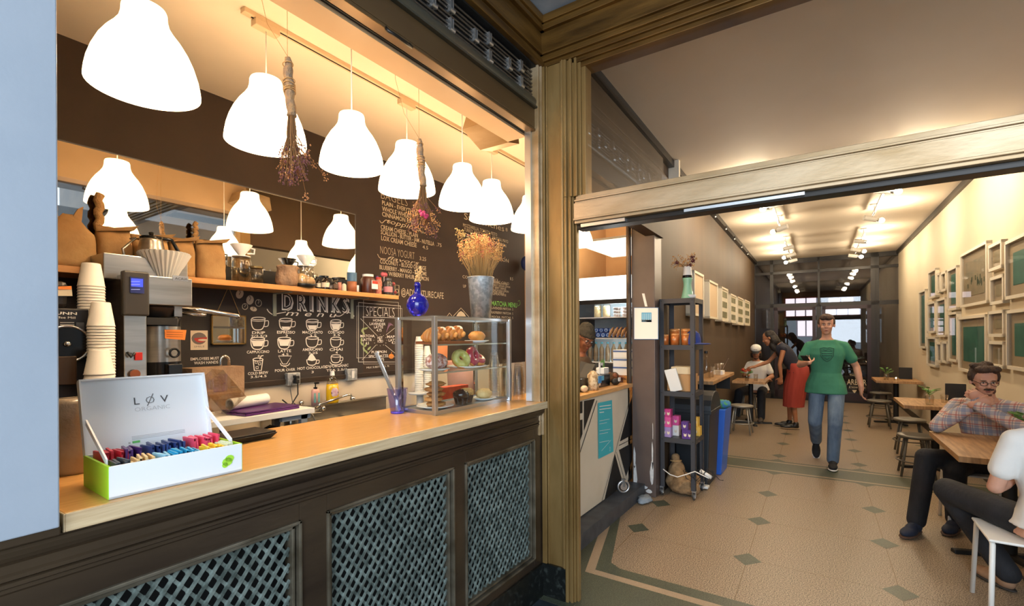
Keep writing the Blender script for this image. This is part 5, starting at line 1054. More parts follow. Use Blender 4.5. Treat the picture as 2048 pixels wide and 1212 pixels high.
for k in range(7): s1.tube([(bx_, by_, tz1+.10), (bx_+.004*k-.01, by_, tz1+.17), (bx_+.006*k-.012, by_+r.uniform(-.01, .01), tz1+.20+.004*k)], .001, 4)
obj('stem', s1, mat('straw', 'b08d58', .9), ds); s1 = MB(); sprig_cloud(s1, (bx_+.005, by_, tz1+.205), 70, .022, .028, .003, .006, 9); sprig_cloud(s1, (bx_+.022, by_, tz1+.235), 30, .008, .02, .003, .005, 10); obj('blossom', s1, mat('tan_blossom', 'c9a874', .9), ds)
q = Yp(962, 634, 1.76); ux, uy = q.x, 1.76
bk_ = thing('zinc_bucket', 'tall galvanised zinc bucket on the right end of the pastry case', 'bucket', (ux, uy, tz1))
obj('body', MB().lathe((ux, uy, tz1), [(.001, .002), (.056, .002), (.0575, 0), (.078, .245), (.080, .25), (.0765, .25), (.055, .006), (.001, .006)], 40), M_zinc, bk_)
obj('rim', MB().torus((ux, uy, tz1+.248), .079, .0035, n=40), M_zinc, bk_)
df = thing('dried_flowers', 'dense dried orange and pink flower bouquet standing in the zinc bucket', 'dried flowers', (ux, uy, tz1+.2))
r = random.Random(21); st_ = MB(); hd = [MB() for _ in range(4)]
M_fl = [mat('dry_orange', 'c98a4a', .9, 0, 'd9a566', 60), mat('dry_pink', 'b86a50', .9, 0, 'a04a48', 60), mat('dry_straw', 'c9a766', .9, 0, 'a8824a', 60), mat('dry_brown', '7d5230', .9, 0, '9a6a40', 60)]
for k in range(210):
    a = r.uniform(0, 6.28); sp2 = r.uniform(0, 1)**.7; L0 = r.uniform(.13, .25)*(1.15-.35*sp2); tip = V((ux+math.cos(a)*sp2*.145, uy+math.sin(a)*sp2*.13, tz1+.25+L0)); base = V((ux+math.cos(a)*sp2*.06, uy+math.sin(a)*sp2*.06, tz1+.22)); mid = base.lerp(tip, .5)-V((math.cos(a), math.sin(a), 0))*.012*sp2
    st_.tube([base, mid, tip], .0009, 4)
    g = hd[r.choice((0, 0, 1, 1 if tip.x > ux-.03 and sp2 < .5 else 0, 2, 2, 3))]; n_ = r.randint(5, 14)
    for _ in range(n_): g.octa((tip.x+r.gauss(0, .008), tip.y+r.gauss(0, .008), tip.z+r.gauss(-.004, .011)), r.uniform(.0022, .0055))
for (u, v, n_) in ((925, 470, 60), (947, 475, 55), (916, 466, 30)):
    q2 = Yp(u, v, uy); st_.tube([(ux-.02, uy, tz1+.24), (q2.x+.01, uy, q2.z-.1), tuple(q2)], .0014, 5)
    for _ in range(n_): hd[2].octa((q2.x+r.gauss(0, .012), uy+r.gauss(0, .008), q2.z+r.gauss(0, .012)), r.uniform(.003, .006))
obj('stem', st_, mat('straw', 'b08d58', .9), df)
for g, m, nm in zip(hd, M_fl, ('orange', 'pink', 'straw', 'brown')): obj('blossom', g, m, df, label='%s dried blossoms' % nm)
# clear cup stacks at the right end of the counter
for i, (x, y, top, lb) in enumerate(((2.436, 1.575, 1.375, 'clear plastic cup nested in the front stack right of the pastry case'), (2.440, 1.665, 1.39, 'clear plastic cup nested in the second stack right of the pastry case'), (2.440, 1.76, 1.43, 'clear plastic cup nested in the rear stack beside the bronze post'))):
    stack(x, y, CZ, top, 12, lb, ('front clear cup stack', 'second clear cup stack', 'rear clear cup stack')[i], r0=.024, r1=.034, h=.09, m=M_clearp, name='clear_cup', cat='cup')
# ================================================================ HANGING DRIED BUNCHES
def bunch(u, vt, vn, vb, y, label, seed, pink=False):
    p = Yp(u, vt, y); q = Yp(u+8, vn, y); e = Yp(u+10, vb, y); t = thing('dried_flower_bunch', label, 'dried flowers', tuple(q)); r = random.Random(seed)
    s_ = (p-CAM).dot(Fw)/FPX
    pts = [p+(q-p)*(k/14)+V((.003*math.sin(k*1.1), 0, 0)) for k in range(15)]; rad = [.010+.007*min(1, k/3)+.0015*math.sin(k*2.3) for k in range(15)]
    obj('burlap_wrap', MB().tube(pts, rad, 12), mat('burlap', 'b08a5e', .95, 0, '8c7660', 40, bump=.8, bscale=120), t)
    tw = MB()
    for k in range(5):
        c = p+(q-p)*(.40+.05*k+.02*math.sin(k)); tw.torus(c, .0205, .0018, (.2*math.sin(k*2), .2, 1), 16, 5)
    tw.torus(p+(q-p)*.12, .018, .002, (0, .3, 1), 16, 5); obj('twine', tw, M_rope, t)
    wr = MB(); wr.tube([p, p+V((0, 0, .25)), V((p.x+.005, p.y, 2.9 if p.y < 1.66 else KH))], .0009, 4); wr.tube([p+V((.005, 0, 0)), p+V((-.05, .05, .12)), p+V((-.06, .1, .3)), V((p.x-.05, p.y+.12, KH))], .0008, 4); obj('hanging_wire', wr, M_rope, t)
    st = MB(); fl = [MB(), MB(), MB()]; Lb = (q-e).length
    for k in range(90):
        a = r.uniform(0, 6.28); sp2 = r.random()**.8; L0 = Lb*r.uniform(.45, 1.0); wd = .055 if not pink else .105; tip = V((q.x+math.cos(a)*sp2*wd+.01, q.y+math.sin(a)*sp2*.07, q.z-L0)); mid = V((q.x+math.cos(a)*sp2*wd*.35, q.y+math.sin(a)*sp2*.02, q.z-L0*.5)); st.tube([q+V((math.cos(a)*.01, math.sin(a)*.01, .02)), mid, tip], .001, 4)
        g = fl[r.choice((0, 0, 1, 2))]
        for _ in range(r.randint(5, 13)):
            f = r.uniform(.0, .35); c = tip.lerp(mid, f); g.octa((c.x+r.gauss(0, .006), c.y+r.gauss(0, .006), c.z+r.gauss(0, .008)), r.uniform(.002, .005))
    for (du, dv) in ((() if pink else ((52, -42), (74, -20), (38, 20)))):
        t2 = Yp(u+du, vb+dv, y); st.tube([q, q.lerp(t2, .5)+V((0, 0, -.03)), t2], .0009, 4)
        for _ in range(16): fl[1].octa((t2.x+r.gauss(0, .008), t2.y, t2.z+r.gauss(0, .008)), r.uniform(.002, .0045))
    obj('stem', st, mat('dry_stem', '8a643c', .9), t)
    for g, m in zip(fl, (mat('dusk_purple', '5c3a44', .9, 0, '7a4a48', 60), mat('dry_tan', 'a87448', .9, 0, 'c08c5c', 60), M_fl[3] if not pink else M_fl[0])): obj('blossom', g, m, t)
    if pink:
        pf = MB(); c0 = Yp(846, 428, y-.05)
        for k in range(16): a = k*2.4; pf.ell((c0.x+.018*math.cos(a)*(k/16)**.5+.012*(k % 2), c0.y+.01*math.sin(a), c0.z+.016*math.sin(a)*(k/16)**.5), (.010, .008, .009), 8)
        obj('pink_flower', pf, mat('hot_pink', 'c23a62', .8), t)
bunch(575, 115, 232, 372, 1.72, 'dried lavender and thistle bunch hanging in front of the second lamp', 61)
bunch(838, 278, 372, 470, 1.70, 'dried brown bunch with a bright pink flower hanging in front of the fourth lamp', 62, True)
# ================================================================ RACK AND FRIDGE SIDE
rx0_, rx1_, ry0_, ry1_ = 4.64, 5.0, 1.06, 1.385
rk = thing('metal_rack', 'grey metal shelving rack on casters against the brown pillar', 'shelving rack', (4.82, 1.22, 0))
RT = 1.88
for x, y in ((rx0_, ry0_), (rx0_, ry1_), (rx1_, ry0_), (rx1_, ry1_)):
    sx_ = 1 if x == rx0_ else -1; sy_ = 1 if y == ry0_ else -1
    obj('upright', MB().box((x, y, .085), (x+.003*sx_, y+.042*sy_, RT)).box((x, y, .085), (x+.036*sx_, y+.003*sy_, RT)), M_rack, rk, bevel=.0008)
    bt = MB()
    for z in (1.86, 1.42, .985, .54): bt.cone((x-.003*sx_, y+.02*sy_, z), (x, y+.02*sy_, z), .005, n=8)
    obj('bolt', bt, M_trim, rk)
for z in (RT, 1.44, 1.0, .558): obj('shelf', MB().box((rx0_+.002, ry0_+.003, z-.004), (rx1_-.002, ry1_-.003, z)).box((rx0_+.001, ry0_+.003, z-.045), (rx0_+.004, ry1_-.003, z)).box((rx1_-.004, ry0_+.003, z-.045), (rx1_-.001, ry1_-.003, z)).box((rx0_, ry0_+.001, z-.045), (rx1_, ry0_+.004, z)).box((rx0_, ry1_-.004, z-.045), (rx1_, ry1_-.001, z)), M_rack, rk)
for x, y in ((rx0_+.01, ry0_+.015), (rx0_+.01, ry1_-.015), (rx1_-.01, ry0_+.015), (rx1_-.01, ry1_-.015)):
    c = obj('caster', MB().torus((x, y, .036), .026, .010, (0, 1, 0), 20, 8), M_gray, rk); obj('fork', MB().box((x-.016, y-.016, .036), (x+.016, y-.012, .085)).box((x-.016, y+.012, .036), (x+.016, y+.016, .085)).box((x-.018, y-.018, .075), (x+.018, y+.018, .087)), M_alu, c); obj('hub', MB().cone((x, y-.011, .036), (x, y+.011, .036), .018, n=16), M_white, c)
# on top: mint vase with dried flowers, small white cup
vx, vy = 4.74, 1.17; q = Xp(1375, 595, 4.74); vx, vy = 4.74, q.y
vs_ = thing('ribbed_vase', 'mint green ribbed vase with a black and white neck on top of the rack', 'vase', (vx, vy, RT))
pr_ = [(.001, 0), (.062, 0)]
for k in range(13): f = k/12; rr4 = .060-.024*math.sin(min(1, f*1.15)*math.pi*.5)*(1 if f < .9 else 1)+(.012*max(0, f-.72)/.28); pr_ += [(rr4, .004+f*.185), (rr4-.004, .004+f*.185+.008)]
obj('body', MB().lathe((vx, vy, RT), pr_+[(.001, .20)], 32), mat('mint_glaze', '9fd6b4', .3), vs_)
obj('black_band', MB().lathe((vx, vy, RT+.197), [(.001, 0), (.044, 0), (.045, .024), (.001, .024)], 32), M_blackgloss, vs_); obj('neck', MB().lathe((vx, vy, RT+.221), [(.042, 0), (.036, .075), (.032, .085), (.028, .085), (.032, .02), (.001, .01)], 32), M_whitegloss, vs_)
dv = thing('dried_bouquet', 'small wiry dried bouquet of rust and burgundy heads in the mint vase', 'dried flowers', (vx, vy, RT+.28)); r = random.Random(5); st = MB(); g1, g2 = MB(), MB()
for k in range(44):
    a = r.uniform(0, 6.28); tip = V((vx+math.cos(a)*.05*r.random(), vy+.02+math.sin(a)*.13*r.random()**.5+.01, RT+.30+r.uniform(.0, .12))); st.tube([(vx, vy, RT+.27), (vx, (vy+tip.y)/2, RT+.33), tip], .001, 4)
    for _ in range(8): g1.octa((tip.x+r.gauss(0, .006), tip.y+r.gauss(0, .008), tip.z+r.gauss(0, .008)), r.uniform(.002, .005))
for (u, v) in ((1354, 525), (1386, 522), (1380, 530), (1384, 515)):
    c = Xp(u, v, vx-.02); 
    for _ in range(40): g2.octa((c.x+r.gauss(0, .010), c.y+r.gauss(0, .010), c.z+r.gauss(0, .010)), r.uniform(.003, .006))
obj('stem', st, mat('dry_stem', '8a643c', .9), dv); obj('rust_blossom', g1, M_fl[0], dv); obj('burgundy_blossom', g2, mat('burgundy', '5c1f2c', .9), dv)
q = Xp(1397, 592, 4.72); simple('white_dish', 'low white dish beside the mint vase on top of the rack', 'dish', MB().lathe((4.74, ry0_+.06, RT), [(.001, 0), (.045, 0), (.052, .035), (.048, .035), (.042, .005), (.001, .005)], 28), M_whitegloss)
# orange tins and cap on the first shelf
M_or = mat('orange_tin', 'c9692c', .35, .2, 'd98a4c', 25)
for k, (dy, dx2, r_, h_, lb) in enumerate(((.285, .05, .033, .10, 'small orange tin at the left front of the rack'), (.195, .055, .038, .11, 'small orange tin in the front middle of the rack'), (.095, .055, .036, .11, 'small orange tin at the right front of the rack'), (.225, .16, .046, .155, 'large orange tin at the rear left of the rack'), (.115, .16, .046, .155, 'large orange tin at the rear right of the rack'))):
    x, y = rx0_+dx2, ry0_+dy; t = thing('tea_tin', lb, 'tin', (x, y, 1.44), group='orange tins'); obj('body', MB().lathe((x, y, 1.44), [(.001, 0), (r_, 0), (r_, h_), (.001, h_)], 28), M_or, t); obj('lid', MB().lathe((x, y, 1.44+h_*.86), [(r_*1.03, 0), (r_*1.03, h_*.14), (.001, h_*.145)], 28), mat('tin_lid', 'd9975a', .4, .2), t)
    w2 = MB(); text_mb(w2, 'TEA', V((x-r_-.0015, y+r_*.35, 1.44+h_*.42)), (0, -1, 0), (0, 0, 1), r_*.7, .012); obj('lettering', w2, M_lab_c, t)
hx_, hy_ = 4.72, 1.045
hat = thing('baseball_cap', 'blue baseball cap hanging on the right side of the rack above the white card boxes', 'cap', (4.70, 1.07, 1.45))
obj('crown', MB().lathe((4.74, 1.10, 1.445), [(.072, 0), (.072, .05), (.06, .10), (.03, .128), (.001, .132)], 28), mat('royal_cloth', '2a3d86', .8), hat); obj('brim', MB().ell((4.70, 1.02, 1.452), (.07, .09, .008), 20), MATS['royal_cloth'], hat); obj('badge', MB().ell((4.672, 1.085, 1.505), (.006, .024, .026), 12), mat('orange_badge', 'c0592c', .7), hat)
# second shelf: white cards leaning on cardboard box, eggs box etc
Mq = Matrix.Translation(V((4.672, 1.235, 1.005)))@Matrix.Rotation(R(-14), 4, 'X')@Matrix.Rotation(R(-8), 4, 'Y')
simple('white_carton', 'tilted white carton leaning on the second shelf of the rack', 'carton', MB().box((-.012, -.055, 0), (.012, .055, .215), Mq), M_paper, bevel=.002)
simple('kraft_carton', 'plain cardboard carton behind the tilted white carton', 'carton', MB().box((4.70, 1.10, 1.001), (4.93, 1.33, 1.16)), mat('cardboard', 'b48a5c', .8), bevel=.002)
simple('napkin_pack', 'pack of pale napkins stacked on the cardboard carton', 'napkins', MB().box((4.72, 1.12, 1.161), (4.90, 1.30, 1.23)), mat('napkin_tan', 'd9c7a4', .8), bevel=.004)
# third shelf: pink, purple and yellow boxes
def card(name, x, y, z, sx, sy, sz, m, lb, grp=None, emb=None, pos='front'):
    t = thing(name, lb, 'box', (x, y, z), group=grp); obj('box', MB().box((x-sx/2, y-sy/2, z), (x+sx/2, y+sy/2, z+sz)), m, t, bevel=.0015)
    e = MB()
    for oy in ((0,) if sy < .08 else (-.02, .02)): e.add([(x-sx/2-.001, y+oy+a, z+sz*.45+b) for a, b in ((-.013, .018), (-.006, .008), (.006, .008), (.013, .018), (.012, -.008), (0, -.018), (-.012, -.008))], [tuple(range(7))])
    obj('emblem', e, emb or M_lab_c, t)
M_pk = mat('pink_card', 'cf4f92', .5); M_pk2 = mat('magenta_card', 'b8347a', .5); M_pp = mat('purple_card', '54307e', .5); M_yl = mat('yellow_card', 'd9b04a', .5); M_lv = mat('lilac_card', '9a83b8', .5)
card('tea_carton', 4.69, 1.33, .559, .07, .085, .095, M_lv, 'lilac tea carton, bottom of the left pile on the third shelf'); card('tea_carton', 4.69, 1.33, .655, .07, .085, .095, M_pk, 'pink tea carton, middle of the left pile on the third shelf'); card('tea_carton', 4.69, 1.33, .751, .07, .085, .075, M_pk2, 'magenta tea carton, top of the left pile on the third shelf')
card('tea_carton', 4.80, 1.27, .559, .08, .06, .10, M_white, 'white tea carton behind the left pile on the third shelf'); card('tea_carton', 4.80, 1.27, .660, .08, .06, .09, M_pk, 'pink tea carton on top of the white one on the third shelf')
card('tea_carton', 4.69, 1.135, .559, .07, .10, .085, M_pp, 'wide purple tea carton with two emblems, bottom right pile on the third shelf'); card('tea_carton', 4.69, 1.16, .645, .07, .06, .075, M_pp, 'small purple tea carton on top of the wide purple one')
card('tea_carton', 4.90, 1.105, .559, .09, .075, .09, M_yl, 'yellow tea carton at the right rear of the third shelf'); card('tea_carton', 4.90, 1.11, .650, .08, .05, .085, M_yl, 'small yellow tea carton on top of the other yellow one'); card('tea_carton', 4.80, 1.16, .645-.086, .06, .05, .12, M_pk2, 'magenta tea carton behind the purple cartons')
# bottom: burlap sack, cables, power strip
cw_ = [Xp(u, v, 4.625) for u, v in ((1326, 938), (1340, 949), (1355, 954), (1372, 949), (1390, 943), (1408, 952), (1418, 957))]
simple('white_cable', 'white cable looping across the front of the sack at the foot of the rack', 'cable', MB().tube([V((p.x, p.y, p.z)) for p in cw_], .005, 8), M_white)
simple('black_cable', 'tangled black cable behind the white cable on the sack', 'cable', MB().tube([Xp(1370+14*math.cos(k*.9)+k*3.0, 950+13*math.sin(k*1.3), 4.632) for k in range(22)], .003, 6), M_black)
q0 = Xp(1400, 941, 4.69); q1 = Xp(1424, 956, 4.69); simple('power_strip', 'white power strip lying on the sack at the foot of the rack', 'power strip', MB().tube([q0, q1], .018, 8), M_white)
# sign on the pillar and tape
sg = thing('pillar_notice', 'white paper notice with a blue picture fixed to the dark pillar', 'notice', Xp(1292, 643, 4.525)); px_ = 4.524
def on(x, u0, v0, u1, v1): return [Xp(u0, v0, x), Xp(u1, v0, x), Xp(u1, v1, x), Xp(u0, v1, x)]
m_ = MB().m(0).prism(on(px_, 1269, 616, 1316, 678), (-.004, 0, 0)); m_.m(1).add(on(px_-.006, 1283, 625, 1303, 644), [(0, 1, 2, 3)])
m_.m(2).add(on(px_-.006, 1283, 639, 1303, 644), [(0, 1, 2, 3)])
for k in range(5): m_.m(3).add(on(px_-.0075, 1285+k*3.6, 627, 1287+k*3.6, 640), [(0, 1, 2, 3)])
obj('sheet', m_, [M_paper, mat('notice_blue', '57a7cf', .6), mat('notice_dark', '2c2c30', .6), mat('notice_sky', '9ccbe2', .6)], sg)
obj('blue_border', MB().prism(on(px_+.0005, 1268, 615, 1317, 679), (-.001, 0, 0)), mat('notice_border', '4a7fb0', .6), sg)
simple('tape_strip', 'short strip of white tape above the pillar notice', 'tape', MB().prism([Xp(1284, 587, px_+.004), Xp(1289, 587, px_+.004), Xp(1295, 613, px_+.004), Xp(1290, 613, px_+.004)], (-.002, 0, 0)), M_paper)
simple('bronze_corner_post', 'slim bronze post standing between the service counter and the dark pillar', 'post', MB().box((4.48, 1.62, 1.072), (4.527, 1.655, 3.3)).box((4.472, 1.628, 1.072), (4.48, 1.647, 3.3)), M_bronze_d, bevel=.002)
simple('paint_rag', 'crumpled grey plastic scrap on the floor at the foot of the pillar', 'scrap', (lambda b_: (setattr(b_, 'v', [(x, y, max(.006, z)) for x, y, z in b_.v]), b_)[1])(blob((4.36, 1.45, .025), (.10, .06, .03), 20, .35, 4, seed=70)), mat('grey_plastic', '8f9aa5', .3))
# bins
tbn = thing('waste_bin', 'black plastic swing-lid waste bin behind the rack', 'bin', (5.35, 1.15, 0)); bx0, bx1, by0, by1 = 5.08, 5.57, 1.02, 1.38
obj('body', MB().hexa([(bx0+.03, by0+.03, .0), (bx1-.03, by0+.03, 0), (bx1-.03, by1-.03, 0), (bx0+.03, by1-.03, 0), (bx0, by0, .76), (bx1, by0, .76), (bx1, by1, .76), (bx0, by1, .76)]), mat('bin_black', '1e2328', .45), tbn, bevel=.012)
lid_ = MB(); n = 10; A_ = [(bx0-.01+(bx1-bx0+.02)*(1-math.cos(math.pi*k/n))/2, .765+.19*math.sin(math.pi*k/n)) for k in range(n+1)]
lid_.prism([(x, by0-.01, z) for x, z in A_], (0, by1-by0+.02, 0)); obj('lid', lid_, MATS['bin_black'], tbn, bevel=.006); obj('rim', MB().box((bx0-.015, by0-.015, .74), (bx1+.015, by1+.015, .775)), MATS['bin_black'], tbn, bevel=.004)
obj('pedal', MB().box((5.02, 1.03, .01), (5.10, 1.12, .035)), M_white, tbn, bevel=.006)
bl_ = MB().hexa([(5.64, 1.02, 0), (5.98, 1.02, 0), (5.98, 1.36, 0), (5.64, 1.36, 0), (5.62, .97, .72), (6.02, .97, .72), (6.02, 1.38, .72), (5.62, 1.38, .72)])
simple('recycling_bin', 'bright blue recycling bin behind the black waste bin', 'bin', bl_, mat('bin_blue', '2a62c4', .4), bevel=.01)
rg = blob((5.80, 1.03, .76), (.11, .09, .05), 22, .2, 4, seed=71); simple('cleaning_cloth', 'green and blue cloths draped over the blue recycling bin', 'cloth', rg, mat('cloth_green', '4f9a5c', .9, 0, '3a7aa8', 14, contrast=(.48, .52)))
# wall bar ledge with glasses
lg = thing('wall_bar', 'narrow oak bar ledge along the brown wall behind the bins', 'ledge', H(6.6, 1.15, .99)); b = MB(); hbox(b, 5.75, 7.35, .98, 1.289, .975, 1.015); obj('board', b, M_tablewood, lg, bevel=.003)
obj('bracket', hbox(MB(), 6.0, 6.05, 1.0, 1.289, .80, .975), M_trim, lg); obj('bracket', hbox(MB(), 7.1, 7.15, 1.0, 1.289, .80, .975), M_trim, lg)
for k, (s, t, hh, lb) in enumerate(((6.3, 1.1, .13, 'clear tumbler nearest the rack on the wall bar'), (6.65, 1.08, .15, 'clear tumbler in the middle of the wall bar'), (7.0, 1.1, .14, 'clear tumbler with a straw on the wall bar'))):
    p = H(s, t, 1.015); g = thing('tumbler', lb, 'glass', p); obj('glass', MB().lathe(p, [(.001, .004), (.03, 0), (.038, hh), (.036, hh), (.029, .006), (.001, .008)], 24), M_clearp, g)
    if k == 2: obj('straw', MB().cone(p+V((0, 0, .01)), p+V((-.02, -.10, .21)), .004, n=8), M_chrome, g)
p = H(6.85, 1.1, 1.015); simple('napkin_stack', 'small stack of white napkins on the wall bar', 'napkins', MB().box(p+V((-.07, -.06, 0)), p+V((.07, .06, .05))), M_paper)
p = H(6.1, 1.12, 1.015); bw_ = thing('water_jug', 'dark glass bottle with a pale top standing at the near end of the wall bar', 'bottle', p); obj('glass', MB().lathe(p, [(.001, 0), (.05, 0), (.05, .16), (.02, .23), (.02, .30), (.001, .30)], 24), M_jarg, bw_); obj('cap', MB().cone(p+V((0, 0, .30)), p+V((0, 0, .33)), .022, n=14), M_lidb, bw_)
# ================================================================ SERVICE COUNTER: register, fridge
CT = 1.072
rg_ = thing('till_tray', 'black cash tray box on the service counter', 'box', (3.95, 1.80, CT))
qa = Zp(1160, 775, CT); 
tx0, tx1, ty0, ty1 = 3.50, 4.22, 1.72, 1.86
obj('box', MB().box((tx0, ty0, CT), (tx1, ty1, CT+.105)), M_blackgloss, rg_, bevel=.003)
obj('card_label', MB().box((3.93, ty0-.004, CT+.02), (3.99, ty0-.001, CT+.085)), M_paper, rg_)
obj('blue_card', MB().box((4.02, ty0-.005, CT+.06), (4.07, ty0-.002, CT+.10)), MATS['notice_blue'], rg_)
tb2 = thing('tablet_register', 'tilted black tablet register on a stand in front of the barista', 'tablet', (3.62, 1.80, CT+.1))
Mt = Matrix.Translation(Yp(1166, 748, 1.80))@Matrix.Rotation(R(-38), 4, 'Y'); obj('screen', MB().box((-.125, -.075, .006), (.125, .075, .010), Mt), M_black, tb2, bevel=.003)
Mt2 = Matrix.Translation(Yp(1168, 745, 1.80))@Matrix.Rotation(R(-38), 4, 'Y')@Matrix.Rotation(R(20), 4, 'X'); obj('tablet_body', MB().box((-.12, -.07, -.006), (.12, .07, .006), Mt2), M_black, tb2, bevel=.004)
p = Yp(1168, 760, 1.80); obj('stand', MB().cone((p.x+.02, 1.80, CT+.105), Yp(1168, 750, 1.80), .02, .03, 14), M_black, tb2)
p = Yp(1166, 776, 1.70); simple('egg_timer', 'small round cream ball at the left end of the service counter', 'ball', MB().ell((p.x, 1.69, CT+.028), (.042, .03, .028), 18), mat('cream_ball', 'd9c3a0', .5))
p = Yp(1186, 782, 1.69); cf = thing('biscuit_bag', 'clear bag of biscotti with a blue label on the service counter', 'bag', (p.x, 1.69, CT)); z1q = Yp(1186, 741, 1.69).z
obj('filling', MB().lathe((p.x, 1.69, CT), [(.001, 0), (.045, 0), (.05, .06), (.045, .13), (.02, .16), (.001, .165)], 18, wob=lambda a, k: .08*math.sin(a*6+k)), mat('biscotti', '9a7a54', .7, 0, 'd6c4a0', 40, contrast=(.4, .6)), cf)
obj('tied_top', MB().lathe((p.x, 1.69, CT), [(.018, .155), (.035, z1q-CT), (.03, z1q-CT+.005)], 16, wob=lambda a, k: .2*math.sin(a*5)), M_clearp, cf); obj('blue_label', MB().box((p.x-.0, 1.636, CT+.06), (p.x+.055, 1.642, CT+.12)), mat('label_blue', '3a86c4', .5), cf)
p = Yp(1207, 752, 1.78); pt = thing('succulent_pot', 'small white pot of upright green leaves on the cash tray', 'plant', (p.x, 1.79, CT+.105)); obj('pot', MB().box((p.x-.06, 1.75, CT+.106), (p.x+.06, 1.83, CT+.165)), M_white, pt, bevel=.006)
lf = MB()
for k in range(9): lf.cone((p.x-.03+.008*k, 1.79, CT+.16), (p.x-.04+.010*k, 1.79, CT+.22+.01*(k % 3)), .007, .002, 8)
obj('leaf', lf, M_leaf, pt)
p = Yp(1223, 745, 1.79); p.x = min(p.x, 4.17); cs = thing('card_stand', 'small white framed card standing on the cash tray', 'card', (p.x, 1.79, CT+.105)); obj('card', MB().box((p.x-.035, 1.785, CT+.106), (p.x+.045, 1.795, CT+.21)), M_white, cs); obj('picture', MB().box((p.x-.01, 1.782, CT+.125), (p.x+.025, 1.785, CT+.185)), M_black, cs)
p = Yp(1229, 775, 1.70); cr = thing('card_reader', 'black card reader with a white receipt on the service counter', 'card reader', (p.x, 1.69, CT)); obj('body', MB().ell((p.x, 1.69, CT+.03), (.06, .035, .03), 16), M_black, cr); obj('receipt', MB().box((p.x-.01, 1.655, CT+.035), (p.x+.04, 1.66, CT+.07)), M_paper, cr)
for k, (v0, v1, lb) in enumerate(((750, 733, 'lowest of the three white cake boxes beside the fridge'), (732, 717, 'middle of the three white cake boxes beside the fridge'), (716, 700, 'topmost of the three white cake boxes beside the fridge'))):
    a_ = Xp(1226, v0, 4.75); b_ = Xp(1258, v1, 4.75); t = thing('cake_box', lb, 'box', (4.8, a_.y, a_.z), group='white cake boxes'); obj('box', MB().box((4.75, a_.y, a_.z), (5.0, b_.y-.05, b_.z)), M_paper, t, bevel=.003); obj('printed_band', MB().box((4.746, a_.y, b_.z-.022), (4.749, b_.y-.05, b_.z-.006)), mat('print_blue', '5a6f9c', .6), t)
bsx = Xp(1226, 751, 4.75); simple('prep_table', 'tan wooden table carrying the cake boxes behind the service counter', 'table', MB().box((4.72, 1.66, bsx.z-.03), (5.15, 2.35, bsx.z)).box((4.74, 1.68, 0), (4.78, 1.72, bsx.z)).box((5.1, 1.68, 0), (5.14, 1.72, bsx.z)).box((4.74, 2.29, 0), (4.78, 2.33, bsx.z)).box((5.1, 2.29, 0), (5.14, 2.33, bsx.z)).box((4.73, 1.70, bsx.z-.14), (4.75, 2.31, bsx.z-.03)), M_wood, bevel=.002)
# fridge
fx0 = 5.22; fr_ = thing('display_fridge', 'tall glass-door display fridge with a glowing white header panel', 'fridge', (5.5, 2.1, 0)); fy0, fy1 = 1.70, 2.60; ftop = Xp(1210, 553, fx0).z; fhd = Xp(1210, 599, fx0).z
sh3 = MB().box((fx0+.03, fy0, 0), (fx0+.62, fy0+.04, ftop)).box((fx0+.03, fy1-.04, 0), (fx0+.62, fy1, ftop)).box((fx0+.58, fy0, 0), (fx0+.62, fy1, ftop)).box((fx0+.03, fy0, ftop-.04), (fx0+.62, fy1, ftop)).box((fx0+.03, fy0, 0), (fx0+.62, fy1, .25))
obj('cabinet', sh3, M_black, fr_); obj('liner', MB().box((fx0+.56, fy0+.04, .25), (fx0+.575, fy1-.04, fhd)).box((fx0+.05, fy0+.04, fhd), (fx0+.57, fy1-.04, fhd+.01)), mat('fridge_liner', 'aeb8bc', .4), fr_)
obj('header_panel', MB().box((fx0, fy0, fhd), (fx0+.04, fy1, ftop)), mat('lit_header', 'ffffff', .4, emit=(1, .98, .92, 1), estr=1.5), fr_, bevel=.004)
obj('door_frame', MB().box((fx0, fy0, .25), (fx0+.03, fy0+.045, fhd)).box((fx0, fy1-.045, .25), (fx0+.03, fy1, fhd)).box((fx0, fy0, fhd-.05), (fx0+.03, fy1, fhd)), M_black, fr_); obj('door_glass', MB().box((fx0+.012, fy0+.045, .25), (fx0+.016, fy1-.045, fhd-.05)), M_glass, fr_)
obj('led_strip', MB().box((fx0+.06, fy0+.1, fhd-.03), (fx0+.08, fy1-.1, fhd-.02)), mat('led', 'ffffff', .5, emit=(.85, .95, 1, 1), estr=14), fr_); l_ = point('fridge_light', (fx0+.16, 2.1, fhd-.12), 18, (.9, .97, 1), .08, fr_); point('fridge_light', (fx0+.16, 2.1, 1.30), 9, (.9, .97, 1), .08, fr_)
shelves = [Xp(1210, v, fx0+.08).z for v in (634, 676, 693)]
for z in shelves[:2]+[shelves[1]-.28]: obj('wire_shelf', MB().box((fx0+.08, fy0+.045, z-.012), (fx0+.55, fy1-.045, z)), mat('shelf_white', 'd9dcdc', .4), fr_)
r = random.Random(77); z0 = shelves[0]
c1 = None
for k in range(3):
    for j in range(4):
        pos = (fx0+.16, 1.80+.10*j, z0+.001+.038*k); lb = 'clear white-lidded food tub in the right pile on the top fridge shelf'
        if c1 is None: c1 = thing('food_tub', lb, 'tub', pos, group='food tubs on the top fridge shelf', local=True); obj('body', MB().lathe((0, 0, 0), [(.001, 0), (.036, 0), (.043, .03)], 18), mat('tub_food', '8c6a58', .5, 0, 'd8d4cc', 30), c1); obj('lid', MB().lathe((0, 0, .03), [(.045, 0), (.045, .006), (.001, .006)], 18), M_white, c1)
        else: dup(c1, pos)
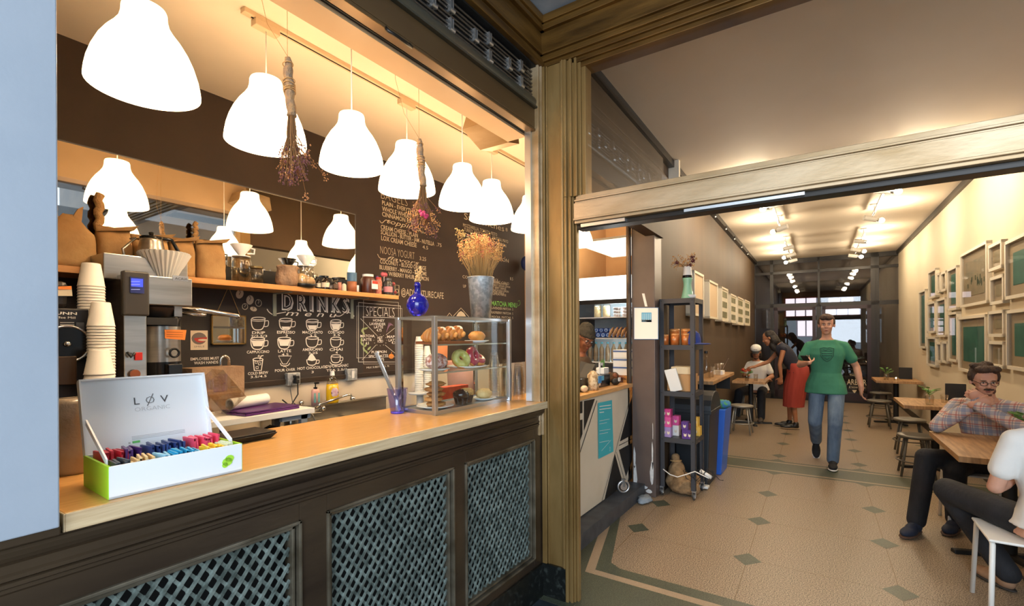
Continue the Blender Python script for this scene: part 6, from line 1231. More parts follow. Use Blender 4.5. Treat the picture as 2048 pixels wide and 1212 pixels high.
for k, y in enumerate((2.25, 2.36)):
    t = thing('glass_canister', ('tall clear canister of pale snacks on the top fridge shelf, right one', 'tall clear canister of pale snacks on the top fridge shelf, left one')[k], 'canister', (fx0+.2, y, z0)); obj('contents', MB().lathe((fx0+.2, y, z0), [(.001, .002), (.042, .002), (.042, .14), (.001, .14)], 18), mat('pale_snacks', 'c9ab72', .7, 0, 'e0cda0', 30), t); obj('glass', MB().lathe((fx0+.2, y, z0), [(.001, 0), (.046, 0), (.046, .17), (.03, .185), (.001, .185)], 18), M_clearp, t)
for j in range(4): pass
b1 = None
for k in range(2):
    for j in range(7):
        pos = (fx0+.14+.09*k, 2.02+.062*j, shelves[1]+.035+.058*k*1.0); lb = 'blue bottle lying in the pile on the second fridge shelf'
        if b1 is None: b1 = thing('blue_drink_bottle', lb, 'bottle', pos, group='blue bottles in the fridge', local=True); obj('body', MB().cone((0, 0, 0), (.2, 0, 0), .028, .028, 14), mat('blue_bottle', '1f4fa8', .25), b1); obj('cap', MB().torus((-.004, 0, 0), .016, .006, (1, 0, 0), 12, 6), mat('pale_cap', '9ab8dc', .4), b1)
        else: dup(b1, pos)
b1 = None
for j in range(9):
    pos = (fx0+.13, 1.76+.05*j, shelves[1]+.012); lb = 'tan sandwich wrap leaning in a row on the second fridge shelf'
    if b1 is None: b1 = simple('sandwich_wrap', lb, 'sandwich', MB().ell((0, 0, .055), (.05, .016, .07), 14, axes=(V((1, 0, 0)), V((0, .9, .43)), V((0, -.43, .9)))), mat('wrap_tan', 'b8824a', .5, 0, 'd9b888', 25), group='wraps in the fridge'); b1.location = pos
    else: dup(b1, pos)
b1 = None
for j in range(9):
    pos = (fx0+.15, 1.84+.075*j, shelves[1]-.279)
    if b1 is None: b1 = thing('juice_bottle', 'juice bottle standing in a row on the third fridge shelf', 'bottle', pos, group='juice bottles in the fridge', local=True); obj('body', MB().lathe((0, 0, 0), [(.001, 0), (.03, 0), (.03, .15), (.013, .19), (.013, .21)], 16), mat('juice', '9a7448', .3, 0, '5f7a74', 3), b1); obj('cap', MB().cone((0, 0, .21), (0, 0, .23), .015, n=12), mat('cap_teal', '4a9ab0', .4), b1)
    else: dup(b1, pos)
# ================================================================ WALL ART
M_fr = mat('frame_white', 'd8cdb6', .5); M_matb = mat('mat_board', 'c6ad8c', .7); M_art = mat('art_paper', 'a98e6c', .8, 0, 'b99f7c', 8)
M_teal = mat('teal_print', '2f6a5c', .6, 0, '3c7c6a', 6); M_tan2 = mat('tan_print', 'a89674', .6, 0, '8c8468', 7)
def frame_left(u0, u1, vt, vb, label, pics, d=.10):
    t_ = LW-d; a = Tp(u0, vt, t_); b = Tp(u1, vt, t_); c = Tp(u1, vb, t_); s0, s1 = a.dot(HS), b.dot(HS); s0, s1 = min(s0, s1), max(s0, s1); z1, z0 = b.z, c.z
    t = thing('shadow_box_frame', label, 'picture frame', H((s0+s1)/2, LW, z0), group='shadow box frames on the brown wall'); w_ = .028; b_ = MB()
    hbox(b_, s0, s0+w_, t_, LW, z0, z1); hbox(b_, s1-w_, s1, t_, LW, z0, z1); hbox(b_, s0, s1, t_, LW, z1-w_, z1); hbox(b_, s0, s1, t_, LW, z0, z0+w_); obj('frame', b_, M_fr, t)
    b_ = MB(); hbox(b_, s0+w_, s1-w_, t_+.012, t_+.016, z0+w_, z1-w_); obj('mat_board', b_, M_matb if pics == 0 else M_fr, t)
    if pics:
        b_ = MB(); hh = (z1-z0-2*w_)
        for k in range(pics): zc = z0+w_+hh*(k+.5)/pics; hbox(b_, s0+w_+.035, s1-w_-.035, t_+.009, t_+.012, zc-hh*.3/pics, zc+hh*.3/pics)
        obj('picture', b_, mat('small_photo', '5a5c40', .5, 0, '86805c', 9), t)
frame_left(1389, 1408, 550, 634, 'white shadow box frame nearest the rack on the brown wall', 0); frame_left(1419, 1436, 568, 639, 'white shadow box frame second from the rack on the brown wall', 0)
frame_left(1444, 1456.5, 579, 644, 'white shadow box frame third from the rack, with small photos', 3); frame_left(1462, 1473, 592, 647, 'white shadow box frame fourth from the rack, with small photos', 3); frame_left(1476, 1487, 598, 651, 'white shadow box frame fifth from the rack, with small photos', 3); frame_left(1490, 1500, 603.5, 652, 'white shadow box frame farthest from the rack, beside the partition', 3)
def frame_right(u0, u1, tr_, br_, label, art, mw=.05, w_=.03, d=.045, art2=None):
    t_ = RW+d; s0 = Tp(u1, 600, t_).dot(HS); s1 = Tp(u0, 600, t_).dot(HS); z1 = Tp(tr_[0], tr_[1], t_).z; z0 = Tp(br_[0], br_[1], t_).z
    t = thing('wall_frame', label, 'picture frame', H((s0+s1)/2, RW, z0), group='white frames on the right wall'); b_ = MB(); w_ = min(w_, (s1-s0)*.16)
    hbox(b_, s0, s0+w_, RW, t_, z0, z1); hbox(b_, s1-w_, s1, RW, t_, z0, z1); hbox(b_, s0, s1, RW, t_, z1-w_, z1); hbox(b_, s0, s1, RW, t_, z0, z0+w_); obj('frame', b_, mat('frame_offwhite', 'd9cfbc', .5), t)
    b_ = MB(); hbox(b_, s0+w_, s1-w_, RW, RW+.015, z0+w_, z1-w_); obj('mat_board', b_, mat('mat_beige', 'b5a284', .7), t)
    m2 = min(mw, (s1-s0)*.16); b_ = MB(); hbox(b_, s0+w_+m2, s1-w_-m2, RW+.015, RW+.018, z0+w_+m2, z1-w_-m2); obj('picture', b_, art, t)
    if art2:
        b_ = MB(); r = random.Random(int(u0))
        for k in range(art2): s = r.uniform(s0+w_+m2+.05, s1-w_-m2-.05); z = r.uniform(z0+w_+m2+.1, z1-w_-m2-.2); hbox(b_, s-.012, s+.012, RW+.018, RW+.020, z-.02, z+.03)
        obj('drawing', b_, mat('ink_green', '4a5c44', .7), t)
    b_ = MB(); hbox(b_, s0+w_, s1-w_, t_-.010, t_-.007, z0+w_, z1-w_); obj('glazing', b_, thin_glass('picture_glass', (1, 1, 1, 1), .10), t)
FRR = [(1837, 1850, (1850, 578), (1850, 697), 'narrow tall white frame farthest down the right wall, by the partition', M_teal), (1856, 1871, (1871, 535.5), (1871, 594), 'teal print in a white frame at the top left of the right wall group', M_teal), (1873.5, 1879.5, (1879, 545), (1879, 585), 'slim white frame, one of the pair beside the upper teal print', M_tan2),
    (1881, 1891, (1891, 541), (1891, 581), 'small white frame left of the third tall teal print', M_tan2), (1894, 1913, (1913, 530), (1913, 619), 'tall teal print left of the large fan-shaped picture', M_teal), (1854, 1869, (1869, 602), (1869, 666), 'teal print directly under the upper left one', M_teal), (1872, 1890, (1890, 594), (1890, 674), 'mid-height white frame right of the lower teal print', M_teal),
    (1895, 1913, (1913, 623), (1913, 725), 'tall lower teal print beside the large dark teal print', M_teal), (1852, 1870, (1870, 674), (1870, 735), 'lowest teal print at the left end of the group', M_teal), (1871.5, 1881, (1881, 685), (1881, 726), 'small low frame, left one of the bottom pair', M_tan2), (1882.5, 1893, (1893, 683), (1893, 727), 'small low frame, right one of the bottom pair', M_tan2),
    (1920, 1973, (1973, 480.5), (1973, 606), 'large tan picture with dark marks in a white frame', M_tan2), (1915, 1970, (1970, 628), (1915, 740), 'large dark teal picture in a white frame above the man in plaid', M_teal), (1976, 2003, (2003, 478), (2003, 535), 'small white frame at the top between the two largest pictures', M_tan2), (1979, 2006, (2006, 547), (2006, 606), 'small white frame second from the top between the largest pictures', M_tan2),
    (1975, 2006, (2006, 619), (2006, 674), 'small white frame third from the top between the largest pictures', M_tan2), (1975, 2006, (2006, 683), (2006, 738), 'small white frame lowest between the largest pictures', M_tan2), (2009, 2064, (2009, 484), (2009, 600), 'large teal picture cut off by the right edge, upper one', M_teal), (2011, 2068, (2011, 621), (2011, 737), 'large teal picture cut off by the right edge, lower one', M_teal)]
for k, (u0, u1, a, b_, lb, m) in enumerate(FRR): frame_right(u0, u1, a, b_, lb, m, mw=.05 if u1-u0 < 40 else .09, art2=16 if k == 11 else None)
# ================================================================ GLAZED PARTITION AND WHAT LIES BEHIND
gp_ = thing('glass_partition', 'dark steel and glass partition with double doors at the far end of the hall', 'partition', H(SP, 0, 0))
def stile(u, w_=.05, z0=0, z1=HH, d=.06): t_ = Sp(u, 673, SP).dot(HT); b = MB(); hbox(b, SP-d/2, SP+d/2, t_-w_/2, t_+w_/2, z0, z1); return obj('mullion', b, M_trim, gp_)
def zsp(v): return Sp(1640, v, SP).z
for u, w_ in ((1507, .09), (1544, .07), (1747, .09), (1755, .06), (1806, .09)): stile(u, w_)
zt1, zt2 = zsp(541), zsp(609)
stile(1638, .10, 0, zt2); stile(1638, .04, zt2, HH)
for z, h_ in ((HH-.05, .1), (zt1, .06), (zt2, .09), (.06, .12)): b = MB(); hbox(b, SP-.03, SP+.03, RW, LW, z-h_/2, z+h_/2); obj('rail', b, M_trim, gp_)
for u0, u1 in ((1549, 1632), (1644, 1742)):
    t0, t1 = Sp(u0, 673, SP).dot(HT), Sp(u1, 673, SP).dot(HT); b = MB(); w_ = .07
    hbox(b, SP-.035, SP+.02, t0-w_, t0, .05, zt2-.04); hbox(b, SP-.035, SP+.02, t1, t1+w_, .05, zt2-.04); hbox(b, SP-.035, SP+.02, t1, t0, .05, .22); hbox(b, SP-.035, SP+.02, t1, t0, zt2-.12, zt2-.04)
    d_ = obj('door', b, mat('door_maroon', '2a1a1e', .4, .3), gp_); b = MB(); tc_ = (t0+t1)/2; hbox(b, SP-.06, SP-.045, t1+.1 if u0 < 1600 else t0-.12, t1+.12 if u0 < 1600 else t0-.10, .85, 1.25); obj('pull_handle', b, M_alu, d_)
b = MB(); hbox(b, SP-.004, SP+.004, RW, LW, 0, HH); obj('glass', b, thin_glass('partition_glass', (.78, .78, .80, 1), .10), gp_)
lt2 = MB(); pt_ = lambda u, v: Sp(u, v, SP-.015)
EYH = (HT*-1).normalized()
def dtext(s, u0, v, u1, h_): p = pt_(u0, v); q = pt_(u1, v); text_mb(lt2, s, p, EYH, (0, 0, 1), (q-p).length, h_*(p-CAM).dot(Fw)/FPX, bold=.01)
dtext('THE', 1699, 752, 1711, 4); dtext('ARBOR', 1694, 769, 1733, 11); dtext('IS NOW OPEN', 1698, 776, 1730, 3.5)
lt2.add([pt_(1704, 780), pt_(1714, 780), pt_(1709, 787)], [(0, 1, 2)]); obj('door_lettering', lt2, M_chalkd, gp_)
# back room
b = MB(); hbox(b, SP+5.9, SP+6.1, RW-.2, LW+.2, 0, HH); struct('wall_far', b, mat('far_wall', '4a4038', .8))
for k, (u0, u1, v0, v1, lb) in enumerate(((1570, 1634, 598, 608, 'row of pale glowing panes for street reflections above the left glass door'), (1656, 1708, 597, 606, 'row of pale glowing panes for street reflections above the right glass door'), (1571, 1632, 620, 633, 'wide glowing strip for a street reflection in the left glass door'), (1650, 1720, 618, 630, 'wide glowing strip for a street reflection in the right glass door'), (1594, 1630, 642, 672, 'tall glowing patch for a street reflection in the left glass door'), (1756, 1780, 610, 668, 'glowing panes for street reflections in the right side glass'), (1513, 1540, 615, 660, 'glowing panes for street reflections in the left side glass'))):
    sW = SP+5.88; t0, t1 = Sp(u0, 650, sW).dot(HT), Sp(u1, 650, sW).dot(HT); z1, z0 = Sp(u0, v0, sW).z, Sp(u0, v1, sW).z
    w2 = thing('reflection_panes', lb, 'window', H(sW, (t0+t1)/2, z0)); n = max(2, int(abs(t0-t1)/.28)); b = MB(); gap = (t0-t1)/n  # glowing panes on the far wall in place of street reflections in the glass
    for i in range(n): hbox(b, sW-.02, sW, t1+gap*i+.02, t1+gap*(i+1)-.02, z0, z1)
    obj('pane', b, mat('reflection_glow', 'ffffff', .5, emit=(1, .86, .88, 1), estr=1.6), w2); b = MB(); hbox(b, sW-.012, sW+.01, t1-.04, t0+.04, z0-.04, z1+.04); obj('reflection_border', b, mat('reflection_red', '7a2a30', .6), w2)
stp = thing('open_staircase', 'dark open-tread staircase behind the right glass door', 'stairs', H(SP+1.6, -.6, 0))
for i in range(13): b = MB(); hbox(b, SP+1.2+.2*i, SP+1.5+.2*i, -1.05, -.05, .16*i+.12, .16*i+.155); obj('tread', b, mat('tread_brown', '43352a', .5), stp)
b = MB(); hbox(b, SP+1.2, SP+4.0, -1.10, -1.05, 0, .1); obj('stringer', b, M_trim, stp)
# ================================================================ TRACK LIGHTS
def track_head(p, aim, label, grp='hall track spotlights', power=20):
    t = thing('spotlight', label, 'light', p, group=grp); d = V(aim).normalized(); p = V(p)
    obj('body', MB().cone(p-d*.13, p+d*.02, .036, .036, 16), M_white, t); obj('collar', MB().cone(p+d*.02, p+d*.05, .030, .026, 16), M_alu, t); obj('bulb', MB().ell(p+d*.085, .036, 12), mat('spot_bulb', 'ffffff', .5, emit=(1, .84, .58, 1), estr=22), t)
    obj('yoke', MB().tube([p-d*.05, V((p.x, p.y, p.z+.08)), V((p.x, p.y, HH-.10))], .007, 8), M_alu, t); point('spot_light', p+d*.14, power, WARM2, .04, t)
for side, tt, lbs in ((1, .48, 'left'), (-1, -.68, 'right')):
    for k, (s, dd) in enumerate(((6.75, 0), (8.3, 0), (10.2, 0), (11.2, 0), (12.0, 0), (6.0, 0))):
        # rail piece per pair
        p = H(s, tt, 3.12); aim = HT*side*1.0+HS*(.35 if k % 2 else -.15)+V((0, 0, -.25))
        track_head(p, aim, ('%s ceiling spotlight' % lbs)+(' nearest the door', ', second from the door', ' in the middle of the far row', ', second last before the partition', ' nearest the glass partition', ' added unseen behind the transom bar')[k], power=(32, 38, 26, 22, 22, 38)[k])  # last head on each side added out of view to brighten the lobby ceiling
    tr_ = thing('spotlight_rail', '%s white ceiling rail carrying the hall spotlights' % lbs, 'track', H(9.4, tt, HH-.1)); b = MB(); hbox(b, 5.95, 8.5, tt-.012, tt+.012, HH-.115, HH-.09); hbox(b, 10.0, 12.2, tt-.012, tt+.012, HH-.115, HH-.09); obj('rail', b, M_alu, tr_)
    b = MB()
    for s in (6.8, 8.3, 10.1, 12.1): hbox(b, s-.04, s+.04, tt-.04, tt+.04, HH-.02, HH); p = H(s, tt, 0); b.cone((p.x, p.y, HH-.1), (p.x, p.y, HH-.01), .008, n=8)
    obj('canopy', b, M_white, tr_)
# string of small bulbs along the left wall trim
for k in range(5):
    s = 7.4+.95*k; p = H(s, LW-.07, HH-.10); t = thing('string_light', 'small fairy light bulb on the dark trim of the brown wall', 'light', p, group='fairy lights on the brown wall trim'); obj('bulb', MB().ell(p, .010, 8), mat('small_glow', 'ffffff', .4, emit=(1, .8, .55, 1), estr=1.2), t); obj('socket', MB().cone(p+V((0, 0, .012)), p+V((0, 0, .05)), .008, n=8), M_black, t)
# ================================================================ HALL TABLES, STOOLS
def table(name, s0, s1, t0, t1, label, base='cross', post=True):
    cx_, ct_ = (s0+s1)/2, (t0+t1)/2; t = thing(name, label, 'table', H(cx_, ct_, 0)); b = MB(); hbox(b, s0, s1, t0, t1, .712, .75); obj('tabletop', b, M_tablewood, t, bevel=.002)
    p = H(cx_, ct_, 0); obj('pedestal', MB().cone(p+V((0, 0, .03)), p+V((0, 0, .70)), .038, n=20), M_black, t); obj('mounting_plate', MB().box(p+V((-.16, -.16, .700)), p+V((.16, .16, .712))), M_black, t)
    for a in (20, 110): d = V((math.cos(R(a)), math.sin(R(a)), 0))*.33; q_ = V((-d.y, d.x, 0)).normalized()*.028; obj('foot', MB().hexa([p-d-q_+V((0, 0, .0)), p+d-q_, p+d+q_, p-d+q_, p-d-q_*.8+V((0, 0, .028)), p+d-q_*.8+V((0, 0, .028)), p+d+q_*.8+V((0, 0, .028)), p-d+q_*.8+V((0, 0, .028))]), M_black, t, bevel=.006)
    return t
table('cafe_table', 4.12, 5.08, RW+.03, -.76, 'square wooden cafe table in front of the man in the plaid shirt')
table('cafe_table', 6.78, 7.60, RW+.03, -.80, 'wooden cafe table by the right wall with a leafy plant in a jar')
table('cafe_table', 10.15, 11.0, RW+.03, -.84, 'wooden cafe table farthest down the right wall, with a candle')
table('cafe_table', 8.95, 9.62, .72, LW-.06, 'small wooden cafe table by the brown wall in front of the man in the cap')
def stool(s, t_, label, m, hgt=.45, scale=1):
    t = thing('metal_stool', label, 'stool', H(s, t_, 0)); p = H(s, t_, 0)
    obj('seat', MB().lathe(p, [(.001, hgt), (.14, hgt), (.165, hgt-.006), (.168, hgt-.02), (.16, hgt-.035), (.15, hgt-.02), (.001, hgt-.012)], 28), m, t)
    for k in range(4): a = R(45+90*k); d = V((math.cos(a), math.sin(a), 0)); obj('leg', MB().tube([p+d*.12+V((0, 0, hgt-.02)), p+d*.20+V((0, 0, .005))], .012, 8), m, t)
    obj('foot_ring', MB().torus(p+V((0, 0, .17)), .172, .008, n=28), m, t)
M_stg = mat('stool_grey', '6e6a62', .45, .5); M_sts = mat('stool_silver', '9c988e', .4, .6)
stool(6.72, -.90, 'grey metal stool at the near side of the table with the leafy plant', M_stg); stool(7.95, -1.0, 'grey metal stool at the far side of the table with the leafy plant', M_stg); stool(9.95, -.86, 'grey metal stool at the near side of the farthest right table', M_stg); stool(11.3, -1.0, 'grey metal stool behind the farthest right table', M_stg); stool(8.25, 1.0, 'pale metal stool in front of the small left table', M_sts)
# white chairs
def chair(s, t_, rz, label):
    t = thing('white_stool', label, 'stool', H(s, t_, 0)); M_ = Matrix.Translation(H(s, t_, 0))@Matrix.Rotation(rz, 4, 'Z')
    obj('seat', MB().box((-.19, -.19, .435), (.19, .19, .45), M_), M_white, t, bevel=.01)
    for sy in (-1, 1):
        for sx, dx3 in ((1, .03), (-1, -.03)): obj('leg', MB().tube([M_@V((.17*sx*.8, .17*sy, .437)), M_@V((.17*sx, .17*sy, .42)), M_@V((.17*sx+dx3, .185*sy, .0))], .0125, 10), M_white, t)
chair(3.66, -.95, 0, 'white metal stool seat under the person in the white T-shirt'); chair(5.16, -1.05, math.pi, 'white metal stool seat under the man in the plaid shirt')
# table things
def vase_plant(p, label, kind):
    t = thing('jar_of_leaves' if kind == 'leaf' else 'flower_jar', label, 'plant' if kind == 'leaf' else 'flowers', p); p = V(p); r = random.Random(int(p.x*10))
    obj('jar', MB().lathe(p, [(.001, .003), (.035, 0), (.04, .08), (.03, .11), (.028, .11), (.037, .08), (.03, .006), (.001, .006)], 22), M_clearp, t); s2 = MB(); l2 = MB(); f2 = MB()
    for k in range(12):
        a = r.uniform(0, 6.28); tip = p+V((math.cos(a)*.07, math.sin(a)*.07, r.uniform(.13, .21))); s2.tube([p+V((0, 0, .02)), p+V((0, 0, .1)), tip], .0018, 5); ax = (V((math.cos(a), math.sin(a), .3)), V((-math.sin(a), math.cos(a), 0)), V((0, 0, .2))); l2.ell(tip, (.035, .018, .02), 8, axes=ax)
        if k < 6: f2.ell(p+V((math.cos(a)*.045, math.sin(a)*.045, .17+.01*(k % 3))), (.028, .028, .022), 10)
    obj('stem', s2, M_leaf, t); obj('leaf', l2, M_leaf, t)
    if kind == 'flower': f3 = MB(); f3.ell(p+V((.0, .055, .185)), (.032, .032, .026), 12); obj('orange_blossom', f2, mat('bloom_orange', 'd8643a', .7), t); obj('red_blossom', f3, mat('bloom_red', 'a81f24', .7), t)
vase_plant(H(6.98, -1.05, .751), 'leafy green cutting in a clear jar on the middle right table', 'leaf'); vase_plant(H(10.4, -1.0, .751), 'small leafy cutting in a jar on the farthest right table', 'leaf'); vase_plant(H(4.95, -1.28, .751), 'green leaves in a jar at the wall end of the plaid man\'s table', 'leaf'); vase_plant(H(9.12, 1.02, .751), 'orange and red flowers in a jar on the small left table', 'flower')
p = H(7.25, -1.22, .75); simple('water_glass', 'small clear glass beside the leafy cutting on the middle right table', 'glass', MB().lathe(p, [(.001, .003), (.03, 0), (.035, .09), (.033, .09), (.028, .006), (.001, .006)], 20), M_clearp)
p = H(9.1, .88, .75); simple('water_glass', 'clear glass beside the flower jar on the small left table', 'glass', MB().lathe(p, [(.001, .003), (.03, 0), (.035, .12), (.033, .12), (.028, .006), (.001, .006)], 20), M_clearp)
p = H(10.3, -1.12, .75); cn = thing('candle', 'small lit candle on the farthest right table', 'candle', p); obj('holder', MB().lathe(p, [(.001, 0), (.03, 0), (.032, .04), (.029, .04), (.027, .006), (.001, .006)], 18), M_clearp, cn); obj('flame', MB().ell(p+V((0, 0, .045)), (.008, .008, .014), 8), mat('flame', 'ffffff', .5, emit=(1, .75, .4, 1), estr=20), cn)
for k, (s, t_, lb) in enumerate(((10.75, -1.3, 'black menu card stand on the farthest right table'), (7.5, -1.36, 'black menu card stand by the wall on the middle right table'))): p = H(s, t_, .75); simple('menu_stand', lb, 'menu', MB().box(p+V((-.02, -.09, .0)), p+V((.02, .09, .2))), M_black, bevel=.003)
# ================================================================ PEOPLE
def remeshed(mb, voxel, smooth=3, fac=.5):
    me = bpy.data.meshes.new('tmp'); me.from_pydata(mb.v, [], mb.f); bm = bmesh.new(); bm.from_mesh(me); bmesh.ops.recalc_face_normals(bm, faces=bm.faces); bm.to_mesh(me); bm.free()
    o = bpy.data.objects.new('tmp', me); COL.objects.link(o)
    m = o.modifiers.new('r', 'REMESH'); m.mode = 'VOXEL'; m.voxel_size = voxel; s = o.modifiers.new('s', 'SMOOTH'); s.factor = fac; s.iterations = smooth
    dg = bpy.context.evaluated_depsgraph_get(); dg.update(); e = o.evaluated_get(dg); m2 = bpy.data.meshes.new_from_object(e)
    out = MB(); out.v = [tuple(v.co) for v in m2.vertices]; out.f = [list(p.vertices) for p in m2.polygons]; out.mi = [0]*len(out.f); out.sm = [True]*len(out.f)
    bpy.data.objects.remove(o); bpy.data.meshes.remove(me); bpy.data.meshes.remove(m2); return out
def cap(mb, p, q, r1, r2, n=14):
    mb.cone(p, q, r1, r2, n); mb.ell(p, r1, n); mb.ell(q, r2, n); return mb
def ortho(f, u):
    f = V(f).normalized(); r = f.cross(V(u)).normalized(); u2 = r.cross(f).normalized(); return r, f, u2
def hand(mb, wrist, d, palm, side, curl=.35, size=1.0):
    "five fingers; d points from wrist to knuckles, palm is the palm normal"
    d = V(d).normalized(); n = V(palm); n = (n-d*n.dot(d)).normalized(); t = d.cross(n).normalized()*side; w = V(wrist); s = size
    mb.ell(w+d*.048*s, (.040*s, .050*s, .017*s), 12, axes=(t, d, n)); cap(mb, w-d*.02, w+d*.02, .025*s, .027*s, 10)
    for k, L0 in enumerate((.072, .080, .075, .060)):
        b = w+d*(.088-.004*abs(k-1.2))*s+t*(.033-.0225*k)*s; a = 0; p = b-d*.02*s; r = .0092*s
        for j in range(3):
            a += curl*(1.0+.35*j+.08*k); dd = d*math.cos(a)+n*math.sin(a); q = p+dd*L0*s*(.52, .30, .24)[j]*(1.25 if j == 0 else 1); cap(mb, p, q, r, r*.9, 8); p = q; r *= .9
    b = w+d*.025*s+t*.034*s; q1 = b+(t*.75+d*.65+n*.25).normalized()*.038*s; q2 = q1+(t*.35+d*.8+n*.55*(curl+.3)).normalized()*.030*s; cap(mb, b, q1, .0125*s, .0108*s, 8); cap(mb, q1, q2, .0105*s, .0085*s, 8)
def head(mb, c, f, u, s=1.0):
    r, f, u = ortho(f, u); c = V(c); P = lambda x, y, z: c+r*x*s+f*y*s+u*z*s; ax = (r, f, u)
    mb.ell(P(0, -.012, .030), (.076*s, .094*s, .088*s), 18, axes=ax); mb.ell(P(0, .030, -.035), (.058*s, .058*s, .074*s), 16, axes=ax); mb.ell(P(0, .062, -.092), (.026*s, .024*s, .020*s), 12, axes=ax)
    mb.ell(P(0, .014, -.070), (.050*s, .050*s, .038*s), 12, axes=ax); mb.ell(P(0, .078, .026), (.050*s, .013*s, .011*s), 12, axes=ax)
    cap(mb, P(0, .086, .018), P(0, .104, -.020), .008*s, .011*s, 8)
    for x in (-1, 1): mb.ell(P(.011*x, .094, -.025), .009*s, 8); mb.ell(P(.034*x, .064, -.028), (.022*s, .020*s, .020*s), 10, axes=ax); mb.ell(P(.078*x, -.006, -.005), (.010*s, .018*s, .030*s), 10, axes=ax)
    mb.ell(P(0, .084, -.056), (.021*s, .010*s, .0055*s), 10, axes=ax); mb.ell(P(0, .081, -.067), (.017*s, .010*s, .006*s), 10, axes=ax)
    return P, ax
def face_parts(t, P, ax, s, hairm, skin, lips='9c5a4c', brows=True):
    w = MB().m(0); 
    for x in (-1, 1): w.m(0).ell(P(.029*x, .0755, .006), (.0130*s, .0085*s, .0055*s), 12, axes=ax); w.m(1).ell(P(.029*x, .0828, .006), (.0052*s, .003*s, .0048*s), 10, axes=ax)
    obj('eyes', w, [mat('eye_white', 'd9d4cc', .3), mat('iris_dark', '1c130d', .2)], t)
    if brows:
        b = MB()
        for x in (-1, 1): b.ell(P(.030*x, .0905, .025), (.018*s, .004*s, .0035*s), 10, axes=ax)
        obj('eyebrows', b, hairm, t)
    obj('lips', MB().ell(P(0, .0925, -.0575), (.019*s, .0045*s, .003*s), 10, axes=ax).ell(P(0, .0905, -.0645), (.015*s, .0045*s, .0035*s), 10, axes=ax), mat('lips_'+lips, lips, .5), t)
def glasses(t, P, ax, s):
    g = MB()
    for x in (-1, 1):
        c = P(.031*x, .103, .004); g.tube([c+ax[0]*math.cos(a/16*6.2832)*.022*s+ax[2]*math.sin(a/16*6.2832)*.016*s for a in range(16)], .0020*s, 6, closed=True); g.tube([P(.053*x, .10, .008), P(.078*x, .03, .010), P(.080*x, -.01, .004)], .0018*s, 6)
    g.tube([P(-.009, .106, .006), P(.009, .106, .006)], .0018*s, 6); obj('glasses', g, M_black, t)
def torso(mb, pel, ch, shL, shR, hipL, hipR, g=0.0, male=True, neck=None, hem=.0, top=9):
    "lofted trunk from hem to neck base, with sloping shoulders"
    pel, ch, shL, shR, hipL, hipR = map(V, (pel, ch, shL, shR, hipL, hipR)); r = (shR-shL).normalized(); rp = (hipR-hipL).normalized(); k = 1 if male else .86
    neck = V(neck) if neck is not None else ch+(ch-pel).normalized()*.2
    H_ = [(pel-V((0, 0, .09+hem)), rp, .206 if male else .165, .142), (pel, rp, .190 if male else .165, .128), (pel.lerp(ch, .40), rp.lerp(r, .4), .140, .100), (pel.lerp(ch, .75), rp.lerp(r, .75), .158, .108), (ch, r, .172, .112), (ch.lerp(neck, .38), r, .155, .098), (ch.lerp(neck, .60), r, .118, .078), (ch.lerp(neck, .82), r, .085, .066), (ch.lerp(neck, .97), r, .052, .055)]
    n = 24; vs = []
    H_ = H_[:top]; nr = len(H_)
    for i, (c, rr, wx, dy) in enumerate(H_):
        u = (H_[min(i+1, nr-1)][0]-H_[max(0, i-1)][0]).normalized(); rr = V(rr).normalized(); f = u.cross(rr).normalized(); rr = f.cross(u).normalized(); kk = k if i > 1 else 1
        for j in range(n):
            a = 6.2832*j/n; co, si = math.cos(a), math.sin(a); q = 2.5; m_ = (abs(co)**q+abs(si)**q)**(-1/q); vs.append(c+rr*(co*m_*(wx*kk+g))+f*(si*m_*(dy+g)))
    mb.add(vs, [(i*n+j, i*n+(j+1) % n, (i+1)*n+(j+1) % n, (i+1)*n+j) for i in range(nr-1) for j in range(n)]+[tuple(range(n))[::-1], tuple(range((nr-1)*n, nr*n))])
    for s in (shL, shR):
        u_ = (neck-ch).normalized(); s = s-u_*.035; s = s-(shR-shL).normalized()*(.018 if (s-ch).dot(shR-shL) > 0 else -.018); inn = ch.lerp(neck, .50); cap(mb, inn+(s-inn)*.3+u_*.02, s, .046*k+g, .046*k+g)
